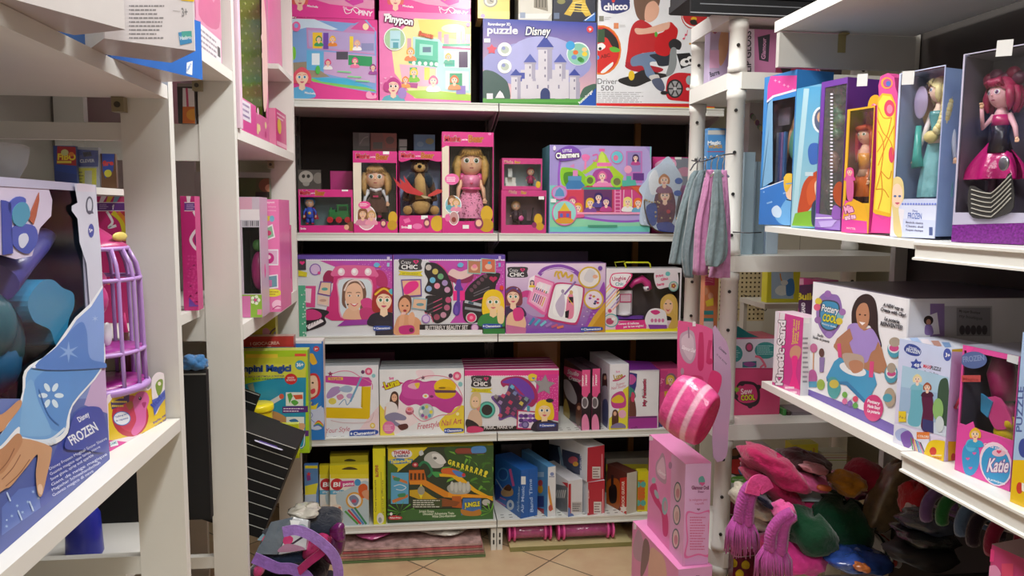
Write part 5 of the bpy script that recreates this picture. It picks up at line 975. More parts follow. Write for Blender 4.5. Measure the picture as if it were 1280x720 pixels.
f.b([(80,320),(90,285),(115,272),(140,290),(138,350),(100,370),(82,350)],'d8c08c');f.e(110,330,22,32,'ecc8a8');[f.e(x,326,4,3,'303030')for x in(102,118)];f.b([(60,450),(80,385),(115,375),(140,400),(145,470),(62,475)],'d8b8a0');f.b([(60,430),(100,440),(130,470),(60,470)],'2a262c')
f.p([(60,470),(480,465),(480,492),(60,500)],'232024');f.t('MUSIC MAKE UP',160,486,330,480,20,'e8e4e6',1);f.b([(66,475),(110,468),(152,480),(148,500),(70,505)],'d03c70')
f.p([(348,375),(470,385),(475,490),(345,485)],'b83060');f.p([(356,383),(462,392),(465,482),(352,477)],'e6dcea');[f.e(372+k%4*26,410+k//4*26,15,12,('6c3c98','50307c','8c58b0')[k%3])for k in range(10)];f.e(395,460,22,22,'584888');f.e(395,460,14,14,'8c80b8');f.r(405,352,422,385,'48a0b8')
f.girl(505,380,36,'f6d8ac','f0cc28','long','2c2838',hh=1.7,eye='3a5a78');f.e(535,322,22,12,'302838');f.b([(470,450),(520,440),(585,450),(585,495),(470,490)],'3c3450');clem(f,475,470,565,468,15);f.b([(412,180),(435,168),(462,180),(450,205),(420,208)],'ecd03c');f.heart(442,195,10,'5888c8');c.done();behind(c,4,.009,dx=0,label='pink star make-up box mostly hidden in its row',group='music make-up boxes')
c.o['label']='front pink and white box with a star of make-up'
def slim(pr_l,pr_m,pt,zrow,label,colS,colF,Y=.035,ang=-68,ln=.33,th=None,art=None,artS=None,name='craft_box',shelf=None):
 """box turned so its long face looks left-forward and its narrow spine forward; pr_l..pr_m = spine columns"""
 z0=(BZ[zrow-1]if isinstance(zrow,int)else zrow)+.0004
 a=math.radians(90+ang);A_=on_line(pr_l,(0,YB+Y,z0),(1,0,0));c=Carton(name,label,'toy box',(A_.x,A_.y),a,pr_l,pr_m,pt,z0,ln,colS,cols={'L':colF,'T':colF},mats=None)
 if artS:artS(c.front)
 if art:art(c.left)
 return c
def cut_art(f):
 f.k('A8');f.r(500,100,726,540,'2a2028');f.p([(600,120),(728,160),(728,260),(690,210),(640,190),(610,160)],'e8508c');f.t('Studio',635,168,700,185,24,'#fff',1);f.t('Creator',642,200,712,222,22,'#fff',1);f.b([(612,210),(650,215),(690,300),(680,345),(630,300)],'b8b4b8');f.b([(620,320),(640,340),(650,420),(610,460)],'b8a050');f.p([(590,470),(640,430),(728,480),(728,525),(640,500)],'c8a0b4');f.b([(690,350),(712,340),(716,420),(700,470),(685,440)],'6c4434');f.e(702,365,9,13,'e0a888')
def spine_art(x0,dx=0):
 def fn(f):
  f.k('A8');f.r(x0,120,x0+60,540,'2c2228');f.r(x0,140,x0+52,280,'e4588f');f.t('Studio',x0+14,255,x0+14,180,13,'#fff',1);f.t('Creator',x0+34,250,x0+34,172,13,'#fff',1);f.p([(x0,280),(x0+25,320),(x0+52,270),(x0+52,240),(x0,240)],'e4588f');f.e(x0+22,335,20,34,'c4c0c4');f.e(x0+22,335,14,26,'6c6468');f.b([(x0+5,430),(x0+25,400),(x0+42,430),(x0+45,500),(x0+10,510)],'e88ab4')
 return fn
c=slim(726.5,738,462.5,4,'black and pink slim box on edge, nearer of two alike, showing its dark long side','d85088','3a2a34',Y=.012,ang=-84,ln=.30,art=cut_art,artS=spine_art(714));c.done()
c=slim(739.5,750.5,461,4,'black and pink slim box on edge, squeezed against the tall white and yellow one','d85088','3a2a34',Y=.012,ang=-84,ln=.30,art=cut_art,artS=spine_art(771));c.done()
def luna_side(f):f.k('A8');f.r(700,90,872,520,'dfe0e8');f.b([(835,185),(850,168),(862,185),(864,300),(838,300)],'4c3430');f.e(852,192,7,13,'e4b494');f.b([(832,250),(864,245),(866,330),(834,330)],'b8b4c4');f.b([(838,330),(868,330),(866,470),(840,470)],'54608c');f.e(848,490,12,12,'c84478')
def luna_front(f):
 f.k('A8');f.r(870,110,985,520,'ecebf0');f.p([(870,505),(985,495),(985,240),(955,260),(930,380),(870,430)],'e8dc44');f.t('Luna',905,205,958,190,28,'b89c28',2);f.t('Soy',915,165,938,160,11,'e060a0',1);f.u([(895,210),(930,205),(968,180)],8,'c84474');f.t('Super',915,238,965,228,14,'d06888',0,shear=.3);f.t('Nail Studio',888,262,970,245,16,'d06888',0,shear=.3)
 f.b([(885,320),(905,285),(950,270),(970,310),(965,360),(900,365)],'cc4894');f.b([(890,315),(930,290),(960,312),(950,335),(900,335)],'e8c434');f.b([(890,440),(895,385),(915,375),(928,400),(925,460),(895,480)],'5c3c30');f.e(908,398,9,13,'e4b494');f.b([(885,470),(930,450),(968,465),(960,490),(900,495)],'8c80a8');f.e(950,400,22,24,'ecb0cc');f.r(886,480,968,497,'c8b83c')
c=slim(761,784.5,455.5,4,'tall white and yellow slim box with a girl on its spine','ecebf0','dcdde6',Y=.008,ang=-86,ln=.34,art=luna_side,artS=luna_front);c.done()
def fb(f):f.k('A8');f.r(985,130,1155,510,'eceaee');f.p([(985,160),(1035,170),(1030,240),(1015,290),(985,300)],'3c3c80');f.b([(985,180),(1010,175),(1030,200),(1010,230),(985,225)],'c858a0');f.b([(985,250),(1010,255),(1028,300),(1000,320),(985,310)],'3c8878');f.b([(985,310),(1020,320),(1028,415),(985,410)],'6c4038');f.b([(1005,275),(1022,290),(1015,330),(1000,320)],'d04468');f.t('My Fantastic',1085,355,1085,200,18,'d0446c',1,'4a5a50');f.t('book',1068,300,1068,255,8,'8c8c90');f.p([(985,415),(1150,410),(1150,488),(985,500)],'a83c98');f.p([(985,418),(1150,413),(1150,420),(985,425)],'5c3c6c');f.t('craft',1000,485,1038,480,12,'6c2460',1)
c=bx('craft_box','white box with a purple band and sideways lettering next to the yellow spine','toy box',785.5,822.5,463,4,.20,'e6e4ea',cols={'T':'7c3c8c','L':'8c4c98'},inset=.014);fb(c.front)
g_=c.g;g_.face([(-c.w/2,-c.d/2-.002,c.h-.002),(c.w/2,-c.d/2-.002,c.h-.004),(c.w/2-.004,c.d/2-.05,c.h+.012),(-c.w/2+.002,c.d/2-.05,c.h+.02)],'7a2c90');c.done()
def pb(f):f.k('A8');f.r(1150,130,1265,520,'e0508c');f.p([(1150,150),(1210,155),(1195,270),(1150,280)],'d04488');f.t('Art',1170,240,1190,200,22,'f4a0c4',1);f.e(1228,210,34,44,'8c6c80');f.girl(1225,205,16,'f0c8a4','e0b848','long','b84878');f.p([(1190,270),(1262,262),(1262,400),(1200,420)],'e0b83c');f.b([(1195,380),(1250,370),(1262,480),(1200,490)],'c88cac');f.p([(1150,435),(1180,435),(1180,485),(1150,490)],'3c3c74');f.r(1180,470,1262,495,'dccfe0')
c=bx('craft_box','pink and yellow box half hidden behind the pink beauty bag card','toy box',823.5,852,461,4,.18,'d84c90',inset=.03,cols={'T':'a83c70'});pb(c.front);c.done()
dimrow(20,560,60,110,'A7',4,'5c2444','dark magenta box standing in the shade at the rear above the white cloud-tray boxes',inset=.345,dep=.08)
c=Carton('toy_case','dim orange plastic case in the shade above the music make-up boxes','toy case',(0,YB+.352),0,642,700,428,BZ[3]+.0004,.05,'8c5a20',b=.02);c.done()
c=bx('train_set_box','green and yellow box with a yellow toy train track','toy box',484.5,616.5,560.5,5,.09,'2f4a2c',cols={'T':'c8c02c','L':'c8c42c','R':'3a4a2c'},inset=.02);f=c.front.k('B1')
f.r(415,70,950,440,'26382a');f.b([(700,90),(760,70),(950,75),(950,330),(850,300),(760,200)],'2c5428');r9=random.Random(5)
for k in range(46):
 x,y=720+r9.random()*225,85+r9.random()*190;a=r9.random()*3;f.p([(x,y),(x+34*math.cos(a),y+20*math.sin(a)-4),(x+44*math.cos(a),y+30*math.sin(a)+4),(x+10,y+8)],('4c8c2c','3a7028','6aa83c','2c5a24')[k%4])
f.p([(420,82),(620,74),(560,130),(480,190),(420,235)],'dccb28');f.p([(420,140),(470,180),(440,330),(420,340)],'3f6a2a');f.b([(440,100),(470,88),(520,88),(540,105),(530,125),(480,130),(445,122)],'ecebf0');f.t('THOMAS',447,112,530,108,17,'c03048',2);f.t('& FRIENDS',452,126,522,123,10,'3a3a70',2);f.p([(428,138),(470,130),(545,135),(540,152),(470,160),(430,156)],'4080bc');f.t('Take-n-Play',432,155,540,149,16,'f0e040',2)
f.b([(600,135),(620,105),(660,98),(700,130),(695,170),(660,180),(625,170)],'b9bcb8');f.b([(640,110),(680,112),(710,150),(680,160),(650,140)],'dcdedb');f.e(655,130,9,7,'5a5e5a');f.b([(575,100),(590,90),(598,110),(580,118)],'c8d0d4')
f.u([(575,170),(595,150),(620,160),(640,200),(620,225)],13,'1f7a50');f.e(556,163,15,12,'b02c3c');f.e(556,163,7,6,'e8b0b0');f.b([(640,200),(680,200),(690,215),(660,225)],'3c9c50')
f.p([(525,245),(600,235),(720,300),(800,315),(790,335),(700,325),(590,262),(530,262)],'d88820');f.p([(525,190),(600,188),(612,240),(525,245)],'c8681c');[f.r(530+k*20,205,542+k*20,238,'4a2c14')for k in range(4)];f.p([(675,208),(760,200),(800,235),(860,285),(945,330),(945,345),(850,300),(790,262),(740,225),(680,222)],'e8b420');f.p([(720,300),(945,320),(940,330),(720,325)],'e89c24');f.p([(740,320),(785,320),(790,380),(740,375)],'b85c20')
f.p([(528,290),(590,285),(640,320),(700,350),(600,345),(528,318)],'c8a424');f.p([(585,258),(604,290),(585,335),(568,295)],'e8dc30');f.e(586,292,18,22,'9c9c8c');f.b([(690,185),(740,180),(795,205),(790,222),(720,210),(690,205)],'d0602c');f.b([(740,190),(790,200),(808,222),(770,222)],'4880c8');f.e(798,214,9,9,'c83838')
f.b([(715,275),(760,250),(830,265),(820,305),(740,308)],'a8aca4');[f.e(740+k*20,270+(k%2)*8,9,24,'c4c8c0')for k in range(5)]
f.p([(548,345),(700,330),(780,350),(760,370),(560,375)],'8a4c24');f.r(543,335,690,378,'3c4c2c');f.a(545,336,690,378,4,'d8dcd0',3);f.r(435,202,523,358,'5aa8d0');f.p([(440,215),(515,245),(520,260),(445,235)],'c87840');f.p([(440,340),(520,310),(520,325),(445,355)],'c87840');f.b([(450,225),(480,230),(475,245),(450,240)],'3c8c60');f.b([(470,310),(505,305),(505,322),(475,325)],'3c8c60');f.u([(450,270),(480,262),(510,275),(490,290),(460,285)],3,'e8f0f4')
[f.p([(480,400),(480+70*math.cos(a),395+45*math.sin(a)-6),(480+78*math.cos(a),395+50*math.sin(a)+3)],'5aa83c')for a in[k*.55 for k in range(12)]]
f.p([(520,385),(950,380),(950,440),(420,440),(470,420)],'3a6a34');f.t('Jurassic Escape',575,400,650,400,11,'d8e4cc',1);f.t('Dinosaur Adventure Train',595,414,750,410,12,'d8e4cc',1);f.t('Wilde Dino-Abenteuer',640,427,760,422,12,'d8e4cc',1)
f.p([(795,330),(885,330),(885,395),(785,415)],'3c70b0');f.t('JUNGLE',802,376,880,368,22,'e8e040',2,'2c4c80',ow=2);f.b([(785,385),(840,395),(880,385),(878,415),(800,415)],'b87c30');f.e(910,350,20,16,'b8bcb4');[f.p([(930,400),(930+50*math.cos(a),395+45*math.sin(a)),(930+52*math.cos(a+.2),400+45*math.sin(a+.2))],'6ab43c')for a in(2.6,3.2,3.8,4.4,5)]
for i,ch in enumerate('GRRRRRRR!'):x=718+i*22;f.t(ch,x,158+i*8-(4 if i>5 else 0),x+17,161+i*8,22+i*.9,'e8e03c',2)
f.b([(765,82),(840,82),(845,105),(765,105)],'8c4034');f.b([(840,75),(900,70),(908,100),(845,108)],'4c88c8');f.l([(765,108),(905,106)],4,'5c3c34');f.b([(425,422),(455,415),(488,422),(485,434),(440,437),(425,432)],'c83040');f.t('Fisher-Price',430,431,482,430,8,'#fff',1);f.e(436,408,7,8,'e8e8e8');c.done()
c=bx('craft_box','slim yellow box spine with dark lettering, beside the train set box','toy box',467,482.5,561,5,.30,'dcd820',cols={'L':'c4b83c','T':'b0b42c'},inset=.012);f=c.front.k('B1')
f.r(345,85,412,465,'e2dc24');f.r(400,120,412,460,'b8c424');f.t('BLOPENS',372,225,370,165,14,'a84838',2);f.l([(385,200),(388,420)],3,'9c9a30');f.t('Crea pennarelli',362,400,360,240,8,'8c8a30',1);f.t('Special effects',398,420,396,240,8,'8c8a30',1);f.e(382,432,18,28,'e4e4dc');f.e(380,440,9,14,'9ca4a0');c.done()
def blopen(pl,pr,pt,label,Y,full=True,dx=0,dep=.035):
 c=bx('pen_set_box',label,'toy box',pl,pr,pt,5,dep,'dcd028',inset=Y,cols={'T':'c4b828','L':'c8bc30','R':'a8a028'},group=None);f=c.front.k('B1');x=dx
 f.r(130+x,165,325+x,215,'dccc1c');f.b([(195+x,182),(228+x,174),(262+x,182),(262+x,188),(195+x,188)],'4a4020');f.r(130+x,212,325+x,465,'e8e4da');f.r(130+x,290,200+x,312,'58a8cc');f.t('START',145+x,306,185+x,304,9,'#fff',1)
 f.b([(160+x,312),(210+x,290),(325+x,250),(350+x,465),(200+x,465),(170+x,380)],'b8ccd4');f.e(165+x,262,32,30,'c42c34');f.t('Bl',146+x,274,180+x,272,22,'#fff',1,shear=.15);f.t('Opens',184+x,270,245+x,264,18,'#fff',1);f.p([(180+x,245),(250+x,242),(252+x,270),(184+x,276)],'d0488c');f.t('pens',195+x,268,248+x,264,16,'#fff',1);f.e(268+x,252,16,17,'4494cc');f.r(132+x,212,325+x,232,'e4d434')
 f.e(252+x,342,43,42,'e0a848');f.e(252+x,342,34,33,'e4e8ec');f.b([(225+x,330),(250+x,315),(275+x,340),(255+x,370)],'7c88a8');f.e(250+x,345,12,9,'c85070');f.b([(275+x,270),(300+x,258),(318+x,275),(310+x,320),(290+x,330),(272+x,300)],'d8602c');f.b([(290+x,300),(320+x,290),(345+x,320),(325+x,340),(300+x,325)],'d89c78')
 for k,(q,a)in enumerate((('4c9c48',.45),('c83c50',.55),('4c84c4',.75),('3c8c60',.38))):f.l([(205+k*16+x,395-k*6),(270+k*14+x,460)],10,q)
 f.b([(134+x,375),(170+x,362),(190+x,380),(195+x,450),(160+x,462),(134+x,440)],'e6d8c8');f.e(163+x,416,26,25,'c43438');f.e(163+x,416,16,14,'e8b8a8');[f.e(150+k*14+x,378+(k%2)*66,7,6,'c87c5c')for k in range(3)]
 return c
blopen(413,461.5,582,'front yellow and white pen set box with a red round logo',.012).done()
blopen(400.5,412.5,582,'sliver of a pen set box with a green disc, left of the front pen set',.05,dx=-52,dep=.03).done()
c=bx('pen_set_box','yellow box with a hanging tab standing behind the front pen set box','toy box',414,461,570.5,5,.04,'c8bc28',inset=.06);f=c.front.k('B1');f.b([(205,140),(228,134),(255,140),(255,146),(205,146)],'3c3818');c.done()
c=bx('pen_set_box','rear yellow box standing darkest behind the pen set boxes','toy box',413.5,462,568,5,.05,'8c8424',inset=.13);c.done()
c=bx('craft_box','x','toy box',381.5,398.5,581.5,5,.03,'4a78b8',inset=.02);f=c.front.k('B1');f.r(5,165,75,430,'5c88bc');f.r(5,168,75,182,'e8d82c');f.p([(5,270),(70,255),(60,310),(5,315)],'e0d83c');f.p([(12,215),(30,208),(34,240),(16,245)],'8c3c8c');f.star(24,210,12,'e04040');f.p([(5,315),(62,310),(58,430),(5,430)],'b8c8dc');c.o=c.done();c.o['label']='blue and yellow craft box with a purple sign, leftmost on the fifth shelf'
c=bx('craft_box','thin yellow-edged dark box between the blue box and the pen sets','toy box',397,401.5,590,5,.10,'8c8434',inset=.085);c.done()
def s5(f,fn):fn(f.k('B2'))
def bl_side(f):f.k('B2');f.r(60,120,206,440,'2a68b8');f.e(115,212,28,34,'4a90d0');f.e(115,212,22,27,'2a5ca8');f.l([(150,185),(168,270)],12,'c85a9c');f.b([(105,300),(135,265),(165,290),(160,318),(120,322)],'b89468');f.b([(120,285),(140,262),(158,275),(150,295)],'5a3828');f.l([(80,235),(115,290)],4,'b8c8d8');f.e(152,365,18,26,'c8d4e4');f.e(152,365,8,12,'3c6cb0');f.l([(85,320),(130,340)],6,'b868a8');f.l([(80,340),(128,370)],6,'b868a8');f.e(85,300,20,40,'1c3c88');f.t('AirSoaker',195,400,200,270,10,'a8c4e8',1)
def bl_front(f):f.k('B2');f.r(200,150,290,440,'2560b0');f.r(202,222,228,262,'e8ecec');f.t('Air Music',218,405,222,270,14,'a8c4ec',1);f.t('Band Time',266,400,258,235,15,'a8c4ec',1);f.l([(245,190),(243,425)],2,'1c4a90')
c=slim(651,671.5,588,5,'blue turned box with a boy picture and lettering up its spine','2763b4','2763b4',Y=.006,ang=-68,ln=.27,art=bl_side,artS=bl_front,name='toy_box');c.done()
def wb_front(f):f.k('B2');f.r(285,180,378,430,'e4e6ea');f.p([(285,378),(332,388),(332,430),(285,420)],'b83040');f.l([(340,270),(360,390)],12,'d89440');f.e(352,380,10,16,'c85c50');f.e(360,210,10,9,'8090c0');f.r(345,220,372,226,'a0a8c0')
def wb_side(f):f.k('B2');f.r(220,160,320,430,'5a98cc');f.r(286,200,320,225,'a8cce8');f.e(302,285,13,22,'e0a830');f.e(302,255,12,16,'c84848');f.r(285,320,320,375,'3c4888');f.p([(285,375),(320,385),(320,428),(285,418)],'a83040')
c=slim(684.5,694,584,5,'white and blue turned box with an orange stick picture on its spine','e4e6ea','5a98cc',Y=.010,ang=-72,ln=.30,art=wb_side,artS=wb_front,name='toy_box');c.done()
def keyb(f):f.k('B2');f.r(350,215,440,440,'d8d8de');f.p([(380,260),(438,272),(438,400),(380,395)],'6c7078');[f.l([(388+k*10,290),(380+k*10,330)],6,'c8c8c8')for k in range(5)];f.p([(410,250),(440,255),(440,280)],'c02c38')
def redend(x0,y0,x1,y1):
 def fn(f):f.k('B2');f.r(x0,y0,x1,y1,'ba3040');f.r(x0+(x1-x0)*.45,y0+(y1-y0)*.55,x0+(x1-x0)*.85,y0+(y1-y0)*.9,'e0d8d4');f.a(x0+(x1-x0)*.48,y0+(y1-y0)*.58,x0+(x1-x0)*.82,y0+(y1-y0)*.88,4,'7c5c5c',3);f.t('BONTEMPI',x0+22,y0+(y1-y0)*.45,x0+20,y0+(y1-y0)*.2,9,'f0d0d0',1);f.l([(x0+12,y0+15),(x0+14,y1-20)],7,'e8e0e4');f.l([(x1-8,y0+30),(x1-8,y1-20)],5,'e8a0a8')
 return fn
def gf(f):f.k('B2');f.r(435,245,515,440,'dcdce0');f.p([(435,262),(455,258),(455,430),(440,430)],'b82c38');f.r(460,350,508,400,'b8b4b4');f.a(462,355,505,398,4,'5c5c60',8);f.e(452,420,18,14,'5c78b8');f.e(442,395,10,18,'6884c0')
c=slim(710,727.5,601.5,5,'white and red keyboard box showing its end label, front row right of the blue box','dcdce0','d8d8de',Y=.004,ang=-72,ln=.30,art=keyb,artS=gf,name='toy_box');c.done()
c=slim(734.5,755.5,603,5,'box with a red end and barcode label, the lower of two stacked','ba3040','dfe2ea',Y=.012,ang=-76,ln=.33,artS=redend(525,255,622,425),name='toy_box');c.done();zr=up_line(603,c.BL)
def picside(f):f.k('B2');f.r(250,30,525,250,'dfe3ea');f.p([(275,45),(400,70),(400,190),(275,130)],'2c3850');f.p([(410,85),(500,110),(500,215),(410,190)],'3c4460');f.e(465,140,24,18,'c85c70');f.e(478,160,14,12,'e8b040');f.u([(395,75),(410,150),(418,200)],12,'88a8c0');f.e(418,185,17,16,'a8c0d0');f.t('BONTEMPI',508,190,508,120,12,'5068a0',1)
c=slim(734,755,559.5,zr+.001,'box with a red end and a dark guitar photo, the upper of two stacked','ba3040','dfe2ea',Y=.012,ang=-70,ln=.38,art=picside,artS=redend(515,80,618,250),name='toy_box');c.done()
def gtr_side(f):f.k('B2');f.r(620,200,735,430,'5a3028');f.b([(630,260),(670,230),(700,260),(695,380),(640,380)],'a85820');f.b([(645,280),(672,262),(685,290),(680,350),(650,350)],'1c1818');f.r(655,215,668,280,'2c2020');f.p([(628,380),(735,400),(735,425),(628,410)],'c83030');f.p([(700,230),(735,225),(735,420),(700,400)],'c43428');f.t('ROCK GUITAR',722,370,722,245,13,'f0d8c8',2);f.star(718,385,20,'f0e8e0',6,.6)
c=slim(783,795.5,591.5,5,'red and black guitar box with a plain pale end, near the stacked red ends','cfc9bc','5a3028',Y=.004,ang=-66,ln=.16,art=gtr_side,name='toy_box');c.done()
c=bx('toy_box','yellow box with orange and teal figures behind the pink set box','toy box',796.5,810,590,5,.05,'d8cc24',inset=.03);f=c.front.k('B2');f.r(780,200,840,420,'dccf22');f.r(782,240,822,390,'c87c2c');[f.e(790+k*26,y,13,15,'5cb0a8')for k in range(2)for y in(262,355)];[f.r(785,y,825,y+14,'d86c2c')for y in(280,298,316)];c.done()
c=Carton('toy_box','long flat grey box with a yellow edge across the rear of the fifth shelf','toy box',(0,YB+.30),0,757,830,574,BZ[4]+.0004,.12,'8f8c84',cols={'F':'8c8828'});f=c.front.k('B2');f.r(620,130,840,165,'9c9890');f.r(620,160,840,195,'d0c62c');f.t('GUITAR',760,190,830,196,10,'8c7c30',1);c.done()
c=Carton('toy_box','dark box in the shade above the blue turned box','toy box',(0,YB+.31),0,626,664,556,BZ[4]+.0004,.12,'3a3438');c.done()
def slabth(name,label,cat,pl,pr,y0,y1,z0,z1,col,art=None,wav=.002,parent=None,m=CARD,seed=1):
 """flat limp pack lying down: top a little wavy"""
 a=on_line(pl,(0,YB+y0,z0),(1,0,0));b=on_line(pr,(0,YB+y0,z0),(1,0,0));r=random.Random(seed);w=b.x-a.x;g=G()
 n,k=18,8;top=[[Vector((-w/2+w*i/n,(y1-y0)*(j/k-.5),(z1-z0)*(1+wav*10*(r.random()-.5))if 0<j else(z1-z0)*(.75+.2*r.random())))for i in range(n+1)]for j in range(k+1)]
 bot=[Vector((p.x,p.y,0))for p in top[0]];g.grid([bot]+top,col,0,False);g.grid([[Vector((p.x,p.y,0))for p in top[-1]],top[-1]][::-1],col)
 g.face([(-w/2,-(y1-y0)/2,0),(-w/2,(y1-y0)/2,0),(w/2,(y1-y0)/2,0),(w/2,-(y1-y0)/2,0)],'444444');g.face([Vector((p[0].x,p[0].y,0))for p in top]+[p[0]for p in top[::-1]],'555555');g.face([Vector((p[-1].x,p[-1].y,0))for p in top[::-1]]+[p[-1]for p in top],'555555')
 o=g.build(name,m,parent,(a.x+w/2,YB+(y0+y1)/2,z0));return tag(o,label,cat)if not parent else o
CM=mat('mat_pack_print',rough=.25,coat=.5,bump=.4,bscale=30,var=.5,vscale=26)
xx0=at_y(431,700,YB).x;
z=.0015;cols=['5f7a4c','b8a284','c07c78','c4a49c','b85860','cda8a4']
labs=['green and yellow checked play mat pack, the lowest of the pile on the floor','beige folded mat pack above the green checked one','pink folded mat pack in the middle of the floor pile','pale folded mat pack over the pink one in the floor pile','dark red folded mat pack near the top of the floor pile','shiny pink mat pack on top of the floor pile']
for k in range(6):
 h_=.0105
 slabth('play_mat_pack',labs[k],'play mat',425,607-k*1.0,-.06+.004*(k%2),.36,z,z+h_,cols[k],seed=k,wav=.012,m=CM if k else CARD)['group']='folded play mats under the shelves';z+=h_+.0012
def lump(name,label,cat,view,cx,cy,rx,ry,Y,ryd,z0,col,m,seed=1,amp=.16,cols=None,parent=None):
 P=PY(view,cx,cy,Y);A=PY(view,cx+rx,cy,Y).x-P.x;B=P.z-PY(view,cx,cy+ry,Y).z;r=random.Random(seed);ph=[r.random()*6 for _ in range(6)]
 g=G();fn=lambda d:1+amp*(math.sin(5*d.x+ph[0])*math.sin(4*d.z+ph[1])+.6*math.sin(9*d.x+7*d.y+ph[2])*math.cos(8*d.z+ph[3]))
 g.ball((0,0,B),(A,ryd,B),col,0,28,18,fn=fn)
 mn=min(v[2]for v in g.v);g.v=[(v[0],v[1],max(v[2],0.0))for v in g.v]
 o=g.build(name,m,parent,(P.x,Y,z0 if z0 is not None else P.z-B));return tag(o,label,cat)if not parent else o
lump('wrapped_bag','pink wrapped soft toy bag lying on the floor pile','bag','B1',350,560,100,17,YB+.12,.12,z+.003,'c0508c',SHINE,3,.10)
lump('plastic_bag','clear white plastic bag with a yellow edge lying on the floor pile','bag','B1',700,535,140,17,YB+.14,.14,z+.003,'c9c4ba',CM,5,.10)
xa,xb=at_y(637,690,YB).x,at_y(788,684,YB).x
g=G();g.box(-(xb-xa)/2,0,0,(xb-xa)/2,.36,.022,'c9bd8c',cols={'F':'8f8a58'});tag(g.build('base_board',MATTE,None,(xa/2+xb/2,YB-.02,.001)),'thin beige board on the floor carrying the pink rollers','board')
def roller(cx0,cx1,cy,Y,label,seed):
 A,B=PY('B2',cx0,cy,Y),PY('B2',cx1,cy,Y);ln=B.x-A.x;r_=.045
 t=empty('roller_toy',((A.x+B.x)/2,Y,.024+r_),0,label,'roller toy','pink rollers under the shelves')
 g=G();g.tube([(-ln/2+.012,0,0),(ln/2-.012,0,0)],r_*.72,'b83c84',seg=20);g.build('roll',SHINE,t)
 for x in(-ln/2+.004,-ln/2+.03,ln/2-.03,ln/2-.004):
  g=G();g.tube([(x-.006,0,0),(x-.004,0,0),(x+.004,0,0),(x+.006,0,0)],[r_*.85,r_,r_,r_*.85],'e85aa4',seg=24);g.build('wheel',PLAS,t)
 g=G();g.tube([(-ln/2+.036,0,0),(ln/2-.036,0,0)],r_*.86,'ffffff',seg=20,cap=False);g.build('wrap',FILM2,t)
roller(140,352,515,YB+.055,'pink wrapped roller toy lying at the left on the beige board',1)
roller(385,662,530,YB+.045,'pink wrapped roller toy lying at the right on the beige board',2)
roller(385,640,500,YB+.16,'pink wrapped roller toy lying behind the right one on the beige board',3)
lump('plastic_bag','dark wrapped bag under the right end of the lowest shelf','bag','B2',720,520,60,20,YB+.26,.11,.0245,'4a4058',CM,8,.10)
# ================================================================ goods on the left shelves
VIEWS.update(M2=(0,220,3),M3=(110,230,4.235),M4=(110,400,4),M5=(240,0,3.6),M6=(290,180,3),M7=(300,410,4.235),M8=(60,560,4.5),M1=(0,0,2.77))
A90=PI/2
LZ=1.2059
P1=at_z(137,574,LZ);ht=up_line(231,at_z(130,574,LZ))-LZ
Dg=Vector((math.cos(A90+.03),math.sin(A90+.03),0));P1=P1-Dg*.47
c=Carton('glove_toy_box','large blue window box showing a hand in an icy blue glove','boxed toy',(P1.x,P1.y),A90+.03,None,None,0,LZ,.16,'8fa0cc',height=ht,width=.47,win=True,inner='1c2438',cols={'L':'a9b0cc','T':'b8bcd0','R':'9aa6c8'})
c.frame_front((.02,.36,.86,.975),'b4b2cc');f=c.front.k('L3');c.root=True
f.p([(-200,800),(0,590),(60,440),(200,200),(340,50),(352,345),(0,590),(-200,760)],'7d93cc')
f.r(-300,150,352,800,'6f8fd0',grad=('3a4c9c','8fa8dc','v'));f.p([(300,80),(330,-20),(345,0),(352,200),(270,170)],'c4a8d0');f.p([(5,590),(352,345),(345,250),(290,200),(200,260),(150,380),(60,480),(5,520)],'3c4ca4');f.p([(5,590),(130,500),(120,430),(60,440),(5,500)],'5a74c0');[f.star(20+k*17,560-k*15-(k%3)*18,7,'a8c4ec',6,.3)for k in range(7)];[f.e(20+(k*37)%110,540-(k*29)%90,2.5,3,'c4d8f4')for k in range(30)]
f.b([(-40,330),(60,160),(75,60),(150,10),(200,-20),(330,-30),(322,60),(230,175),(215,260),(160,300),(70,292),(50,270),(0,330)],'eef2f8',4);f.b([(-40,320),(66,165),(84,64),(150,22),(220,-10),(322,-22),(318,50),(222,172),(206,250),(160,280),(68,275),(56,240),(0,300)],'6ea4dc',4)
f.b([(105,110),(140,60),(210,30),(320,-10),(316,60),(230,165),(205,240),(180,255),(150,230)],'5a92d4',4);f.b([(60,245),(75,120),(100,90),(120,160),(160,250),(140,270),(70,268)],'7cb0e0',4)
[f.e(160+26*math.cos(a),140+30*math.sin(a),15,8,'d4e8f6',rot=math.degrees(a))for a in[k*PI/3 for k in range(6)]];f.u([(60,275),(110,285),(160,280),(205,245)],8,'dce8f4');[f.e(66+k*13,292-abs(k-5)*1.5,6,8,'dce8f4')for k in range(9)];f.u([(120,120),(150,200),(185,235)],3,'3c70b8')
f.b([(-60,210),(0,200),(55,155),(62,175),(20,230),(0,255),(-60,270)],'c8946c');f.b([(-60,440),(0,350),(50,280),(150,300),(160,330),(145,400),(130,460),(116,455),(110,390),(115,330),(80,370),(30,430),(10,440),(-40,470)],'c99a74');f.b([(-50,330),(0,310),(50,262),(66,290),(30,350),(0,390),(-50,400)],'b98660')
for a,b in(((0,410),(60,330)),((12,432),(90,345)),((-10,385),(40,310))):f.u([a,((a[0]+b[0])/2+4,(a[1]+b[1])/2+4),b],3,'8c5c40')
f.b([(118,452),(116,430),(126,425),(132,440),(128,458)],'e8c4a8')
f.b([(215,260),(232,205),(262,180),(300,175),(325,190),(340,260),(330,320),(270,315),(205,310)],'3a4ca8');f.t('Disney',250,226,284,205,17,'e8ecf8',1);f.t('FROZEN',226,300,312,250,30,'eef2fc',1)
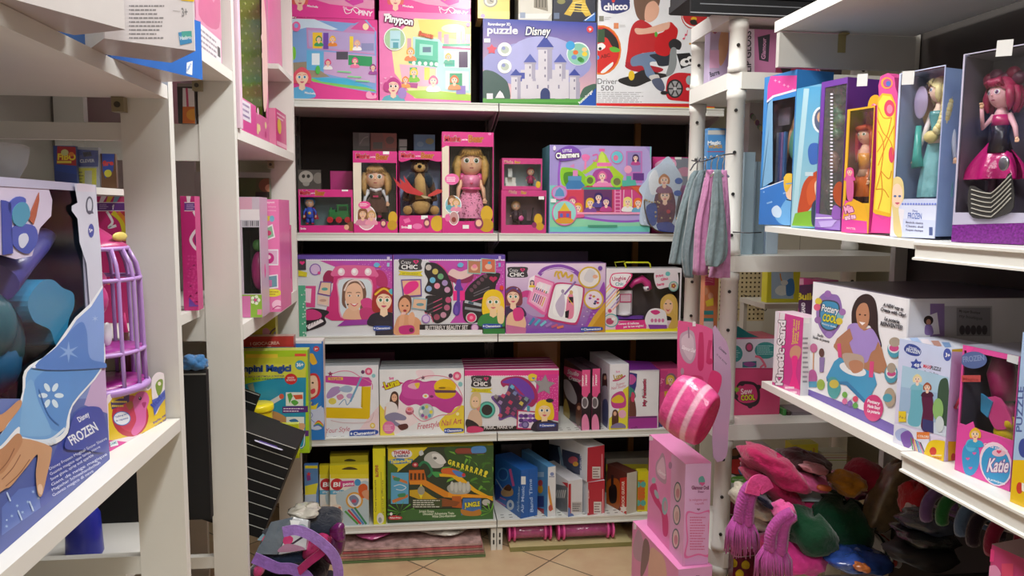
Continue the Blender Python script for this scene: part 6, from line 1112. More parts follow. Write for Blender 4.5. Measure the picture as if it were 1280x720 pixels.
for k in range(6):f.t(('Disney Frozen Magical Snow Sleeve','Guante magico que lanza nieve','Snow glove, spray and sparkle','Gant de neige magique','Magischer Schneehandschuh','Guanto magico di neve')[k],155+k*2,380+k*17,340-(k%3)*22,280+k*17+(k%3)*10,9,'dfe6f8',0)
f.k('M2');f.p([(272,30),(350,35),(384,400),(384,720),(330,480),(318,330),(292,250),(284,160),(262,130),(262,112),(284,100)],'c9cbdc');f.p([(280,30),(300,25),(350,40),(352,60),(285,58)],'d0c8d8');f.p([(200,640),(275,530),(330,480),(384,400),(384,720),(110,720)],'e8ecf4');f.p([(210,645),(280,540),(335,490),(384,412),(384,720),(120,722)],'7f9fdc');f.b([(205,640),(290,550),(318,580),(330,680),(384,700),(384,720),(130,722)],'5480c8');f.star(250,660,42,'88aae0',6,.25);f.star(350,535,14,'a8c0e8',6,.25)
f.e(329,110,14,34,'4c5468');f.e(329,110,9,26,'c4c8d8');f.e(335,205,11,26,'3c4c9c');f.t('5+',329,211,341,209,13,'#fff',1);f.p([(316,130),(322,140),(344,140),(340,130)],'4c5468')
x0,z0=c.fx(0+20/3,220+560/3,.03)
def LM(px,py,off=.02):return c.fx(px/3,220+py/3,off)
g=G();g.prism([LM(*p,.001)for p in((-120,30),(180,38),(196,90),(192,150),(150,195),(120,300),(60,312),(-120,260))],-c.d/2+.001,-c.d/2+.003,'c9bfd8')
lay=-c.d/2-.0002
def flat(pts,col,k):g.prism([LM(*p,0)for p in pts],lay-.0004*k,lay+.0005,col)
flat(((4,90),(20,92),(40,100),(48,290),(10,296)),'3c4aa0',1);flat([tuple(p)[:2]for p in spl([(28,110,0),(60,78,0),(95,85,0),(90,120,0),(70,170,0),(45,150,0)],3)],'4a5cb4',1);flat([tuple(p)[:2]for p in spl([(45,130,0),(70,100,0),(100,105,0),(110,150,0),(80,190,0),(50,175,0)],3)],'4a90b0',2)
flat([tuple(p)[:2]for p in spl([(40,200,0),(80,180,0),(130,190,0),(140,240,0),(110,290,0),(70,280,0),(45,250,0)],3)],'4454a8',1);flat([tuple(p)[:2]for p in spl([(70,225,0),(95,215,0),(105,240,0),(85,270,0),(70,260,0)],3)],'c4c8dc',2);flat(((105,160),(125,110),(145,62),(146,90),(135,150),(125,182)),'a85840',1)
c.parts.append(('logo_plate',g,CARD))
g=G();pts=[LM(*p,.05)for p in((-60,400),(40,330),(110,265),(160,225))];g.tube([(p[0],-c.d/2+.05,p[1])for p in pts],[.045,.032,.028,.02],'4c4c9c',seg=16,flat=.7)
h=G();pr=[LM(*p,.045)for p in((10,470),(60,400),(110,390),(150,420),(192,440),(196,490),(175,540),(165,600),(140,632),(120,632),(100,580),(60,560),(30,540))];h.prism([tuple(q)[:2]for q in spl([(a,b,0)for a,b in pr],4)],-c.d/2+.012,-c.d/2+.06,'2f86b0',smooth=False)
k_=G();q=LM(20,620,.04);k_.ball((q[0],-c.d/2+.06,q[1]),(.055,.04,.07),'14444c');q=LM(-30,560,.04);k_.ball((q[0],-c.d/2+.05,q[1]),(.035,.04,.05),'1c5c68');k2=G();q=LM(10,700,.04);k2.ball((q[0],-c.d/2+.06,q[1]),(.05,.04,.05),'1c5a84')
c.parts+=[('purple_sleeve',g,PLAS),('turquoise_cuff',h,PLAS),('dark_reel',k_,PLAS),('blue_cap',k2,PLAS)]
c.done(film_=film('glove_window',.03,bump=.03,mx=.10))
Pa,Pb=at_z(134,566,LZ),at_z(213,522,LZ);an=math.atan2(Pb.y-Pa.y,Pb.x-Pa.x);Dv=(Pb-Pa).normalized();Pa=Pa-Dv*.008;Pb=Pb-Dv*.05
W_=(Pb-Pa).length;ctr=(Pa+Pb)/2+Vector((-math.sin(an),math.cos(an),0))*.06
t=empty('birdcage_toy',ctr,an,'lilac plastic birdcage toy with a pink bird on a yellow base card','boxed toy')
mi=(Matrix.Translation(ctr)@Matrix.Rotation(an,4,'Z')).inverted()
hb=up_line(480,Pb)-LZ
g=G();g.box(-W_/2,-.06,0,W_/2,.06,hb*.75,'c04c9c');g.box(-W_/2,-.06,hb*.75,W_/2,-.058,hb*.76,'d8c42c')
cv=Canvas(g,Pa.copy(),Dv,Vector((0,0,1)),W_+.03,.3,lambda P:mi@P).k('M4');
pl=spl([(a,b,0)for a,b in((92,405),(120,368),(180,352),(240,350),(280,330),(300,345),(318,320),(320,290),(345,262),(380,268),(395,300),(402,360),(414,520),(400,545),(250,605),(105,668))],3)
cv.p([(p.x,p.y)for p in pl],'ecdde6');cv.p([(100,420),(130,380),(200,362),(300,352),(330,330),(400,310),(412,500),(300,560),(105,605)],'e0be20');cv.p([(103,640),(102,600),(200,610),(300,570),(414,505),(414,525),(250,608),(105,668)],'d83c9c')
cv.e(210,480,92,104,'b82c40');cv.e(218,470,78,90,'c8405c');cv.b([(225,400),(250,362),(290,362),(305,400),(290,450),(285,520),(240,575),(215,560),(240,500),(228,440)],'d868a8');cv.e(259,392,8,9,'2c2030');cv.e(257,389,3,3,'ffffff');cv.b([(268,415),(290,412),(280,440)],'a83870');cv.b([(190,420),(215,405),(225,430),(205,450)],'a86838');cv.p([(112,412),(205,372),(205,408),(118,448)],'4c3c70');cv.a(118,378,200,440,3,'e0c838',2)
cv.e(168,492,44,36,'3c7cc8');cv.e(168,492,40,32,'e8ecf4');cv.t('Talking bird',135,490,200,470,8,'4860a8',1);cv.t('it repeats',140,508,200,492,8,'4860a8',1);cv.e(285,582,22,22,'2c3c34');cv.e(285,582,15,15,'7ca08c');cv.t('GP',276,588,294,584,10,'1c2c24',1)
cv.b([(315,330),(325,285),(360,268),(385,290),(395,370),(370,400),(340,470),(325,440)],'e8e0e4');cv.b([(335,330),(350,300),(372,300),(368,350),(350,380)],'7c9838');cv.e(355,318,8,10,'e8e0d0');cv.p([(318,400),(345,388),(398,330),(400,370),(350,440),(330,480)],'5468c0');cv.t('little',325,440,390,370,22,'3c50b0',2);[cv.t(('Parla, canta','ripete tutto','talks and sings')[k],328+k*2,520+k*22,408,462+k*22,10,'5c4ca4',1)for k in range(3)];cv.p([(105,610),(140,600),(150,625),(110,635)],'dfe8ec');cv.t('GAME',108,628,142,616,12,'3c8ca0',1)
g.build('base_carton',CARD,t)
def cageZ(py,view='M3'):oy,s=VIEWS[view][1:];return up_line(oy+py/s,ctr)-LZ
zb1,zm,zt_,ztop=cageZ(330,'M4'),cageZ(500),cageZ(340),cageZ(225)
R=at_y(190,400,ctr.y).x-ctr.x
g=G();r0=R*.9
for z_,rr in((zb1,r0*1.02),(zb1+(cageZ(150,'M4')-zb1),r0*1.0),(zm,r0*.97),(zt_,r0*.72)):g.tube([(rr*math.cos(a),rr*math.sin(a)*.85,z_)for a in[2*PI*k/32 for k in range(33)]],.0042 if z_!=zb1 else .008,'b48ccc',seg=8,cap=False)
for k in range(14):
 a=2*PI*(k+.5)/14;pts=[(r0*1.02,zb1),(r0,zb1+.05),(r0*.99,(zb1+zm)/2),(r0*.97,zm),(r0*.9,zm+(zt_-zm)*.5),(r0*.72,zt_)];g.tube([(q*math.cos(a),q*math.sin(a)*.85,z_)for q,z_ in pts],.0042,'b08ac8',seg=6)
g.build('bars',PLAS,t)
g=G();g.lathe([(r0*.9,zb1-.01),(r0*.98,zb1-.002),(r0*.98,zb1+.01),(r0*.3,zb1+.012)],'9c2c88',sy=.85);z2_=cageZ(150,'M4');g.lathe([(r0*.6,z2_-.01),(r0*.97,z2_-.004),(r0*.97,z2_+.004),(r0*.5,z2_+.006)],'a03c94',sy=.85);g.build('tray',PLAS,t)
g=G();g.lathe([(r0*.73,zt_-.004),(r0*.72,zt_+.006),(r0*.55,zt_+(ztop-zt_)*.35),(r0*.25,zt_+(ztop-zt_)*.8),(.008,ztop)],'b02c6c',sy=.85);g.ball((.012,-r0*.5,zt_+.022),(.026,.004,.009),'d8c468',seg=14,rings=6);o=g.build('roof',PLAS,t)
g=G();zbz=zm-.01;g.ball((-.01,0,zbz-.03),(.028,.026,.034),'d0488c');g.ball((-.008,-.006,zbz+.008),(.019,.019,.018),'d85a98');bird=g.build('toy_bird',PLAS,t);g=G();g.tube([(-.01,-.024,zbz+.006),(-.012,-.034,zbz)],[.005,.001],'e0a040');g.build('beak',PLAS,bird);g=G();g.ball((.014,-.01,z2_+.028),(.014,.006,.024),'e4e6ea');g.build('mirror',PLAS,t)
g=G();x_=R*.95;g.tube([(x_,.0,hb*.7),(x_+.002,.0,zb1+.04),(x_+.003,-.002,zb1+.09)],[.012,.012,.011],'6c4440',seg=10);g.tube([(x_+.004,.0,zb1+.07),(x_-.002,0,zb1+.105),(x_,0,zb1+.13)],[.006,.005,.001],'e03c88',seg=8);g.build('tree_post',PLAS,t)
g=G();q=at_y(0,232,1.30);g.lathe([(.05,-.05),(.066,-.02),(.07,.0),(.07,.007),(.064,.01)],'c8ccce',(0,0,0),seg=30)
tag(g.build('plastic_tub',FROST,None,(q.x-.03,1.3,LZ+ht*0+.395)),'cloudy plastic lid just above the blue glove box at the very left edge','tub').location.z=LZ+ht+.051
def at2(p,z):return at_z(p[0],p[1],z)
zt0=1.9006
A_,B_=at2((138,72),zt0),at2((254,100),zt0);an=math.atan2(B_.y-A_.y,B_.x-A_.x)
c=Carton('toy_box','blue box with a white square logo, behind the white box at the top left','toy box',(A_.x,A_.y),an,None,None,0,zt0,.16,'2c6cc4',width=(B_-A_).length,height=.11,cols={'D':'b8aeb0','T':'a8a0a4'});f=c.front.k('L1');f.p([(700,235),(722,228),(720,282),(698,275)],'e4ecf4');f.t('Hasbro',703,268,718,240,8,'3c7cc8',1);c.done()
A_,B_=at2((130,48),zt0),at2((244,64),zt0);an=math.atan2(B_.y-A_.y,B_.x-A_.x)-.02
c=Carton('toy_box','white box with fine print, 3+ and a small blue logo at the top left','toy box',(A_.x,A_.y),an,None,None,0,zt0,.13,'d9d4d8',width=(B_-A_).length,height=.20,cols={'D':'a89c9c'});f=c.front.k('L1')
f.a(490,15,625,150,9,'8c888c',3);[f.e(486,22+k*15,2.4,2.4,'55515a')for k in range(9)];f.t('3+',682,62,704,60,32,'8c8a8e',1);f.l([(648,40),(675,43)],2,'a8a4a8');f.p([(668,122),(712,116),(720,160),(675,170)],'4490c4');f.p([(680,118),(718,116),(719,140),(682,142)],'50a8a0');f.t('Hasbro',675,150,716,146,14,'e8f2f6',1);f.p([(655,-20),(740,-20),(740,8),(680,2)],'e8c81c');f.p([(390,-20),(440,-20),(420,5),(400,8)],'58a8c8');c.done()
A_=at2((80,24),zt0)
c=Carton('toy_box','grey-white underside of a box overhanging the board at the top left corner','toy box',(A_.x-.02,A_.y-.10),math.radians(62),None,None,0,zt0,.10,'cfcaca',width=.17,height=.16,cols={'D':'aca2a2'});c.done()
zt1_=2.0276
def lbox(name,label,y0,y1,xf,z,h,dep,col,cols=None,art=None,view=None,side=None,**k):
 c=Carton(name,label,k.pop('cat','toy box'),(xf,y0),A90,None,None,0,z,dep,col,width=y1-y0,height=h,cols=cols,**k)
 if art:art(c.front)
 if side:side(c.left)
 return c
def pinkart(f):f.frac();f.r(.05,.45,.95,.95,'e89ab8');f.b([(.1,.5),(.3,.9),(.6,.7),(.9,.9),(.8,.5)],'c86a90');f.r(.05,.05,.95,.4,'e2dde2');f.a(.1,.36,.9,.08,5,'8c8490',3);f.e(.8,.5,.08,.05,'3c3c44');f.e(.3,.7,.12,.1,'f4d0c0')
lbox('toy_box','pink and white box on the high board left of the wide post',1.70,1.93,-.535,zt1_,.30,.16,'d8b4c4',art=pinkart,cols={'T':'e0c8d0','L':'e8d4dc'}).done()
def pinkart2(f):f.frac();f.r(.0,.3,1,1,'d88cac');f.b([(.1,.35),(.4,.8),(.7,.6),(.95,.9),(.9,.4)],'c05c88');f.r(.05,.02,.95,.28,'dcd8dc');f.a(.1,.25,.9,.05,4,'8c8490',5);f.r(.8,.1,.92,.2,'3c3c44')
lbox('toy_box','pink box with a pale lower panel on the high board, touching the wide white post',1.935,2.17,-.53,zt1_,.26,.16,'d08cb0',art=pinkart2,cols={'L':'d8b8c8'}).done()
def standing(name,label,cat,pl,pr,pt,pb,Y,dep,col,art=None,view='L1',ang=0,board_z=None,m=None):
 z=at_y((pl+pr)/2,pb,Y).z;z=board_z if board_z is not None else z;c=Carton(name,label,cat,(0,Y),ang,pl,pr,pt,z,dep,col,mats=[m]if m else None)
 if art:art(c.front.k(view))
 return c
zg=bpy.data.objects['shelf_board.005'].location.z+.027+.0006
def mag(f):f.k('M3');f.r(505,60,625,650,'c22c7c');f.r(510,100,620,140,'6a3c8c');f.l([(510,98),(620,98)],4,'f0e4ec');f.l([(510,142),(620,142)],4,'f0e4ec');f.t('f',583,133,592,133,22,'e8e0f0',2);f.a(522,106,572,136,3,'c8b0dc',2);f.p([(520,62),(545,62),(540,96),(525,96)],'f4e8ee');f.u([(560,145),(585,190),(600,215),(560,260),(545,300),(575,345),(620,362)],16,'ece4ec');f.e(600,290,36,60,'5c3468');f.e(604,290,32,55,'d02c84');f.e(606,255,24,34,'e4c42c');f.dots(530,380,620,630,6,14,7,'d0408c',4);f.p([(535,600),(570,640),(620,645),(535,650)],'6a3ca0');f.e(606,540,18,20,'a83c6c')
c=standing('toy_box','magenta box with a purple stripe, seen between the two wide posts','toy box',230,248,245,384,2.12,.05,'c22c7c',mag,board_z=zg);c.done()
def mag2(f):f.k('M3');f.r(40,60,220,650,'c42a74');f.r(48,100,210,140,'6a3c8c');f.t('f',128,134,140,134,24,'e8e0f0',2);f.l([(45,98),(210,98)],4,'f0e4ec');f.l([(45,142),(210,142)],4,'f0e4ec');f.a(62,106,112,134,3,'c8b0dc',2);[f.p([(70+k*36,64),(100+k*36,64),(80+k*36,96),(60+k*36,96)],q)for k,q in enumerate(('e8e0e8','d8c040','7ca8c8','c84878'))];f.u([(100,145),(130,200),(110,230),(150,220)],14,'f0eaf0');f.u([(130,150),(180,200),(200,300)],26,'d4c42c');f.u([(160,150),(200,200),(225,290)],20,'d8802c');f.u([(185,150),(220,190)],12,'b83c30')
c=standing('toy_box','magenta box with a rainbow curve behind the birdcage toy','toy box',100,200,245,384,1.90,.05,'c42a74',mag2,board_z=zg);c.done()
zp=zg
g=G();o=board(1.70,2.195,at_y(110,236,1.90).z,'white shelf board glimpsed above the blue glove box',dep=.28,clips=False,th=.015);o.location.x=XF-.33
zs_=o.location.z+.0156
def fibo(f):f.k('L1');f.r(200,540,300,700,'3c4c8c');f.p([(215,548),(292,552),(288,640),(212,640)],'a8343c');f.t('FIBO',216,598,284,600,22,'e8d040',2);f.e(243,572,14,12,'c8c888');f.e(268,578,10,8,'d88040');f.r(214,603,268,612,'e0cc50');f.p([(210,615),(290,622),(290,655),(208,640)],'3850a0')
standing('card_pack','red and blue card pack with yellow lettering above the blue glove box','toy pack',69,97,182,240,1.84,.012,'44507c',fibo,board_z=zs_).done()
def bagy(f):f.k('L1');f.r(285,540,380,720,'a8acb8');f.p([(290,560),(372,565),(368,625),(290,625)],'3c4c98');f.t('CLEVER',300,610,355,608,12,'e8ecf4',1);f.p([(310,572),(340,568),(345,585),(315,588)],'1c2040');f.r(286,630,362,720,'dcd838');f.r(318,640,345,720,'c8ccc0');f.a(290,640,316,715,6,'8c8c30',2)
c=standing('toy_pack','clear bag with a blue header and yellow card above the blue glove box','toy pack',96,125,184,240,1.86,.02,'a8acb8',bagy,board_z=zs_);c.parts.append(('bag_film',(lambda G_:(G_.box(-c.w/2-.003,-c.d/2-.004,0,c.w/2+.003,-c.d/2-.0035,c.h+.01,'ffffff'),G_)[1])(G()),FILM2));c.done()
def orb(f):f.k('L1');f.r(380,570,440,720,'6c4c34');f.p([(382,575),(430,578),(425,640),(395,670),(385,640)],'3c50a0');f.t('fire',386,622,426,618,18,'d84830',2);f.e(405,650,14,14,'c8c040')
standing('toy_pack','small blue pack with orange lettering beside the left white post','toy pack',127,146,192,240,1.86,.012,'5c4438',orb,board_z=zs_).done()
def orp(f):f.k('L4');f.r(60,325,160,470,'2c2626');f.p([(85,330),(160,335),(160,470),(85,470)],'ded8dc');f.p([(85,400),(160,400),(160,470),(85,470)],'d0702c');f.e(125,430,26,22,'e09c30');f.l([(100,330),(104,400)],8,'c03c6c')
zq=at_y(238,155,2.2).z
standing('toy_box','orange and white box seen through the gap beside the high white board','toy box',223,244,104,155,2.192,.04,'8c8684',orp,board_z=zq+.0006).done()
zA=1.8786
def greenbox(f):f.k('M5')
c=Carton('doll_box','tall pink window box lined with green dotted card, a winged doll inside','boxed toy',(-.525,2.27),A90,None,None,0,zA,.20,'d86a98',width=.50,height=.60,win=True,inner='7f9c1c',cols={'L':'e4a8bc','R':'d86a98'});c.root=True
c.frame_front((.04,.14,.93,.97),'d4689a');f=c.front.k('M5')
r8=random.Random(3)
for k in range(40):
 u,v=r8.random(),r8.random();
 c.front.frac()
 if u>.8 or v<.16:c.front.e(u,v,.03,.02,('e8a0b8','c04880','e8d0a0','f0c0d0')[k%4])
c.front.frac().b([(.82,.2),(.98,.3),(.98,.7),(.85,.8)],'e8c0b8')
w_,h_,d_=c.w,c.h,c.d
g=G();g.box(w_/2-.0065,-d_/2+.02,.09,w_/2-.0055,d_/2-.01,h_-.02,'86a31e');g.box(w_/2-.0072,-d_/2+.012,.085,w_/2-.0064,-d_/2+.019,h_-.015,'2c2c24')
for a in range(7):
 for b in range(20):g.ball((w_/2-.0068,-d_/2+.03+a*.026+(b%2)*.013,.10+b*.025),(.0008,.005,.005),'b4c85c',seg=6,rings=4)
c.parts.append(('dotted_backing',g,CARD))
g=G();x=-.02;dface(g,(x,-.01,.42),.030,eye='3a70a0');g.tube([(x,-.01,.39),(x,-.01,.36),(x,-.01,.30),(x,-.01,.25)],[.010,.022,.017,.022],'f2c4a2',seg=12);[g.tube([(x+s*.012,-.01,.25),(x+s*.015,-.01,.06)],[.014,.007],'f2c4a2')for s in(-1,1)];[arm(g,(x+s*.02,-.01,.365),(x+s*.05,-.015,.31),(x+s*.06,-.025,.26),.008,'f2c4a2')for s in(-1,1)]
d=G();d.grid([[p+Vector((x,-.01,0))for p in row]for row in pleats(.06,.04,.17,.30,.35,8,.1)],'e07ab0');d.tube([(x,-.01,.30),(x,-.01,.355)],[.021,.025],'e07ab0',seg=14)
w1=G();w1.prism([(x+a,b)for a,b in((.02,.33),(.10,.44),(.14,.42),(.13,.30),(.17,.16),(.14,.10),(.08,.20))],.012,.018,'c8d428');w1.prism([(x-a,b)for a,b in((.02,.33),(.10,.44),(.13,.40),(.12,.28),(.13,.16),(.08,.20))],.012,.018,'dcb0cc')
c.parts.append(('doll',g,SKIN,('dress',d,SHINE),('wings',w1,SHINE),('hair',hairpiece((x,-.01,.42),.030,'e8b0c0','long',1.6),HAIR)))
c.done(film_=film('doll_window',.05,bump=.05,bscale=14,mx=.1))
lbox('doll_box','crinkled clear and pink doll pack at the near end of the green dotted box',2.236,2.262,-.50,zA,.50,.16,'dcc0d0',cols={'F':'e4c4d8','R':'c84c8c'},cat='boxed toy').done()
c=lbox('toy_box','small pink box standing in front of the green dotted doll box',2.30,2.50,-.512+.0,zA,.095,.008,'d8589c',cols={'F':'d44c96','L':'e0e0ec'});f=c.front;f.frac();f.r(.0,.35,.6,.95,'e4dde8');f.a(.05,.9,.55,.4,3,'8870a0',4);c.done()
lbox('toy_box','pink box with a yellow spot beside the far end of the green dotted box',2.96,3.18,-.535,zA,.15,.12,'c83c7c',cols={'L':'d87ca0'},art=lambda f:(f.frac(),f.e(.3,.6,.18,.2,'e0c040'),f.r(0,.1,1,.2,'e8a8c0'),f.a(.1,.95,.9,.75,2,'f0c8d8',3))).done()
o=board(2.90,3.198,at_x(380,118,XF-.02).z,'small white board against the corner post beside the dotted doll box',clips=False,th=.018,dep=.2);
lbox('toy_box','pink box at the top on the small board by the corner post',2.92,3.18,-.545,o.location.z+.0186,.30,.12,'d86ca0',cols={'L':'e0a0c0'}).done()
zB2=1.3186
c=Carton('doll_pack','slim window pack with a magenta doll shape, beside the pink picture box','boxed toy',(0,2.37),0,303,328,246,zB2,.12,'b49ab0',win=True,inner='2c3432',cols={'T':'d8a0c0'});c.frame_front((.12,.20,.96,.80),'c8b8c8');f=c.front.k('M6')
f.r(28,200,75,285,'d8a4bc');f.r(30,245,110,285,'e8e0e6');f.r(35,285,110,312,'c8c4d0');[f.l([(42+k*7,288),(42+k*7,308)],2+k%3,'3c3a44')for k in range(9)];f.r(35,565,118,650,'8cb83c');f.flower(88,585,18,'e8f0d8','d84888');f.r(95,620,112,640,'e08cac');f.r(30,570,70,650,'d878b0')
g=G();g.ball((.01,0,.14),(.022,.02,.06),'c83c8c');g.ball((.008,0,.22),(.014,.014,.018),'5a9c50');c.parts.append(('toy_figure',g,PLAS));c.done()
def pkside(f):f.k('M6');f.r(105,200,200,640,'e478b0');f.t('playset',122,222,160,222,8,'f8d8e8',1);[f.t('Playset and accessories',102,236+k*14,165,238+k*14,5,'f8d8e8',0)for k in range(2)];f.heart(130,280,18,'d8c03c');f.e(112,280,9,12,'a05cb0');f.e(150,280,9,12,'70b0c8');f.p([(112,318),(152,300),(162,350),(118,366)],'f0e4ec');f.p([(117,322),(149,307),(157,346),(122,360)],'88b898');f.e(136,334,12,10,'c83c6c');f.r(116,395,174,455,'e8e4ec');f.r(120,400,170,450,'d8b0cc');f.e(140,428,18,20,'c02c80');f.e(138,424,8,8,'f0d8e4');f.p([(118,495),(172,488),(174,540),(120,545)],'f0e4ec');f.p([(122,499),(168,493),(169,535),(124,540)],'6c98a8');f.r(130,510,150,535,'c878a8');f.e(152,558,34,15,'e4dc3c');f.a(126,550,178,568,2,'a8882c',3);f.r(122,588,140,608,'4860a8');f.t('f',128,605,134,605,14,'#fff',2);f.b([(150,600),(165,585),(185,590),(190,612),(160,618)],'f4c4dc');f.u([(152,620),(170,608),(188,612)],4,'c83c88')
c=Carton('playset_box','pink box with picture squares down its side, on the lower left board','toy box',(0,2.50),0,326.5,351.5,249,zB2,.20,'e478b0',cols={'R':'c85c98'});pkside(c.front);c.front.k('M6').r(184,200,196,640,'d85c9c');c.done()
c=Carton('figure_box','clear pink-edged window box leaning out by the corner post','boxed toy',(-.515,2.76),A90,None,None,0,zB2,.12,'d84c8c',width=.36,height=.27,win=True,inner='a8a4b0',cols={'L':'e49cc0'});c.frame_front((.05,.2,.95,.94),'dc5a9a');c.front.frac().t('Fairy',.2,.05,.8,.05,.08,'f4c4dc',1)
g=G();g.ball((-.06,-.01,.15),(.02,.02,.022),'8c7c40');g.tube([(-.06,-.01,.14),(-.06,-.01,.07)],[.012,.03],'5c4c8c',seg=12);c.parts.append(('toy_figure',g,PLAS));c.done(film_=FILM2)
c=Carton('card_box','dark green and brown boxes glimpsed above the pink picture box','toy box',(0,3.135),0,301,340,222,zB2,.04,'4c5230');f=c.front.k('M6');f.r(20,130,90,205,'4a5a30');f.e(130,155,30,26,'7c5038');f.e(140,165,16,14,'c89878');f.r(88,180,165,200,'2c2822');c.done()
zC=at_y(383,562,2.9).z
o=board(2.74,3.17,zC-.001,'low white board in front of the corner frame under the green craft box',clips=False,dep=.36)
def stamp(f):
 f.k('M7');f.r(20,130,375,650,'a8cc24');f.p([(20,155),(355,150),(350,260),(20,262)],'c8cc38');f.p([(20,190),(350,190),(345,262),(20,262)],'d4d448');f.r(30,138,200,158,'e8cc3c');f.r(290,136,350,150,'e04c40')
 f.p([(20,300),(60,290),(200,265),(350,262),(345,620),(330,640),(200,640),(20,600)],'2490b4');f.t('Stampini Magici',-62,232,270,228,34,'2c54a4',1,'f0ecd0',ow=3);f.t('IL GIOCO CHE STIMOLA LA FANTASIA',30,262,235,258,9,'3c4c70',1);f.t('E LA CREATIVITA',70,276,230,272,8,'3c4c70',1)
 f.e(318,196,26,25,'3c9cc0');f.t('36+',300,204,336,202,18,'f4f4f4',2);f.e(270,270,33,29,'cc2c30');f.t('SENZA',252,268,288,266,9,'f4e0e0',1);f.t('INCHIOSTRO',246,281,294,279,9,'f4e0e0',1)
 f.l([(165,395),(222,362)],24,'d8d4d4');f.e(220,362,13,14,'d85c48');f.e(165,396,9,12,'e8e4e0');f.b([(170,440),(240,470),(300,540),(290,560),(200,520),(150,480)],'c08c5c');f.p([(40,300),(70,292),(80,340),(60,360)],'8c9c90')
 f.r(243,340,335,412,'e4e8e0');f.p([(250,350),(270,342),(280,360),(262,400)],'5ca848');f.p([(280,355),(330,352),(332,375),(295,378)],'d85a38');f.b([(270,390),(290,380),(310,395),(290,410)],'5ca848');f.p([(225,416),(360,412),(360,445),(225,450)],'5c2c7c');f.a(230,420,345,446,2,'e0d0e8',3);f.r(245,470,340,560,'e8ecec');f.b([(260,490),(290,480),(310,495),(290,505)],'3c78b0');f.b([(280,510),(340,505),(335,540),(290,535)],'dca880');f.r(300,542,364,572,'5c2c7c');f.u([(240,620),(300,632),(335,625),(342,560)],4,'e8ecec')
c=Carton('craft_box','lime green craft box with a blue picture by the corner','toy box',(0,2.86),0,300,387,439,zC,.06,'a8cc24',cols={'R':'86a41c','T':'b8c85c'});stamp(c.front);c.done()
c=Carton('craft_box','red and teal craft box behind the lime green box','toy box',(0,2.955),0,300,370,421,zC,.05,'b83838',cols={'T':'b8948c','R':'883030'});f=c.front.k('M7');f.r(20,55,295,110,'b83434');f.r(20,100,295,140,'3c7c98');f.t('I GIOCACREA',55,92,210,86,16,'e8c0b4',1);f.t('Impara e crea giocando',65,104,165,100,5,'e8c0b4',1);c.done()
c=Carton('craft_box','blue craft box with a child face in a red oval behind the lime box','toy box',(0,3.02),0,355,406,426,zC,.06,'2c78c4',cols={'R':'d8c8c4','T':'e4e0e0'});f=c.front.k('M7')
f.r(280,60,450,135,'2c78c4');f.r(280,62,450,82,'e4e4e8');f.t('Quercetti',295,122,350,118,11,'d8485c',1);f.e(404,110,16,15,'c83c48');f.t('3+',396,116,412,114,10,'#fff',1);f.b([(365,140),(385,135),(400,160),(408,185),(385,195),(370,175)],'e0b030');f.b([(355,260),(400,240),(425,280),(420,350),(380,378),(350,370)],'c83038');f.b([(355,270),(395,252),(412,285),(408,345),(378,368),(350,360)],'e8c4a8');f.e(385,290,6,5,'3a2a20');f.b([(372,330),(395,320),(398,340),(380,350)],'c84050');f.p([(355,415),(380,390),(395,410),(415,395),(400,440),(380,450)],'e0cc30');f.p([(375,410),(385,380),(392,412)],'3c5ca8');f.b([(355,440),(400,430),(440,415),(440,525),(370,530)],'c4cce4');f.u([(370,440),(385,460),(375,480),(395,500)],3,'5c6cb4')
[f.u([(390,520-k*0),(415,492+k*7),(440,515+k*5)],7,q)for k,q in enumerate(('d84838','e0b030','5ca848','4868b8'))];f.r(432,70,450,420,'2c70bc');c.done()
c=Carton('craft_box','yellow and pink craft box above the red one, under the pink picture box','toy box',(0,3.085),0,296,348,392,zC,.05,'ccc83c');f=c.front.k('M7');f.r(90,0,215,60,'d4d048');f.b([(120,10),(140,0),(160,20),(150,50),(125,50)],'e0a8b8');f.u([(150,60),(165,20),(190,0)],7,'6c5c70');f.e(190,30,12,12,'a8b8c8');c.done()
q=at_y(330,515,2.79);g=G();t=empty('modelling_dough_tub',(q.x-.02,2.79,zC),0,'yellow plastic tub with a yellow lid in front of the lime green craft box','tub')
r_=.05;ht_=q.z+.01-zC;g.lathe([(r_*.85,0),(r_*.9,.004),(r_,ht_-.01),(r_,ht_)],'dcc410',seg=26);g.build('tub',PLAS,t);g=G();g.lathe([(r_*1.08,ht_-.002),(r_*1.10,ht_+.002),(r_*1.10,ht_+.016),(r_*1.04,ht_+.022),(.01,ht_+.022)],'e8d41c',seg=26);g.build('lid',PLAS,t)
c=Carton('toy_pack','yellow and green bag pack leaning between the tub and the black boxes','toy pack',(0,2.80),0,344,374,531,zC,.03,'ccd028',mats=[mat('soft_pack',rough=.2,coat=.6,bump=.5,bscale=25)]);f=c.front.k('M7');f.r(200,510,320,640,'ccd024');f.e(235,524,26,8,'5c8c2c');f.b([(190,580),(250,560),(300,590),(290,640),(200,640)],'90b83c');f.p([(185,565),(215,575),(200,600),(180,590)],'4c88b0');f.e(260,600,20,12,'d8a030');c.done()
BK2='1c1c1d'
lead=('topmost','second','third','fourth','fifth','sixth','seventh','eighth','ninth','tenth')
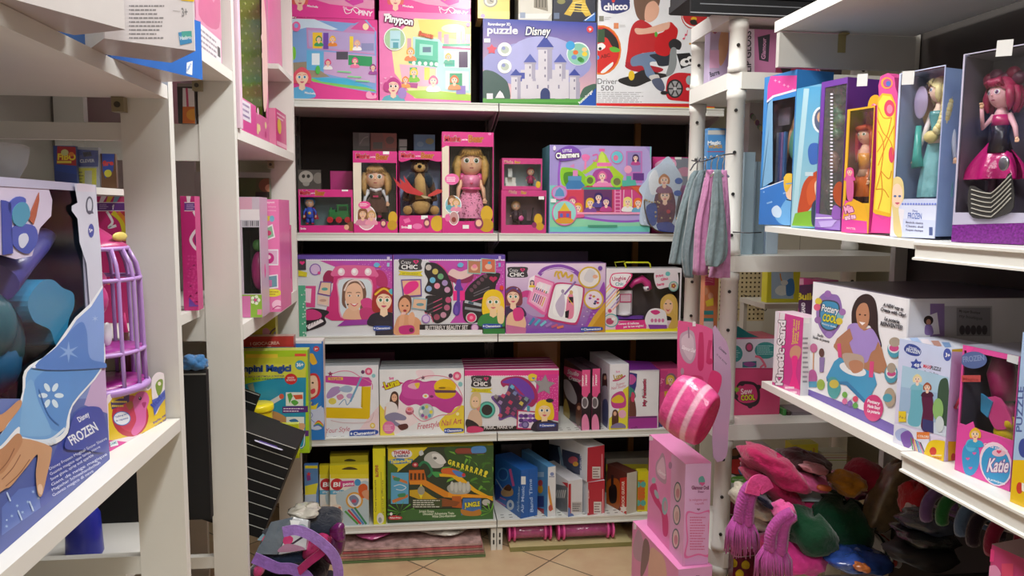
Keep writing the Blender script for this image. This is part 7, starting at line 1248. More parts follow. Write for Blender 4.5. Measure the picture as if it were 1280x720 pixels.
def blackstack(xr,zr,Y,n,lab,th=.036,ln=.62,tilt=22,first_label=False,dep=.20):
 a=math.radians(tilt);ux,uz=math.cos(a),-math.sin(a);nx,nz=-math.sin(a),-math.cos(a)
 for i in range(n):
  px_,pz_=xr+nx*th*i,zr+nz*th*i
  cx,cz=px_-ux*ln/2+nx*th/2,pz_-uz*ln/2+nz*th/2
  g=G();g.box(-ln/2,-dep/2,-th/2+.001,ln/2,dep/2,th/2-.001,BK2,b=.002);g.box(-ln/2+.002,-dep/2-.0006,th/2-.0026,ln/2-.002,-dep/2+.001,th/2-.0008,'c4c4be')
  g.box(ln/2-.15-.1*(i%2),-dep/2-.0012,-th/2+.002,ln/2-.147-.1*(i%2),-dep/2,-th/2+.009,'3a3a3a')
  if first_label and i==0:
   g.tube([(ln/2-.135,-dep/2-.0006,0),(ln/2-.13,-dep/2-.0006,0),(ln/2-.045,-dep/2-.0006,0),(ln/2-.04,-dep/2-.0006,0)],[.004,.010,.010,.004],'c8c4dc',seg=10,flat=.1)
   g.box(ln/2-.12,-dep/2-.0022,-.005,ln/2-.06,-dep/2-.0016,.005,'6c58a0')
  o=g.build('black_box',RUB,None,(cx,Y+dep/2,cz),rot=(0,a,0))
  o['label']=lab%lead[i];o['category']='box';o['group']='black flat boxes leaning behind the left posts'
P_=at_y(371,561,2.45);blackstack(P_.x,P_.z,2.45,9,'black flat box with a white edge line, %s in the front leaning stack',first_label=True)
P_=at_y(348,530,2.665);blackstack(P_.x,P_.z,2.665,4,'black flat box, %s in the middle leaning stack',dep=.04)
P_=at_y(325,494,2.71);blackstack(P_.x,P_.z,2.71,3,'black flat box, %s in the rear leaning stack',dep=.02)
ph=at_y(240,463,1.98).z-zbL;g=G();g.box(-.21,-.012,0,.21,.012,ph,'1a1a1b');g.box(-.21,-.0125,ph-.01,.21,-.0119,ph-.006,'8c8c88');o=g.build('black_folder',RUB,None,(-.755,1.98,zbL+.0006));tag(o,'plain black upright folder behind the nearest left post, on the low shelf','folder')
c=Carton('paper_strip','small white printed strip on the black boxes beside the wide post','card',(0,2.40),0,247,262,541,at_y(255,549,2.40).z,.004,'d8dadc');
g=G();q=at_z(105,697,zbL);g.lathe([(.035,0),(.04,.01),(.036,.10),(.02,.13)],'2c34a8',seg=20);tag(g.build('blue_bottle',PLAS,None,(q.x,1.78,zbL+.0006)),'bright blue plastic bottle on the low shelf beside the black panel','bottle')
lump('soft_toy','blue and yellow soft toy seen between the posts above the black boxes','toy','L6',52,100,36,22,1.98,.03,zbL+ph+.001,'3c6c9c',FAB,4,.2)
def strap(name,label,pts,w,col,th=.003,parent=None,m=FAB):
 P=spl(pts,6,False);g=G();rows=[]
 for i,p in enumerate(P):
  t_=(P[min(i+1,len(P)-1)]-P[max(i-1,0)]).normalized();s_=t_.cross(Vector((0,-1,.2))).normalized()*w/2;nn=t_.cross(s_).normalized()*th
  rows.append([p-s_-nn,p+s_-nn,p+s_+nn,p-s_+nn])
 g.grid(rows,col,0,False,True,True);o=g.build(name,m,parent);
 return o
def E7(x,y,Y):return PY('E7',x,y,Y)
Yh=2.27
base=E7(230,700,Yh)
def pillow(name,label,cx,cy,rx,ry,Y,ryd,col,seed,m=FAB,rz=0,cat='bag',view='E7',group='bags heaped in the left corner',amp=.05,tilt=0,q=3.2):
 """soft flat bag: rounded rectangle body with creases"""
 P=PY(view,cx,cy,Y);s=VIEWS[view][2];A=rx/s/FPX*(P-EYE).dot(FW);B=ry/s/FPX*(P-EYE).dot(FW);r=random.Random(seed);ph=[r.random()*6 for _ in range(4)];g=G();rows=[]
 for i in range(15):
  th=PI*i/14;th=min(max(th,.03),PI-.03);row=[]
  for k in range(32):
   a=2*PI*k/32;cxx,cyy=math.cos(a),math.sin(a);sq=(abs(cxx)**q+abs(cyy)**q)**(-1/q);st=math.sin(th)**.5
   w_=1+amp*math.sin(3*a+ph[0]+2*th)+amp*.7*math.sin(7*a+ph[1])*math.cos(3*th+ph[2])+amp*.55*math.sin(5*th+4*a+ph[0])+amp*.4*math.sin(9*th-6*a+ph[3])
   row.append(Vector((A*cxx*sq*st*w_,ryd*cyy*sq*st*w_,B*math.cos(th)*(1+amp*2*math.sin(4*a+ph[3])))))
  rows.append(row)
 g.grid(rows[::-1],col,0,True,True,True);o=g.build(name,m,None,P+Vector((0,ryd,0)),rot=(0,tilt,rz));tag(o,label,cat,group);return o
pillow('folded_bag','dark bag at the bottom of the left corner heap, under the purple strap',210,700,200,70,Yh+.02,.14,'2c2430',1)
bz=E7(230,720,Yh).z
g=G();g.box(-.16,0,0,.16,.26,bz-.13,'3a3440',b=.02);o=g.build('storage_box',MATTE,None,(E7(230,700,Yh).x-.04,Yh+.03,.0005));tag(o,'dark box on the floor under the heap of bags in the left corner','box')
o=bpy.data.objects['folded_bag'];o.location.z=bz-.13+.075
pillow('folded_bag','denim blue and grey bag low in the corner heap with a magenta edge',240,655,150,26,Yh+.01,.12,'34425c',2,tilt=.08)
pillow('drawstring_bag','dark navy bag with a gathered purple end in the corner heap',400,510,95,34,Yh+.06,.10,'1c222e',3,tilt=.06)
pillow('folded_bag','purple satin bag hanging at the right end of the corner heap',455,600,58,85,Yh+.05,.07,'5c1c54',4,m=SHINE,tilt=.1)
pillow('folded_bag','magenta bag folded in the middle of the corner heap',370,610,75,40,Yh-.01,.06,'a82860',5,m=SHINE,tilt=-.5)
def heappack(name,label,quad,Y,th,col,art=None,tiltd=.05):
 P=[E7(x,y,Y+(tiltd if k>1 else 0))for k,(x,y)in enumerate(quad)];c0=(P[0]+P[2])/2;g=G();n=(P[1]-P[0]).cross(P[3]-P[0]).normalized()
 if n.y>0:n=-n
 q=[p-c0 for p in P];bk=[p-n*th for p in q]
 g.face(q,col);g.face(bk[::-1],col);[g.face([bk[i],bk[(i+1)%4],q[(i+1)%4],q[i]],col)for i in range(4)]
 if art:
  ud=(P[1]-P[0]).normalized();vd=n.cross(ud).normalized();cv=Canvas(g,P[0].copy(),ud,vd,1,1,lambda p:p-c0,clip=False).k('E7');art(cv)
 o=g.build(name,mat('glossy_pack',rough=.18,coat=.8,bump=.35,bscale=22),None,c0);return tag(o,label,'bag','bags heaped in the left corner')
def pk1(f):f.p([(85,540),(150,470),(235,480),(190,560)],'6c8c98');f.b([(110,500),(160,470),(200,485),(150,520)],'2c3038');f.b([(100,560),(140,500),(200,510),(190,545),(130,570)],'23242a');f.u([(100,575),(140,555),(190,558),(230,520)],9,'98c4c4');f.b([(110,540),(125,520),(135,540),(120,560)],'c83860');f.u([(165,470),(200,455),(260,450)],6,'b89c8c')
heappack('printed_bag','glossy pack with dark and teal shapes on top of the corner heap, left part',[(75,610),(190,612),(265,425),(155,450)],Yh,.03,'5c6670',pk1)
def pk2(f):f.p([(200,600),(328,585),(338,450),(265,430)],'c4c8cc');f.b([(215,540),(235,515),(265,530),(255,560),(225,565)],'cc3c78');f.b([(270,480),(310,460),(335,480),(300,500)],'8fa0a8');f.u([(225,580),(260,560),(320,520)],10,'3c3040');f.b([(190,600),(230,560),(300,570),(320,590)],'a87c98');f.p([(250,440),(300,445),(290,470),(255,470)],'e4e8e8')
heappack('printed_bag','white and grey glossy pack with a pink face on top of the corner heap',[(193,612),(330,588),(342,440),(268,425)],Yh-.004,.03,'b4b8bc',pk2)
pillow('plastic_bag','crumpled clear white bag on top of the corner heap with a teal edge',310,430,72,16,Yh+.09,.06,'b8b4a8',8,m=mat('glossy_pack'),amp=.12)
g=G();P=E7(500,495,Yh+.04);r5=random.Random(3)
for k in range(7):a=-.9+.3*k;g.tube([P+Vector((-.025,0,0)),P+Vector((.0,-.01,.018*math.sin(a*2))),P+Vector((.012,-.012,.03*math.sin(a)))],[.012,.016,.008],'6c1c64',seg=8)
tag(g.build('gathered_cuff',SHINE,None),'frilled purple drawstring end at the top right of the corner heap','bag','bags heaped in the left corner')
o=strap('bag_strap','',[E7(*p,Yh-.035)for p in((215,500),(280,490),(350,515),(420,565),(470,620),(490,680),(492,730))],.030,'9c78c4');tag(o,'lilac strap looping over the corner heap down to the right','bag strap','lilac straps on the corner heap')
o=strap('bag_strap','',[E7(*p,Yh-.03)for p in((68,628),(120,650),(190,680),(260,685),(330,720),(350,760))],.032,'8c64b4');tag(o,'lilac strap across the lower left of the corner heap','bag strap','lilac straps on the corner heap')
o=strap('bag_strap','',[E7(*p,Yh-.03)for p in((290,700),(345,650),(410,600),(425,570))],.024,'a82c68');tag(o,'magenta strap slanting up through the corner heap','bag strap')
pillow('folded_bag','pink and white spotted bag corner at the bottom left of the corner heap',85,712,26,20,Yh-.02,.03,'c8447c',9)
# ================================================================ goods on the right shelves
R90=-PI/2
VIEWS.update(N1=(1080,60,2.769),N2=(930,180,3.6))
RZ=1.1504
def rb(name,label,pl,pr,pt,z,dep,col,X=1.045,ang=-90,ptx='l',**k):
 a=math.radians(ang);A_=on_line(pl,(X,0,z),(0,1,0));return Carton(name,label,k.pop('cat','toy box'),(A_.x,A_.y),a,pl,pr,pt,z,dep,col,ptx=ptx,**k)
c=rb('craft_kit_box','large white craft box of a girl at a blue pottery wheel',1010,1126,352,RZ,.40,'e2e2e8',X=1.06,cols={'T':'6c6478','R':'dcdce4'},inner='#fff');f=c.front.k('D1')
f.r(380,200,760,760,'e9e9ee');f.p([(380,615),(600,700),(760,775),(760,860),(600,790),(380,670)],'6a54a8');[f.t(t_,395+k*62,655+k*27,440+k*62,676+k*27,9,'4c3c88',1)for k,t_ in enumerate(('Clay kit','Contents','Tools 6+'))]
f.b([(425,300),(435,272),(460,255),(480,262),(505,270),(518,310),(515,370),(500,400),(470,430),(440,400),(422,350)],'8c6cb0',4);f.b([(438,305),(450,285),(500,292),(512,330),(505,385),(470,402),(440,385),(432,340)],'3c4858',4);f.b([(442,308),(452,290),(497,297),(506,330),(500,380),(470,396),(443,380),(437,340)],'3c90bc',4)
for x,y,q in((430,290,'d8c43c'),(425,312,'d85c7c'),(465,262,'9a6cb4'),(512,345,'7cb8c0'),(508,365,'d8c43c'),(428,360,'8c5ca0'),(470,415,'9a7cc0'),(520,330,'a070b0')):f.e(x,y,13,13,q)
f.t('Pottery',441,325,503,338,25,'eef2f6',1,'3c4858',ow=1.5);f.t('COOL',444,362,496,372,26,'d8d43c',2,'2c3848',ow=1.5);f.t('Pottery studio',443,376,496,390,7,'d8e8f0',1);f.t('Studio',425,420,448,426,10,'4c4c54',1);f.t("Studio de poterie",408,428,470,446,10,'4c4c54',1)
f.b([(560,400),(555,330),(575,280),(610,262),(640,280),(652,330),(655,400),(668,460),(640,440),(630,400),(620,380),(580,385)],'2c2220');f.b([(585,400),(612,392),(640,405),(690,540),(680,560),(650,550),(560,560),(500,470),(490,450),(530,430)],'b07c5c');f.b([(540,385),(575,372),(600,400),(630,392),(655,430),(662,460),(630,480),(610,520),(570,500),(545,440)],'a48cd0');f.b([(572,330),(588,300),(612,300),(622,340),(615,380),(595,395),(578,375)],'b98464')
[f.e(x,340+(x-590)*.1,4,3,'2c1c18')for x in(586,606)];f.p([(583,366),(607,370),(595,380)],'f2eaea');f.p([(548,390),(500,430),(487,460),(505,482),(560,520),(575,505),(530,465),(560,430)],'b07c5c');f.p([(655,440),(670,470),(688,545),(660,560),(600,540),(600,525),(645,525),(640,480)],'b07c5c')
f.p([(490,515),(510,500),(640,560),(650,600),(615,668),(590,640),(540,590),(480,590),(460,575)],'3c9cc8');f.p([(460,575),(480,590),(540,590),(590,640),(615,668),(612,680),(585,655),(535,605),(462,590)],'2c80b0');f.e(560,545,52,22,'e8ecf0',rot=18);f.b([(520,490),(560,485),(600,500),(595,550),(545,545)],'b8a494');f.b([(545,520),(575,510),(600,525),(590,552),(560,558)],'b98464');f.l([(508,448),(512,500)],14,'d84c84');f.l([(632,515),(628,575)],16,'d84c84')
f.l([(413,465),(410,590)],4,'d89c6c');f.e(413,465,14,17,'c86c9c');f.e(408,575,18,30,'b85898');f.r(395,590,425,612,'4c98b8');f.e(443,482,10,16,'5c4038');f.p([(435,500),(455,500),(450,555),(435,555)],'8c7cb0');f.e(440,602,15,20,'98b84c');f.b([(465,600),(475,575),(500,580),(515,620),(495,655),(470,640)],'48a0a0');f.e(490,600,18,16,'c8b84c');[f.e(530+k%3*20,640+k//3*25+k%3*8,10,11,q)for k,q in enumerate(('6cb04c','e8ecec','d84c6c','d86c9c','7c5ca8','58a04c'))]
f.e(638,690,37,50,'d0407c');[f.t(t_,615,668+k*18,662,678+k*18,11,'f6e6ee',2)for k,t_ in enumerate(('Pottery','Made Easy!','La poterie'))]
f.k('D2');f.t('A NEW way to',98,330,200,355,17,'3a3a40',2);f.t('Create with Clay!',85,352,210,385,17,'3a3a40',2);f.t('La poterie',105,400,180,418,17,'3a3a40',2);f.t('REINVENTEE!',85,425,195,448,19,'3a3a40',2)
f.e(155,545,34,44,'489cb4');f.e(155,532,30,34,'dce4e8');f.e(155,540,24,18,'c84c88');f.e(158,510,28,24,'a89c8c');f.e(140,670,34,46,'489cb4');f.e(140,660,26,32,'dce4e8');f.e(142,668,22,14,'c84c88');f.e(142,640,22,26,'a89c8c');f.k('D3');f.e(100,290,22,36,'b0a08c');f.e(92,292,18,16,'4ca0b4')
f=c.right.k('D2');f.r(228,310,330,900,'dfe1ea');f.r(330,318,402,900,'8c74a8');f.r(402,330,640,900,'b4b4bc');f.p([(300,385),(365,362),(378,470),(305,475)],'e6e4ec');f.e(322,402,24,24,'2c2020');f.e(322,410,12,15,'b8846c');f.b([(305,430),(322,422),(340,432),(345,470),(305,472)],'8c74b0');f.r(462,338,632,480,'8c8c94');f.t("My super Boutique",475,360,580,370,13,'4c4c54',1);f.t('my boutique',475,385,590,400,15,'5c5c64',1);[f.e(490+k*28,450,14,24,'4c4850')for k in range(5)];c.done()
c=rb('sand_kit_box','slim white and magenta box with sideways lettering beside the pottery kit',965,1000,389,RZ,.06,'dcd8e0',X=1.02,cols={'T':'e4c8d8','R':'d8d6da'},ang=-84);f=c.front.k('D1')
f.p([(285,325),(395,345),(360,645),(255,605)],'c8408c');f.p([(286,330),(305,332),(275,600),(256,590)],'e4e0e4');f.t('Kinetic Sand',294,605,306,362,25,'e8e4ea',2,'2c2430',ow=2.2);[f.t(t_,335+k*9,452-k*2,342+k*9,358+k*2,7,'d8cc3c',1)for k,t_ in enumerate(('Squeezable sand','Sable doux','Feels wet'))];f.b([(325,470),(345,455),(365,470),(352,510),(325,500)],'c89478');f.b([(330,500),(352,500),(345,560),(358,620),(320,620),(332,560)],'e8388c');f.p([(300,600),(360,622),(360,645),(300,625)],'d878ac');f.a(305,605,352,640,2,'f4e0ea',2);f=c.right.k('D1');f.a(370,420,392,600,10,'8c8c94',4);f.r(365,350,395,372,'e8e4e4');c.done()
c=rb('sand_kit_box','magenta box with yellow letters, standing behind the slim sand box',994,1020,347,RZ,.06,'b02c74',X=1.13,ang=-82);f=c.front.k('E5');f.r(780,280,960,600,'b42c74');f.r(815,290,868,335,'d8a4b8');f.b([(810,380),(830,345),(900,335),(960,350),(960,560),(850,560),(825,480)],'4a2450');f.t('Build',815,445,962,448,48,'d8d02c',2,'3c2040',ow=3);f.t('SAND',878,545,878,470,26,'e8e4ea',2);c.done()
c=rb('puzzle_box','lilac and yellow puzzle box with felt pens on the steel shelf',1117,1180.5,423,RZ,.12,'d2d4ec',X=1.03,ang=-80,cols={'R':'c4b4e0','T':'c0c4d4'});f=c.front.k('D3')
f.r(100,40,350,600,'d4d8f0',grad=('e0d4ec','c4d0f0','v'));f.b([(150,110),(165,90),(195,95),(215,115),(205,135),(170,130)],'3c4c98');f.t('Disney',168,104,198,110,7,'d0d8f0',1);f.t('FROZEN',158,118,210,128,14,'e4ecf8',1);f.e(313,130,15,24,'4858a8');f.t('3+',305,138,322,140,15,'#fff',1);f.star(196,168,24,'3c50a4',6,.6);f.t('48',186,174,207,178,13,'e0e8f4',1);f.t('MAXI',222,178,250,184,13,'d83c50',1);f.t('PUZZLE',250,184,288,192,13,'38404c',1);f.t('Double Face',226,198,278,208,9,'38404c',0)
f.p([(145,170),(318,215),(312,440),(128,385)],'9cb8d8');f.p([(145,170),(318,215),(316,280),(140,250)],'a8c8e0');f.b([(280,250),(295,220),(318,240),(315,420),(285,400),(275,330)],'3c5444');f.p([(128,385),(135,340),(314,400),(312,440)],'c8d4e4')
f.b([(178,260),(190,240),(215,245),(222,300),(215,380),(200,400),(165,385),(175,320)],'6cb0c4');f.girl(201,222,12,'f0d4c0','e4d8a4','short','7cb8cc',hh=2);f.b([(218,290),(232,272),(255,280),(262,320),(258,400),(235,420),(215,400),(222,340)],'5c2444');f.p([(222,370),(262,380),(262,425),(220,412)],'3c3c70');f.girl(239,252,11,'f0ccb4','a4583c','short','4c2038',hh=2);f.e(280,335,20,42,'8cb870');f.e(286,390,16,30,'c8d4d8')
f.r(132,342,160,382,'e4c82c');f.t('3 in 1',134,366,156,372,8,'3c3c60',1);f.p([(110,385),(250,430),(240,500),(200,530),(105,480)],'dcdcec');f.b([(120,420),(150,405),(185,430),(170,455),(130,450)],'a8b4dc');f.b([(140,430),(170,415),(190,450),(170,480),(150,470)],'7c58a8');f.r(200,420,248,446,'dc7c3c');f.t('COLORI',204,438,244,442,8,'f4e8dc',1)
for k,q in enumerate(('4c9c50','b43c58','e0a838','4868b4','58b0b8','c85c9c','383c4c')):f.l([(178+k*6,440+k*3),(192+k*10,520+k*5)],4,q)
f.b([(232,520),(238,470),(262,450),(310,455),(345,470),(345,570),(300,560)],'e4c21c',4);f.p([(240,500),(345,520),(345,575),(232,540)],'e4c21c');f.e(262,492,13,16,'c83c2c');f.t('Lisciani',260,516,292,522,9,'b83030',1);f.r(256,506,294,508,'f4f0e0')
f=c.right.k('D3');f.r(300,110,400,470,'c8b8e4');f.p([(320,100),(385,110),(385,120),(322,118)],'d8cc3c');f.r(315,455,400,600,'e0bc1c');f.e(335,515,9,16,'c83c2c');f=c.top.k('D3');[f.p([(170+k*40,68+k*5),(200+k*40,66+k*6),(220+k*36,90+k*4),(190+k*38,92+k*4)],q)for k,q in enumerate(('8ca8d0','d8d0d8','a87c70','6c8cb8','c8ccd8'))];c.done()
c=rb('doll_box','pink and lilac window box with a blue oval sign on the steel shelf',1193,1262,431,RZ,.14,'d8509c',X=1.04,ang=-82,win=True,inner='4c4a5c',cols={'R':'c87cb4','T':'8c8c9c'},cat='boxed toy');c.frame_front((.03,.38,.99,.96),'d8509c');f=c.front.k('D3')
f.p([(385,82),(425,88),(400,120),(385,160)],'e84ca0');f.p([(340,400),(345,560),(545,665),(560,480),(500,440),(430,450),(410,380),(370,400)],'e04ca4');f.e(412,150,50,32,'56689c');f.t('FROZEN',372,158,452,150,20,'8494bc',1);f.r(367,207,438,232,'b84c4c');f.t('Magica',372,226,430,228,10,'8c3030',1);f.p([(540,118),(582,130),(578,168),(536,155)],'d4d8dc')
f.b([(368,520),(375,475),(400,460),(430,480),(432,540),(410,580),(380,575)],'3c98cc');f.e(402,470,20,24,'5cb4dc');[f.heart(x,y,8,'d85ca4')for x,y in((390,520),(415,500),(400,555))];f.girl(418,428,15,'f4d0a8','e4b82c','short','3ca0cc',hh=2)
f.e(496,540,60,84,'f0d4e4',rot=-14);f.e(496,545,53,74,'3c98cc',rot=-14);f.t('Katie',462,568,540,570,50,'f4e4f0',1,'8c5ca8',ow=3,shear=.2);f.t('la principessa',466,598,530,618,8,'e8f0f4',1);f.e(508,498,26,14,'e8b8c8');f.heart(508,494,10,'d83c6c');f.t('Gioca con me',450,470,540,495,10,'f4e4f0',1)
g=G();
def D3(c,px,py,off=.04):return c.fx(1080+px/3,400+py/3,off)
a=D3(c,500,240);g.tube([(a[0]-.006,-.02,a[1]+.06),(a[0],-.02,a[1]+.02),(a[0]+.012,-.02,a[1]-.03)],[.012,.026,.022],'c82c84',seg=14);g.ball((a[0]+.02,-.02,a[1]-.05),(.02,.016,.02),'c82c84');c.parts.append(('pink_toy',g,PLAS));g=G();a=D3(c,535,350);g.prism([tuple(p)[:2]for p in spl([(a[0]-.03,a[1]+.02,0),(a[0],a[1]+.03,0),(a[0]+.03,a[1]-.01,0),(a[0],a[1]-.03,0),(a[0]-.02,a[1]-.01,0)],3)],-.05,-.046,'e8509c');g.prism([(a[0]-.038,a[1]+.03),(a[0]-.012,a[1]+.02),(a[0]-.02,a[1]-.012),(a[0]-.036,a[1]-.004)],-.052,-.048,'3c98cc');c.parts.append(('sticker_card',g,CARD))
g=G();a=D3(c,545,430);g.ball((a[0],-.03,a[1]),(.03,.02,.026),'e4c81c');g.ball((a[0]+.012,-.04,a[1]+.024),(.014,.012,.014),'e4c81c');c.parts.append(('yellow_toy',g,PLAS));g=G();
for k,q in enumerate(('b83c50','c8c4c8','4c7cb0','d8a038')):a=D3(c,350+k*13,330);b=D3(c,380+k*14,275);g.tube([(a[0],-.035,a[1]),(b[0],-.035,b[1])],.0035,q,seg=6)
c.parts.append(('pens',g,PLAS));c.done()
c=rb('puzzle_box','blue and yellow puzzle box cut off by the right edge of the picture',1262.5,1330,415,RZ,.17,'a8c0e0',X=1.022,ang=-84);f=c.front.k('D3');f.r(545,520,700,800,'e4bc14');f.r(560,0,700,525,'a4c0e4');f.t('PUZZLE',592,420,600,250,22,'4c5c98',1);f.e(600,480,20,36,'3c4c98');f.e(584,630,12,22,'c83c2c');f.p([(592,610),(640,625),(640,660),(592,640)],'f0ece0');c.done()
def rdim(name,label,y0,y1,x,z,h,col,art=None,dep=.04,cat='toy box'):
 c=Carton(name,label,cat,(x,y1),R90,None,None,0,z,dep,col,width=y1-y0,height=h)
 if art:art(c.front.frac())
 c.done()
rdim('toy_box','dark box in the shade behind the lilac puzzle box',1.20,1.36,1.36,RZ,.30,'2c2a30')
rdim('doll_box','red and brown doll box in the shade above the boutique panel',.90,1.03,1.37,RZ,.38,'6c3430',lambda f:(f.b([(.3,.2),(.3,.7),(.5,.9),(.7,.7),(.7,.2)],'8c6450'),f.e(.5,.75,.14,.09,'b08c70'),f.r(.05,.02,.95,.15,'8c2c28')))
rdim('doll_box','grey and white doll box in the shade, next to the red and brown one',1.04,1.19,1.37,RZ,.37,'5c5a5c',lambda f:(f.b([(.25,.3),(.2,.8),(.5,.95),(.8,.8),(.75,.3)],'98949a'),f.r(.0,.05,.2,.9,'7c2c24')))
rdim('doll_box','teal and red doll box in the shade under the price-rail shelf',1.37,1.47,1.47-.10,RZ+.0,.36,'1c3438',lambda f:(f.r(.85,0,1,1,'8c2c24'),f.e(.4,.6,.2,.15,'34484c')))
def zsh(y):return 1.594+(max(y,YJ)-YJ)/(2.12-YJ)*.017+.0008
def db(name,label,pl,pr,pt,dep,col,X,ang,**k):
 a_=on_line(pl,(X,0,1.605),(0,1,0));b_=on_line(pr,a_,(math.cos(math.radians(ang)),math.sin(math.radians(ang)),0));z=max(zsh(a_.y),zsh(b_.y));k.setdefault('cat','boxed toy')
 return rb(name,label,pl,pr,pt,z,dep,col,X=X,ang=ang,**k)
c=db('doll_box','blue doll box with a pink sparkly top and a blonde woman in blue',948.5,988,97,.13,'3c84c8',1.035,-78,win=True,inner='4c4450',cols={'T':'d84c98','L':'7cb0d8'});c.frame_front((.12,.27,.98,.83),'3c84c8');f=c.front.k('B7')
f.p([(240,80),(250,45),(500,40),(430,75),(260,125),(236,145)],'d8489c');f.p([(236,145),(262,125),(480,62),(480,56),(258,118),(236,138)],'ecdce6');[f.star(268+k*33%150,62+(k*17)%40,7,'f4b0d8',4,.3)for k in range(8)];f.p([(205,600),(215,465),(258,440),(258,130),(240,150)],'78a8cc');f.p([(205,605),(212,468),(380,415),(330,605)],'3c78c4');f.l([(212,470),(345,420)],3,'e4ecf4');[f.e(225+(k*29)%90,480+(k*37)%110,3,3,'8cb4e4')for k in range(18)]
f.b([(300,520),(320,500),(345,520),(350,600),(290,600),(262,560),(285,545)],'6ca8dc');f.b([(255,545),(275,530),(292,550),(285,575),(262,570)],'c8dcf0');f.b([(308,470),(315,450),(340,450),(346,480),(335,510),(312,500)],'ecc4a4');f.b([(300,440),(310,412),(340,415),(350,440),(330,452),(312,480),(303,470)],'e0b43c');f.e(322,428,22,14,'e4bc44');f.l([(308,450),(344,445)],4,'5c9cd8');f.l([(310,508),(335,514)],4,'28242c')
g=G();x,z_=c.fx(880+320/3,80+240/3,.05)
for k,q in enumerate(('8c98b0','5c6cb0','a07cb8','4878b8')):g.box(c.hole[0]+.004+k*.011,-.03,c.hole[1]+.005,c.hole[0]+.012+k*.011,-.022,c.hole[3]-.09,q)
g.box(c.hole[0]+.01,-.03,c.hole[3]-.07,c.hole[0]+.06,-.025,c.hole[3]-.02,'6c6470');c.parts.append(('accessories',g,PLAS))
g=G();g.tube([(x+.02,0,c.hole[3]-.03),(x+.005,-.01,c.hole[3]-.10),(x-.02,-.02,c.hole[1]+.03)],[.010,.009,.006],'c89878');g.ball((x+.015,-.005,(c.hole[1]+c.hole[3])/2),(.022,.014,.05),'5c9c88');c.parts.append(('doll',g,SKIN));c.done()
c=db('doll_box','pale blue doll box with long red curly hair and a round portrait',988.5,1018,111,.12,'6caacc',1.035,-76,cols={'T':'5c98c0','L':'8cc0d8'});f=c.front.k('B7')
f.r(320,85,490,610,'5ca0c8',grad=('9cc4c8','4c9cc8','v'));f.p([(375,92),(395,92),(345,600),(328,600)],'a8ccd8');f.e(440,210,34,50,'dfe6ea');f.e(442,210,28,43,'54607c');f.e(440,200,16,22,'c8a088');f.b([(390,330),(400,300),(430,300),(440,340),(430,370),(400,375)],'3864b0');f.b([(360,500),(375,445),(405,412),(432,405),(432,470),(415,520),(380,560),(352,560)],'b84c2c');f.b([(385,480),(400,440),(425,430),(420,500),(395,530)],'c85c34');f.b([(415,450),(432,435),(434,490),(420,495)],'ecc4a8');f.p([(330,605),(342,560),(400,550),(430,545),(420,610)],'7cb03c');f.b([(405,530),(425,510),(432,560),(425,605),(405,600)],'3c4458');f.r(380,405,410,420,'b8ccd4');c.done()
c=db('doll_box','violet doll box with a clear bulging front and a white zip edge',1018.5,1050,103,.12,'6c3c9c',1.04,-76,win=True,inner='6c7c74',cols={'T':'5c3c84','L':'7c4cac'});c.frame_front((.14,.10,.99,.96),'6c3c9c');f=c.front.k('B7')
f.p([(415,610),(420,560),(530,575),(520,625)],'9c7cc8');f.l([(415,578),(520,576)],4,'e8e4f0');[f.r(474,110+k*13,484,116+k*13,'d8d4e4')for k in range(34)];f.p([(430,590),(500,585),(480,610),(440,612)],'b8a4dc');f.b([(485,480),(500,445),(520,450),(520,530),(495,520)],'a84c2c');f.b([(480,560),(490,530),(515,545),(515,580),(485,580)],'8c5cb0')
g=G();x,z_=c.fx(880+510/3,80+180/3,.06);[g.ball((x+.012*math.sin(k*2.1),-.01,z_+.05-k*.018),(.020,.014,.016),('4c8c64','5c9c74','6c8c58')[k%3],fn=lambda d:1+.15*math.sin(9*d.x+7*d.z))for k in range(7)];g.ball((x-.005,-.01,z_-.13),(.02,.015,.03),'9c7868');c.parts.append(('doll',g,SHINE));c.done(film_=FILM2)
c=db('doll_box','pink doll box with orange-haired doll between yellow wings',1051.5,1085,137,.08,'d8489c',1.035,-74,win=True,inner='6c4c2c',cols={'T':'d8a838','L':'d8a030'});c.frame_front((.10,.24,.97,.985),'d8a82c');f=c.front.k('B7')
f.p([(515,625),(518,560),(530,510),(600,530),(610,560),(612,640),(515,630)],'d8489c');f.p([(520,580),(530,525),(560,505),(600,525),(612,560),(612,590)],'e0a82c');f.t('Mia',530,560,562,552,26,'f0a8cc',2,'a83084',ow=3);f.t('and me',530,585,570,578,18,'f4c8e0',2,'a83084',ow=2);f.girl(547,405,10,'e8b0a0','d84c8c','long','c84890',hh=3);f.b([(535,430),(552,420),(562,450),(558,510),(538,505)],'c85c94');f.t('MATTEL',535,618,570,622,7,'f0c8dc',1)
x,z_=c.fx(880+605/3,80+265/3,.035);g=G();dface(g,(x,-.0,z_),.021,eye='5a7a3a',lips='c04050');g.tube([(x,0,z_-.02),(x,0,z_-.04),(x,0,z_-.075),(x,0,z_-.10)],[.007,.017,.012,.018],'ecc0a0',seg=12);[arm(g,(x+s*.016,0,z_-.036),(x+s*.03,-.006,z_-.075),(x+s*.026,-.014,z_-.11),.006,'ecc0a0')for s in(-1,1)];[g.tube([(x+s*.009,0,z_-.10),(x+s*.01,0,c.hole[1]+.004)],[.011,.006],'ecc0a0')for s in(-1,1)]
d=G();d.grid([[p+Vector((x,0,z_-.20))for p in row]for row in pleats(.034,.022,.05,.12,.4,7,.12)],'d8702c');d.tube([(x,0,z_-.085),(x,0,z_-.045)],[.014,.018],'e0982c',seg=12)
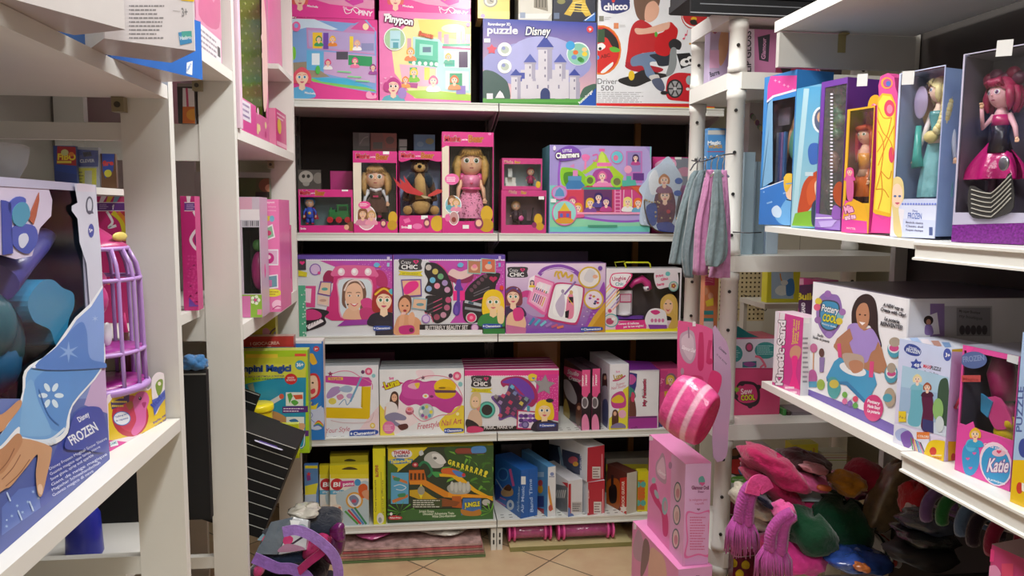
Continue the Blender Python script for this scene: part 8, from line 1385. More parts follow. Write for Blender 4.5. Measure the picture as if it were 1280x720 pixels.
w1=G();w1.prism([tuple(p)[:2]for p in spl([(c.hole[0]+.004,z_-.12,0),(c.hole[0]+.003,z_+.06,0),(c.hole[0]+.022,z_+.095,0),(c.hole[0]+.045,z_+.07,0),(c.hole[0]+.038,z_-.02,0),(c.hole[0]+.026,z_-.14,0)],4)],.012,.015,'d8a42c');w1.ball((c.hole[0]+.024,.010,z_+.055),(.012,.003,.02),'d84c6c',seg=12,rings=6)
c.parts.append(('doll',g,SKIN,('dress',d,SHINE),('wing',w1,PLAS),('hair',hairpiece((x,0,z_),.021,'b84420','fringe',2.2),HAIR)));c.done()
A_=on_line(1083,(1.04,0,1.604),(0,1,0));a=math.radians(-72);zz=max(zsh(A_.y),1.602)
w_=on_line(1111,A_,(math.cos(a),math.sin(a),0));w_=(w_-A_).length;ctr=Vector((A_.x,A_.y,zz));Dd=Vector((math.cos(a),math.sin(a),0));Ii=Vector((-math.sin(a),math.cos(a),0))
t=empty('wing_pack',ctr+Dd*w_/2+Ii*.03,a,'tall yellow butterfly wing pack with orange veins and a pink tip and base','boxed toy');mi=(Matrix.Translation(ctr+Dd*w_/2+Ii*.03)@Matrix.Rotation(a,4,'Z')).inverted()
def wp(x,y):P=hitplane(880+x/3,80+y/3,ctr,Dd.cross(Vector((0,0,1))));q=mi@P;return q.x,q.z
g=G();out=[(612,632),(628,480),(632,300),(634,160),(642,118),(640,80),(648,45),(675,32),(700,48),(704,85),(712,110),(716,160),(712,300),(704,480),(692,636)];o2=[wp(*p)for p in out];o2=[(x,max(z,0))for x,z in o2]
g.prism(o2,-.018,.018,'d84c94');cv=Canvas(g,ctr-Ii*.0-Dd.cross(Vector((0,0,1)))*-0,Dd,Vector((0,0,1)),1,1,lambda P:(mi@P)-Vector((0,-.03+.018,0)),clip=False).k('B7')
cv.p([(620,560),(630,420),(634,250),(638,130),(655,108),(690,112),(706,150),(702,300),(694,470),(688,575)],'e4b42c');cv.p([(626,545),(634,420),(638,250),(642,140),(657,116),(686,120),(700,152),(696,300),(690,460),(684,560)],'ecd84c');cv.p([(614,625),(620,555),(655,585),(690,570),(686,632)],'e4489c')
cv.e(672,70,22,22,'e8a03c');cv.e(674,70,16,17,'b84c84');cv.e(678,72,9,10,'4c6cb8');cv.e(682,165,20,32,'d84464');cv.e(683,168,11,17,'e8849c');cv.e(690,340,11,30,'d84464');[cv.u(p,3,'d87c28')for p in([(640,160),(660,200),(690,200)],[(690,200),(672,270),(636,330)],[(700,230),(670,300),(640,380)],[(672,270),(690,300),(696,340)],[(640,250),(660,300),(650,400),(632,470)],[(650,400),(680,430),(690,400)],[(632,470),(660,470),(680,500)],[(650,400),(655,480),(640,545)],[(636,200),(655,250),(670,270)])]
g.build('printed_wing',CARD,t)
c=db('doll_box','clear doll box with a blonde doll in a long turquoise dress',1112.5,1168,92,.10,'b4bce0',1.045,-74,win=True,inner='8ca4cc',cols={'T':'c0c8e0','R':'a8b8e0','L':'a8a8b8'},skip='TR',ptx='l');c.frame_front((.04,.235,.995,.995),'c4cce8');f=c.front.k('B8')
f.p([(85,540),(130,535),(370,540),(370,665),(85,650)],'c8d0ec');f.p([(130,538),(300,535),(300,600),(130,590)],'8c9cdc',grad=('dfe4f2','6c7cd0','v'));f.p([(85,648),(90,545),(140,560),(128,655)],'e0dce4');f.b([(92,520),(95,465),(115,445),(135,462),(138,520),(120,560),(132,650),(105,640),(100,570)],'dcc88c');f.b([(97,520),(102,480),(118,470),(132,490),(132,530),(118,552),(103,545)],'f0ccb4');[f.e(x,513,5,4,'4c6c9c')for x in(108,124)];f.b([(108,536),(116,534),(124,536),(116,542)],'c85c70')
f.t('Disney',168,566,186,568,7,'6878b8',1);f.t('FROZEN',152,590,200,592,20,'5c74bc',1);[f.t(('Regina delle nevi','Snow queen doll','Poupee reine'),140,610+k*13,205,614+k*13,7,'6c6c88',1)if 0 else f.t(('Bambola classica','Classic doll','Poupee classique')[k],145,606+k*13,205,610+k*13,7,'6c6c88',1)for k in range(3)];f.r(226,620,238,648,'4c5c8c');lace(f,130,300,540,18,'7484d4')
x,z_=c.fx(1080+262/2.769,60+145/2.769,.04);g=G();y=-.005;Mh=Matrix.Translation((x,y,z_))@Matrix.Rotation(-.75,4,'Z')@Matrix.Translation((-x,-y,-z_));rH=.0235;hm=c.hole[1]+.004
dface(g,(x,y,z_),rH,eye='4878b0',lips='c86878',M=Mh,skin='f2d2c0');H=z_-hm;g.tube([(x,y,z_-rH*.8),(x,y,z_-rH*1.5),(x,y,z_-rH*2.2),(x,y,z_-rH*3.6),(x,y,z_-rH*4.8)],[.007,.009,.018,.013,.019],'f2d2c0',seg=14)
arm(g,(x-.018,y,z_-rH*2),(x-.03,y-.006,z_-rH*4),(x-.042,y-.015,z_-rH*6),.0065,'e8dcdc');arm(g,(x+.018,y,z_-rH*2),(x+.034,y,z_-rH*4),(x+.046,y-.006,z_-rH*6.2),.0065,'d8e0ec')
d=G();d.grid([[p+Vector((x,y,0))for p in row]for row in pleats(.036,.024,hm,z_-rH*4,.5,9,.12)],lambda v:'7cb8c0');d.tube([(x,y,z_-rH*4.1),(x,y,z_-rH*3.4),(x,y,z_-rH*2.3),(x,y,z_-rH*1.9)],[.019,.0145,.020,.019],'4c9ca4',seg=16)
hp=hairpiece((x,y,z_),rH,'dccf94','long',.0,M=Mh);pts=[(x+.018,y-.008,z_-.006),(x+.028,y-.016,z_-.03),(x+.03,y-.022,z_-.055),(x+.024,y-.026,z_-.08),(x+.008,y-.028,z_-.096)]
for k in range(11):q=spl(pts,3,False)[k];hp.ball(q,(.013-.0003*k,.011,.011),'dccc8c' if k%2 else 'e4d8a4',seg=10,rings=8)
hp.ball((x+.004,y-.028,z_-.10),(.016,.010,.013),'d4c484');wd=G();a=c.fx(1080+185/2.769,60+350/2.769,.03);wd.tube([(a[0],-.02,a[1]+.05),(a[0],-.02,a[1]-.01),(a[0]+.004,-.02,a[1]-.04)],[.006,.009,.014],'3ca49c',seg=10);wd.ball((a[0]+.002,-.02,a[1]+.1),(.017,.004,.035),'b0a4cc')
cap_=G();a=c.fx(1080+345/2.769,60+250/2.769,.05);cap_.grid([[(a[0]-.02+.012*k+.004*math.sin(i),.02-.004*math.cos(k*1.7),a[1]+.06-.03*i)for k in range(5)]for i in range(9)],'b8c8e8')
bk=G();bk.ball(c.fx(0,0)[:1]+(0,)+(0,)if 0 else(c.hole[0]+.02,.02,z_-.03),(.018,.008,.045),'a8844c');bk.ball((c.hole[0]+.03,.022,z_+.01),(.016,.006,.02),'4858a8')
c.parts+=[('doll',g,SKIN,('dress',d,SHINE),('hair',hp,HAIR),('cape',cap_,FROST)),('wand',wd,PLAS),('gold_accessory',bk,PLAS)];c.done()
c=db('doll_box','doll box with a magenta-haired doll in black and pink, purple glitter base',1189,1300,68,.10,'a89cc0',1.05,-68,win=True,inner='6c6478',cols={'T':'b8b0c8','L':'b4b8dc'},skip='T');c.frame_front((.02,.16,1,.995),'b8b4cc');f=c.front.k('B8')
c.mats=[CARD,GLIT];f.m=1;f.p([(298,612),(560,605),(560,700),(298,670)],'7c2c8c');f.m=0
x,z_=c.fx(1080+478/2.769,60+155/2.769,.04);y=-.005;rH=.026;Mh=Matrix.Translation((x,y,z_))@Matrix.Rotation(-.35,4,'Z')@Matrix.Translation((-x,-y,-z_));g=G();dface(g,(x,y,z_),rH,eye='8c4c9c',lips='a83060',M=Mh,skin='e8b4c0');g.tube([(x,y,z_-rH*.8),(x,y,z_-rH*1.6),(x,y,z_-rH*3),(x,y,z_-rH*4)],[.005,.014,.010,.016],'e8b4c0',seg=12)
arm(g,(x-.014,y,z_-rH*1.6),(x-.028,y-.012,z_-rH*2.5),(x-.022,y-.03,z_-rH*1.1),.0055,'e8b4c0');arm(g,(x+.014,y,z_-rH*1.6),(x+.03,y-.008,z_-rH*2.6),(x+.04,y-.02,z_-rH*3.4),.0055,'e8b4c0');[g.tube([(x+s*.008,y,z_-rH*4),(x+s*.009,y,c.hole[1]+.004)],[.011,.006],'5c3c58')for s in(-1,1)]
d=G();d.grid([[p+Vector((x-.006,y,0))for p in row]for row in pleats(.052,.034,z_-rH*6.3,z_-rH*3.6,.3,7,.2)],'c81c7c');tp=G();tp.tube([(x,y,z_-rH*4.4),(x,y,z_-rH*3.2),(x,y,z_-rH*2.4)],[.024,.015,.018],'241c28',seg=14);tp.tube([(x,y,z_-rH*2.4),(x,y,z_-rH*1.6)],[.017,.015],'c82c74',seg=12)
hp=hairpiece((x,y,z_),rH,'a01c50','fringe',.2,M=Mh);[hp.ball((x+(-1.0+.4*k)*rH,y,z_+rH*(1.1+.25*math.sin(k*2))),(.013,.012,.013),('7c1840','5c2444')[k%2],seg=10,rings=8)for k in range(6)]
rb_=G();a0,b0,c0_,d0=[c.fx(1080+q[0]/2.769,60+q[1]/2.769,-.0)for q in((375,480),(515,420),(522,550),(370,580))];outl=[c.fx(1080+q[0]/2.769,60+q[1]/2.769)for q in[(p.x,p.y)for p in spl([(372,478,0),(430,500,0),(480,480,0),(512,432,0),(524,550,0),(470,585,0),(420,592,0),(370,575,0)],3)]]
rb_.prism(outl,-c.d/2-.006,-c.d/2-.003,'3a3838')
def row_(i,k):x0,x1=(378,516);x_=x0+(x1-x0)*i/8;top=482+14*math.sin(PI*i/8)-max(0,i-4)*13;return c.fx(1080+x_/2.769,60+(top+8+k*16)/2.769)
for k in range(6):rb_.tube([(row_(i,k)[0],-c.d/2-.0068,row_(i,k)[1])for i in range(9)],.0012,'a8a49c',seg=4)
cl=G();[cl.ball((c.fx(1080+q/2.769,60+r/2.769)[0],-c.d/2-.010,c.fx(1080+q/2.769,60+r/2.769)[1]),(.010,.004,.014),'8c8c98',seg=10,rings=8)for q,r in((495,400),)]
c.parts+=[('doll',g,SKIN,('skirt',d,SHINE),('bodice',tp,SHINE),('hair',hp,HAIR)),('ribbon_card',rb_,MATTE),('ribbon_clip',cl,STEEL)];c.done()
for i,(view,x,y,X,l)in enumerate((('E1',532,360,1.03,''),('E1',738,350,1.035,''),('E1',1172,216,1.04,''))):
 ox,oy,s=VIEWS[view];P=at_x(ox+x/s,oy+y/s,X);g=G();g.box(-.014,0,-.014,.014,.001,.014,'dcdcdc');o=g.build('price_tag',MATTE,None,P,rot=(.1,.1,-1.2));o.parent=bb=[q for q in bpy.data.objects if(q.get('label')or '').startswith(('violet doll','clear doll box with a bl','doll box with a mag')[i])][0];bpy.context.view_layer.update();o.matrix_parent_inverse=bb.matrix_world.inverted();o['label']='small white paper tag'
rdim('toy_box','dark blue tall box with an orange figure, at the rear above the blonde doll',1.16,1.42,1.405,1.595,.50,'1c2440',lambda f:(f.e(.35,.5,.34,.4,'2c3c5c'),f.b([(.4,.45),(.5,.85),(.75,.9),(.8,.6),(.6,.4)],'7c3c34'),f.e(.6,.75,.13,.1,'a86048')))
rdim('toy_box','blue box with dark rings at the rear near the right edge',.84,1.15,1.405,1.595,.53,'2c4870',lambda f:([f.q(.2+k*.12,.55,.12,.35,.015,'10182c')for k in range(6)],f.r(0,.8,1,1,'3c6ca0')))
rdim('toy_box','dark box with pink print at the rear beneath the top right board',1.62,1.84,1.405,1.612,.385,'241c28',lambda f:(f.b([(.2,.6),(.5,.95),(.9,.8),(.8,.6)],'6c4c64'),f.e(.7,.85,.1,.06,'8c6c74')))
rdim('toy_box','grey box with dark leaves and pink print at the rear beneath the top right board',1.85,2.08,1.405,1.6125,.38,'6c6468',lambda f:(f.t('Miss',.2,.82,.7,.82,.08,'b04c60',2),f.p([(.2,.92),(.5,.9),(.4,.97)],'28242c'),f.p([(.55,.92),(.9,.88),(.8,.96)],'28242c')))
# ================================================================ goods on and around the plastic shelving
VIEWS.update(H1=(900,560,4.5),H2=(1080,560,4.5),H3=(890,380,4))
def pz(k):return PDZ[k]+.0006
def st(name,label,cat,pl,pr,pt,Y,z,dep,col,view,art=None,**k):
 c=Carton(name,label,cat,(0,Y),k.pop('ang',0),pl,pr,pt,z,dep,col,**k)
 if art:art(c.front.k(view))
 return c.done()
zk=PTOP-.003;a_,b_=at_y(864,8,2.31),at_y(1025,8,2.31)
for k,(h_,lb)in enumerate(((.022,'lowest of the black wrapped packs on top of the plastic shelving'),(.03,'second black wrapped pack from the bottom on top of the plastic shelving'),(.04,'upper black wrapped pack on top of the plastic shelving'))):
 g=G();w_=(b_.x-a_.x)/2-.004*k;g.box(-w_,-.11,0,w_,.11,h_,'1e1f22',b=.01);g.box(-w_+.01,-.1106,h_*.4,w_-.02,-.1099,h_*.46,'8c8f94');k or(g.box(-w_,-.11,-.05,w_,-.104,.004,'1c1d20'),g.box(-w_+.03,-.1106,-.02,w_-.06,-.1099,-.017,'7c7f84'),g.box(-w_,-.1106,-.047,w_,-.1099,-.044,'9c9fa4'));tag(g.build('black_pack',CM if k==2 else RUB,None,((a_.x+b_.x)/2,2.425,PTOP+.0006+(0,.0225,.053)[k])),lb,'wrapped pack','black packs on top of the plastic shelving')
def lip(f):f.r(365,80,412,370,'c8b8c4');f.r(412,80,520,370,'b06c94');f.t('LIP GLOSS',395,360,395,155,30,'2c2830',1);f.p([(428,185),(490,170),(482,310),(436,300)],'34303a');f.t('Glamour',466,296,470,190,20,'c890b0',1)
st('cosmetics_box','lilac box with sideways black letters LIP GLOSS on the top deck','cosmetics box',931,969,36,2.40,pz(0),.12,'b06c94','B5',lip)
st('cosmetics_box','dark red box with black shapes right of the lip gloss box','cosmetics box',970,1001,38,2.40,pz(0),.12,'7c2440','B5',lambda f:f.b([(540,230),(600,250),(590,360),(545,350)],'241c20'))
st('cosmetics_box','red box with grey diagonal stripes on the top deck','cosmetics box',1002,1025,40,2.40,pz(0),.12,'a82c4c','B5',lambda f:[f.l([(655+k*14,240),(735+k*14,370)],4,'a8949c')for k in range(3)])
st('cosmetics_box','black and grey box at the right of the top deck','cosmetics box',1026,1052,43,2.40,pz(0),.12,'2c2228','B5',lambda f:f.r(850,270,960,370,'8c7c84'))
st('picture_box','box with pastel figures between the two front posts, top deck','toy box',886,911,36,2.52,pz(0),.05,'b8a8c8','B5',lambda f:(f.b([(195,90),(240,90),(235,150),(205,165)],'d8b070'),f.b([(235,200),(275,100),(280,250),(240,330)],'c89c78'),f.r(185,250,235,340,'d8a8cc'),f.t('Barre',192,385,240,370,24,'3c3c4c',1),f.e(215,130,14,40,'9c5c7c')))
BG='9fb4c0'
st('notebook','pale blue-grey board standing next to the front post','board',926,940,190,2.41,pz(1),.02,BG,'D6',mat_=MATTE);st('notebook','grey-blue board, the right and shorter one next to the front post','board',941,954,202,2.44,pz(1),.02,'8498a4','D6',mat_=MATTE)
st('toy_pack','blue pack with white and gold lettering seen between the front posts','toy pack',880,912,160,2.60,pz(1),.03,'4c88c0','D6',lambda f:(f.r(200,10,310,30,'b8b8b4'),f.t('Magic',232,75,292,72,16,'e8ecf0',2),f.t('WORDS',235,92,298,90,14,'c89c30',2),f.r(220,105,305,108,'c84848')))
st('picture_box','pale box with small floral pictures behind the blue-grey boards','toy box',930,966,128,2.56,pz(1),.05,'a89c94','B5',lambda f:([f.e(400+(k*37)%90,580+(k*53)%130,11,15,('7c4c60','5c7c50','8c8478','b8a070')[k%4])for k in range(12)],f.r(355,590,374,660,'d8c42c')))
st('toy_box','white and pale blue box edge left of the blonde woman box','toy box',957,972,126,2.44,pz(1),.04,'b4c4d4','B5')
def sew(f):
 f.r(95,30,335,320,'cfc8d8');f.e(115,248,38,42,'3c8c8c');f.e(268,232,55,42,'3c8c8c');f.a(92,228,145,270,4,'9cc8c8',2);f.a(225,205,312,255,5,'9cc8c8',3);f.e(186,216,20,24,'6c5460');f.e(186,216,13,16,'c04878');f.p([(152,290),(222,285),(222,316),(152,318)],'2c6c7c');f.b([(155,300),(185,288),(220,300),(190,315)],'8c4c8c');f.u([(215,262),(240,268),(262,300),(268,318)],11,'e06c88');f.u([(240,318),(262,300)],9,'e06c88')
 f.r(95,320,340,610,'d44c7c');f.r(95,320,340,326,'b83c64');f.b([(108,440),(135,392),(170,385),(215,395),(238,430),(235,490),(200,515),(150,500),(112,470)],'3c2c34');f.b([(120,440),(142,405),(205,405),(225,440),(222,480),(180,495),(135,485)],'c83c70');[f.e(x,y,13,12,'3c2c34')for x,y in((118,462),(190,510),(232,415),(150,398))];f.star(122,428,18,'8cb83c',6,.5);f.t('Sew',145,452,202,446,28,'f0d8e0',1);f.t('COOL',145,482,215,478,26,'d8d43c',2,'2c2028',ow=2);f.e(302,578,11,10,'8c4c60')
c=Carton('craft_kit_box','magenta box with teal circles and a dark teal handle on the third deck','toy box',(0,2.44),0,912,974,424,pz(2),.16,'d44c7c');c.root=True;sew(c.front.k('H3'));g=G();q=[c.fx(890+x/4,380+y/4)for x,y in((108,180),(112,130),(150,118),(200,150),(280,185),(320,195),(250,190),(180,175))];g.prism(q,-.05,.05,'1f6c6c');c.parts.append(('handle',g,PLAS));c.done()
for pl,pr,pt,q,l in((979,983,512,'3c8c44','thin green box beside the magenta kit box'),(984,989,515,'3c2c2c','thin dark box beside the green one'),(990,1015,515,'7c7078','grey-brown box in the middle of the third deck'),(1016,1056,508,'b8547c','pink dotted box at the right of the third deck')):
 st('toy_box',l,'toy box',pl,pr,pt,2.42,pz(2),.10,q,'D4',(lambda f:f.dots(490,10,610,60,7,4,3,'e0a8c0'))if pl==1016 else None)
st('picture_pack','orange and pink pack with smiling children behind the front post, below the cardigans','toy pack',876,893,345,2.55,pz(2),.04,'d88858','E5',lambda f:(f.r(95,260,200,340,'d84c78'),[f.u([(100,285+k*16),(145,275+k*16),(190,285+k*16)],5,'f0a8b8')for k in range(3)],f.e(125,385,24,30,'d89c78'),f.e(170,420,20,26,'d8a080'),f.p([(130,460),(190,430),(190,490),(140,500)],'e0cc3c'),f.r(98,530,190,560,'3c9898'),f.r(98,585,190,610,'3c9898'),f.r(98,610,190,720,'dcdcdc')))
def far(l,x0,x1,py,Y0=2.86):A,B=at_y(x0,py,Y0),at_y(x1,py,Y0);t=empty('wall_display',((A.x+B.x)/2,Y0+.12,0),0,l,'display stand');w_=(B.x-A.x)/2;g=G();g.box(-w_,-.12,A.z-.02,w_,.12,A.z,'c4c0b4');g.build('shelf',LAMI,t);g=G();[g.box(x-.008,.08,0,x+.008,.12,A.z-.0205,'b8b4a8')for x in(-w_+.01,w_-.01)];g.build('support',LAMI,t);return A.z+.0006
zf=far('grey display board beyond the plastic shelving carrying the yellow lobster pack',956,1090,380);zl=far('grey display board low beyond the plastic shelving carrying the toy truck box',905,1075,605,2.84)if 0 else None
st('toy_pack','yellow and blue pack with a white claw shape beyond the plastic shelving','toy pack',958,999,336,2.90,zf,.05,'d8d428','E5',lambda f:(f.r(625,240,790,440,'a8c4e0'),f.b([(655,370),(690,340),(740,350),(745,400),(700,418),(660,400)],'e4ecf0'),f.b([(740,310),(790,295),(795,400),(740,415)],'3c80c8'),f.u([(690,250),(700,300),(730,325)],9,'d89030'),f.e(722,320,28,20,'dfe6ea')))
zt3=pz(3)
def truck(f):f.r(150,0,290,205,'e0e2e0');f.b([(150,10),(240,10),(268,40),(265,145),(150,145)],'3c3830',3);f.b([(150,70),(200,60),(215,35),(240,45),(262,100),(255,140),(150,140)],'c83430',3);f.e(170,25,30,20,'8c5c40');f.e(221,122,28,30,'3c84c8');f.e(221,122,13,14,'c8c89c');f.b([(155,165),(200,158),(242,165),(238,190),(155,195)],'6cb048',3);f.t('Primi passi',160,182,220,182,10,'e8f0e0',1)
st('toy_box','white box showing a red toy car with a blue wheel, behind the heap of hats','toy box',908,944,560,2.62,zt3,.10,'e0e2e0','E8',truck)
st('toy_box','lilac and white box edge with a small boy picture, behind the heap of hats','toy box',944.5,961,560,2.62,zt3,.08,'c4c0d0','E8',lambda f:(f.b([(285,50),(310,45),(320,90),(300,110)],'c8a070'),f.r(320,10,360,30,'8c8c98')))
st('toy_pack','yellow pack with a blue fish shape behind the heap of hats','toy pack',987,1019,556,2.62,zt3,.06,'d0cc28','E8',lambda f:(f.b([(545,60),(580,30),(605,15),(600,60),(570,70)],'3454a8'),f.l([(618,0),(618,70)],8,'c88438')))
st('magazine_stack','pale stack of magazines behind the heap of hats','magazines',1024,1055,566,2.60,zt3,.06,'d0d4cc','E8',lambda f:[f.r(635,10+k*14,860,15+k*14,('8ca860','a8a09c','c8b890','b07c88')[k%4])for k in range(5)])
def maroon(dy):return lambda f:(f.k('H1'),[f.b([(x,y),(x+22,y-18),(x+44,y),(x+38,y+28),(x+5,y+26)],'d8b82c')for x,y in((52,640+dy),(122,650+dy),(88,700+dy))],f.u([(52,602+dy),(120,612+dy),(230,598+dy)],6,'b8a8a8'))
st('maroon_pouch','maroon pouch with yellow faces under the purple braid, upper of two','pouch',911,946,628,2.37,zt3,.05,'6c1c38','H1',maroon(-230),mat_=CM);st('maroon_pouch','maroon pouch with yellow faces low down left of the braided scarf','pouch',910,958,694,2.28,.0006,.04,'6c1c38','H1',maroon(0),mat_=CM)
def drape(label,rows,Y,col,seed,hookx):
 t=empty('cardigan',PY('D6',hookx,150,Y),0,label,'cardigan','cardigans hanging on the wire');o0=t.location.copy();r=random.Random(seed);ph=r.random()*6;g=G();R_=[]
 rr=[spl([(a,y,0)for y,a,b in rows],5,False),spl([(b,y,0)for y,a,b in rows],5,False)]
 n=len(rr[0])
 for i in range(n):
  A,B=PY('D6',rr[0][i].x,rr[0][i].y,Y)-o0,PY('D6',rr[1][i].x,rr[1][i].y,Y)-o0;t_=i/(n-1);w_=(B-A).length/2;m=(A+B)/2;dp=.024*(.45+.55*min(1,t_*3));ring=[]
  for k in range(36):a=2*PI*k/36;f_=1+.34*min(1,t_*2)*math.sin(6*a+ph+t_*2.5)+.16*math.sin(13*a+ph*2-t_*4);ring.append(m+Vector((math.cos(a)*w_*(1+.05*math.sin(9*t_+ph)+.05*math.sin(6*a+ph+t_*2.5)),math.sin(a)*dp*f_,0)))
  R_.append(ring)
 g.grid(R_[::-1],col,0,True,True,True);g.build('cloth',FAB,t)
 g=G();p=PY('D6',hookx,rows[0][0],Y)-o0;g.tube([p,p+Vector((0,0,.02)),p+Vector((.004,0,.034)),p+Vector((.0,0,.042)),p+Vector((-.006,0,.036))],.002,'b8b8b8',seg=6);g.tube([p+Vector((-.02,.0,-.02)),p,p+Vector((.02,0,-.02))],.003,'c8c8c8',seg=6);g.build('hanger',STEEL,t)
GR='6c7b80';PK3='b0749c'
drape('leftmost grey cardigan hanging on the wire of the plastic shelving',[(192,172,202),(225,150,195),(330,115,168),(430,92,152),(540,74,135),(612,60,118)],2.32,GR,1,185)
drape('second grey cardigan from the left on the wire, reaching lowest',[(190,198,228),(240,172,222),(330,150,205),(430,136,190),(560,118,168),(672,130,163)],2.27,'66747a',2,222)
drape('pink cardigan between two grey cardigans on the wire',[(188,230,262),(260,212,250),(350,195,242),(450,180,238),(660,168,228)],2.22,PK3,3,248)
drape('short grey cardigan in front of the rightmost pink one',[(188,262,292),(300,252,300),(430,242,312),(570,226,312),(622,230,275)],2.12,GR,4,275)
drape('rightmost pink cardigan on the wire, touching the front post',[(190,288,318),(300,294,322),(430,290,326),(600,250,330),(672,236,330)],2.17,'b47ca4',5,300)
g=G();P=[PY('D6',x,y,Y)for x,y,Y in((355,115,2.328),(300,122,2.27),(250,138,2.16),(210,150,2.22),(190,150,2.31),(160,146,2.34))];g.tube(spl(P,4,False),.0022,'5c5c60',seg=6);P=[PY('D6',x,y,Y)for x,y,Y in((200,135,2.60),(195,145,2.4),(170,165,2.30),(155,190,2.24))];tag(g.build('hanging_wire',STEEL,None),'bent metal wire from the front post carrying the cardigans','wire');g=G();g.tube(P,.0022,'6c6c70',seg=6);tag(g.build('hanging_wire',STEEL,None),'short metal wire from the rear post over the grey cardigans','wire')
g=G();P=[PY('D6',x,y,Y)for x,y,Y in((345,468,2.328),(420,472,2.31),(475,470,2.30))];g.tube(P,.0018,'4c4c50',seg=6);tag(g.build('hanging_wire',STEEL,None),'thin wire across the blue-grey boards','wire')
Yc=2.19;c0=PY('B3',320,420,Yc);t=empty('beauty_set_card',c0,0,'magenta rounded card with a striped pink pouch hanging by the front post','beauty set')
g=G();q=loc2('B3',[(p.x,p.y)for p in spl([(a,b,0)for a,b in((243,170),(262,150),(330,162),(385,180),(402,215),(403,430),(402,600),(330,600),(240,600),(241,400))],3)],Yc,c0);g.prism(q,0,.003,'d8568c');f=Canvas(g,c0.copy(),Vector((1,0,0)),Vector((0,0,1)),1,1,lambda P:P-c0,clip=False).k('B3')
f.b([(252,215),(275,195),(300,190),(318,215),(322,300),(300,340),(270,325),(252,280)],'b8a0b0',4);f.b([(260,225),(290,205),(312,230),(314,295),(295,325),(262,270)],'cdb8c4',4);f.l([(290,175),(292,225)],6,'8c7084');f.t('Glamour Doll',258,272,318,292,16,'f0e8ee',1);f.b([(337,215),(345,200),(357,215),(358,355),(332,358)],'c02c64',4);f.u([(388,235),(380,290),(378,325)],16,'c02c64');f.e(385,330,16,14,'c02c64');f.b([(292,400),(320,392),(355,402),(350,430),(320,415),(300,425)],'c83c70');f.e(262,375,8,16,'b090a0');f.r(308,150,322,172,'e0dcdc')
f.b([(382,400),(400,370),(437,392),(435,440),(410,490),(376,455)],'d83c78',4)
g.build('card',CARD,t);g=G();q=loc2('B3',[(p.x,p.y)for p in spl([(a,b,0)for a,b in((400,185),(440,215),(470,270),(484,450),(470,640),(460,760),(402,760),(402,500))],3)],Yc,c0);g.prism(q,-.0,.002,'b898b8');q=Canvas(g,c0.copy(),Vector((1,0,0)),Vector((0,0,1)),1,1,lambda P:P-c0,clip=False).k('B3');q.t('Contiene',425,270,458,300,10,'5c5c64',1);q.t('la tua borsa',415,300,460,345,9,'5c5c64',0);q.b([(384,400),(400,372),(437,392),(435,440),(410,490),(378,455)],'d83c78',4);g.build('clear_wing',mat('lilac_plastic',rough=.25,coat=.5),t)
g=G();A,B=PY('B3',205,515,Yc-.07)-c0,PY('B3',372,618,Yc-.16)-c0;D_=(B-A).normalized();rows=[]
U_=Vector((0,0,1))-D_*D_.z;U_.normalize();S_=D_.cross(U_)
for i in range(25):
 t_=i/24;s_=(.85+.15*math.sin(t_*PI))if 0<i<24 else .8;rows.append([A+(B-A)*t_+(U_*math.sin(a)*.112*(1 if math.sin(a)>0 else .72)+S_*math.cos(a)*.062)*s_ for a in[2*PI*k/28 for k in range(28)]])
g.grid(rows,lambda v:'f0b8d0' if .26<((v-A).dot(D_)/(B-A).length)<.36 or .66<((v-A).dot(D_)/(B-A).length)<.76 else('dc5090' if(v-A).dot(D_)/(B-A).length<.97 else 'd02c68'),0,True,True,True);g.build('pouch',SHINE,t)
PG='dca0cc'
def pinkbox(name,label,pn,pf,pr_,Y,z0,arts):
 N_=at_y(*pn,Y);zt_=N_.z;F_=at_z(*pf,zt_);R_=at_z(*pr_,zt_);a=math.atan2(R_.y-N_.y,R_.x-N_.x);I=Vector((-math.sin(a),math.cos(a),0));dep=(F_-N_).length;a2=math.atan2(F_.y-N_.y,F_.x-N_.x)-PI/2
 c=Carton(name,label,'toy box',(N_.x,N_.y),a2,None,None,0,z0,dep,PG,width=(R_-N_).length*.98,height=zt_-z0,cols={'T':'e48cc0','L':'e07cb8'});arts(c);return c.done(),c
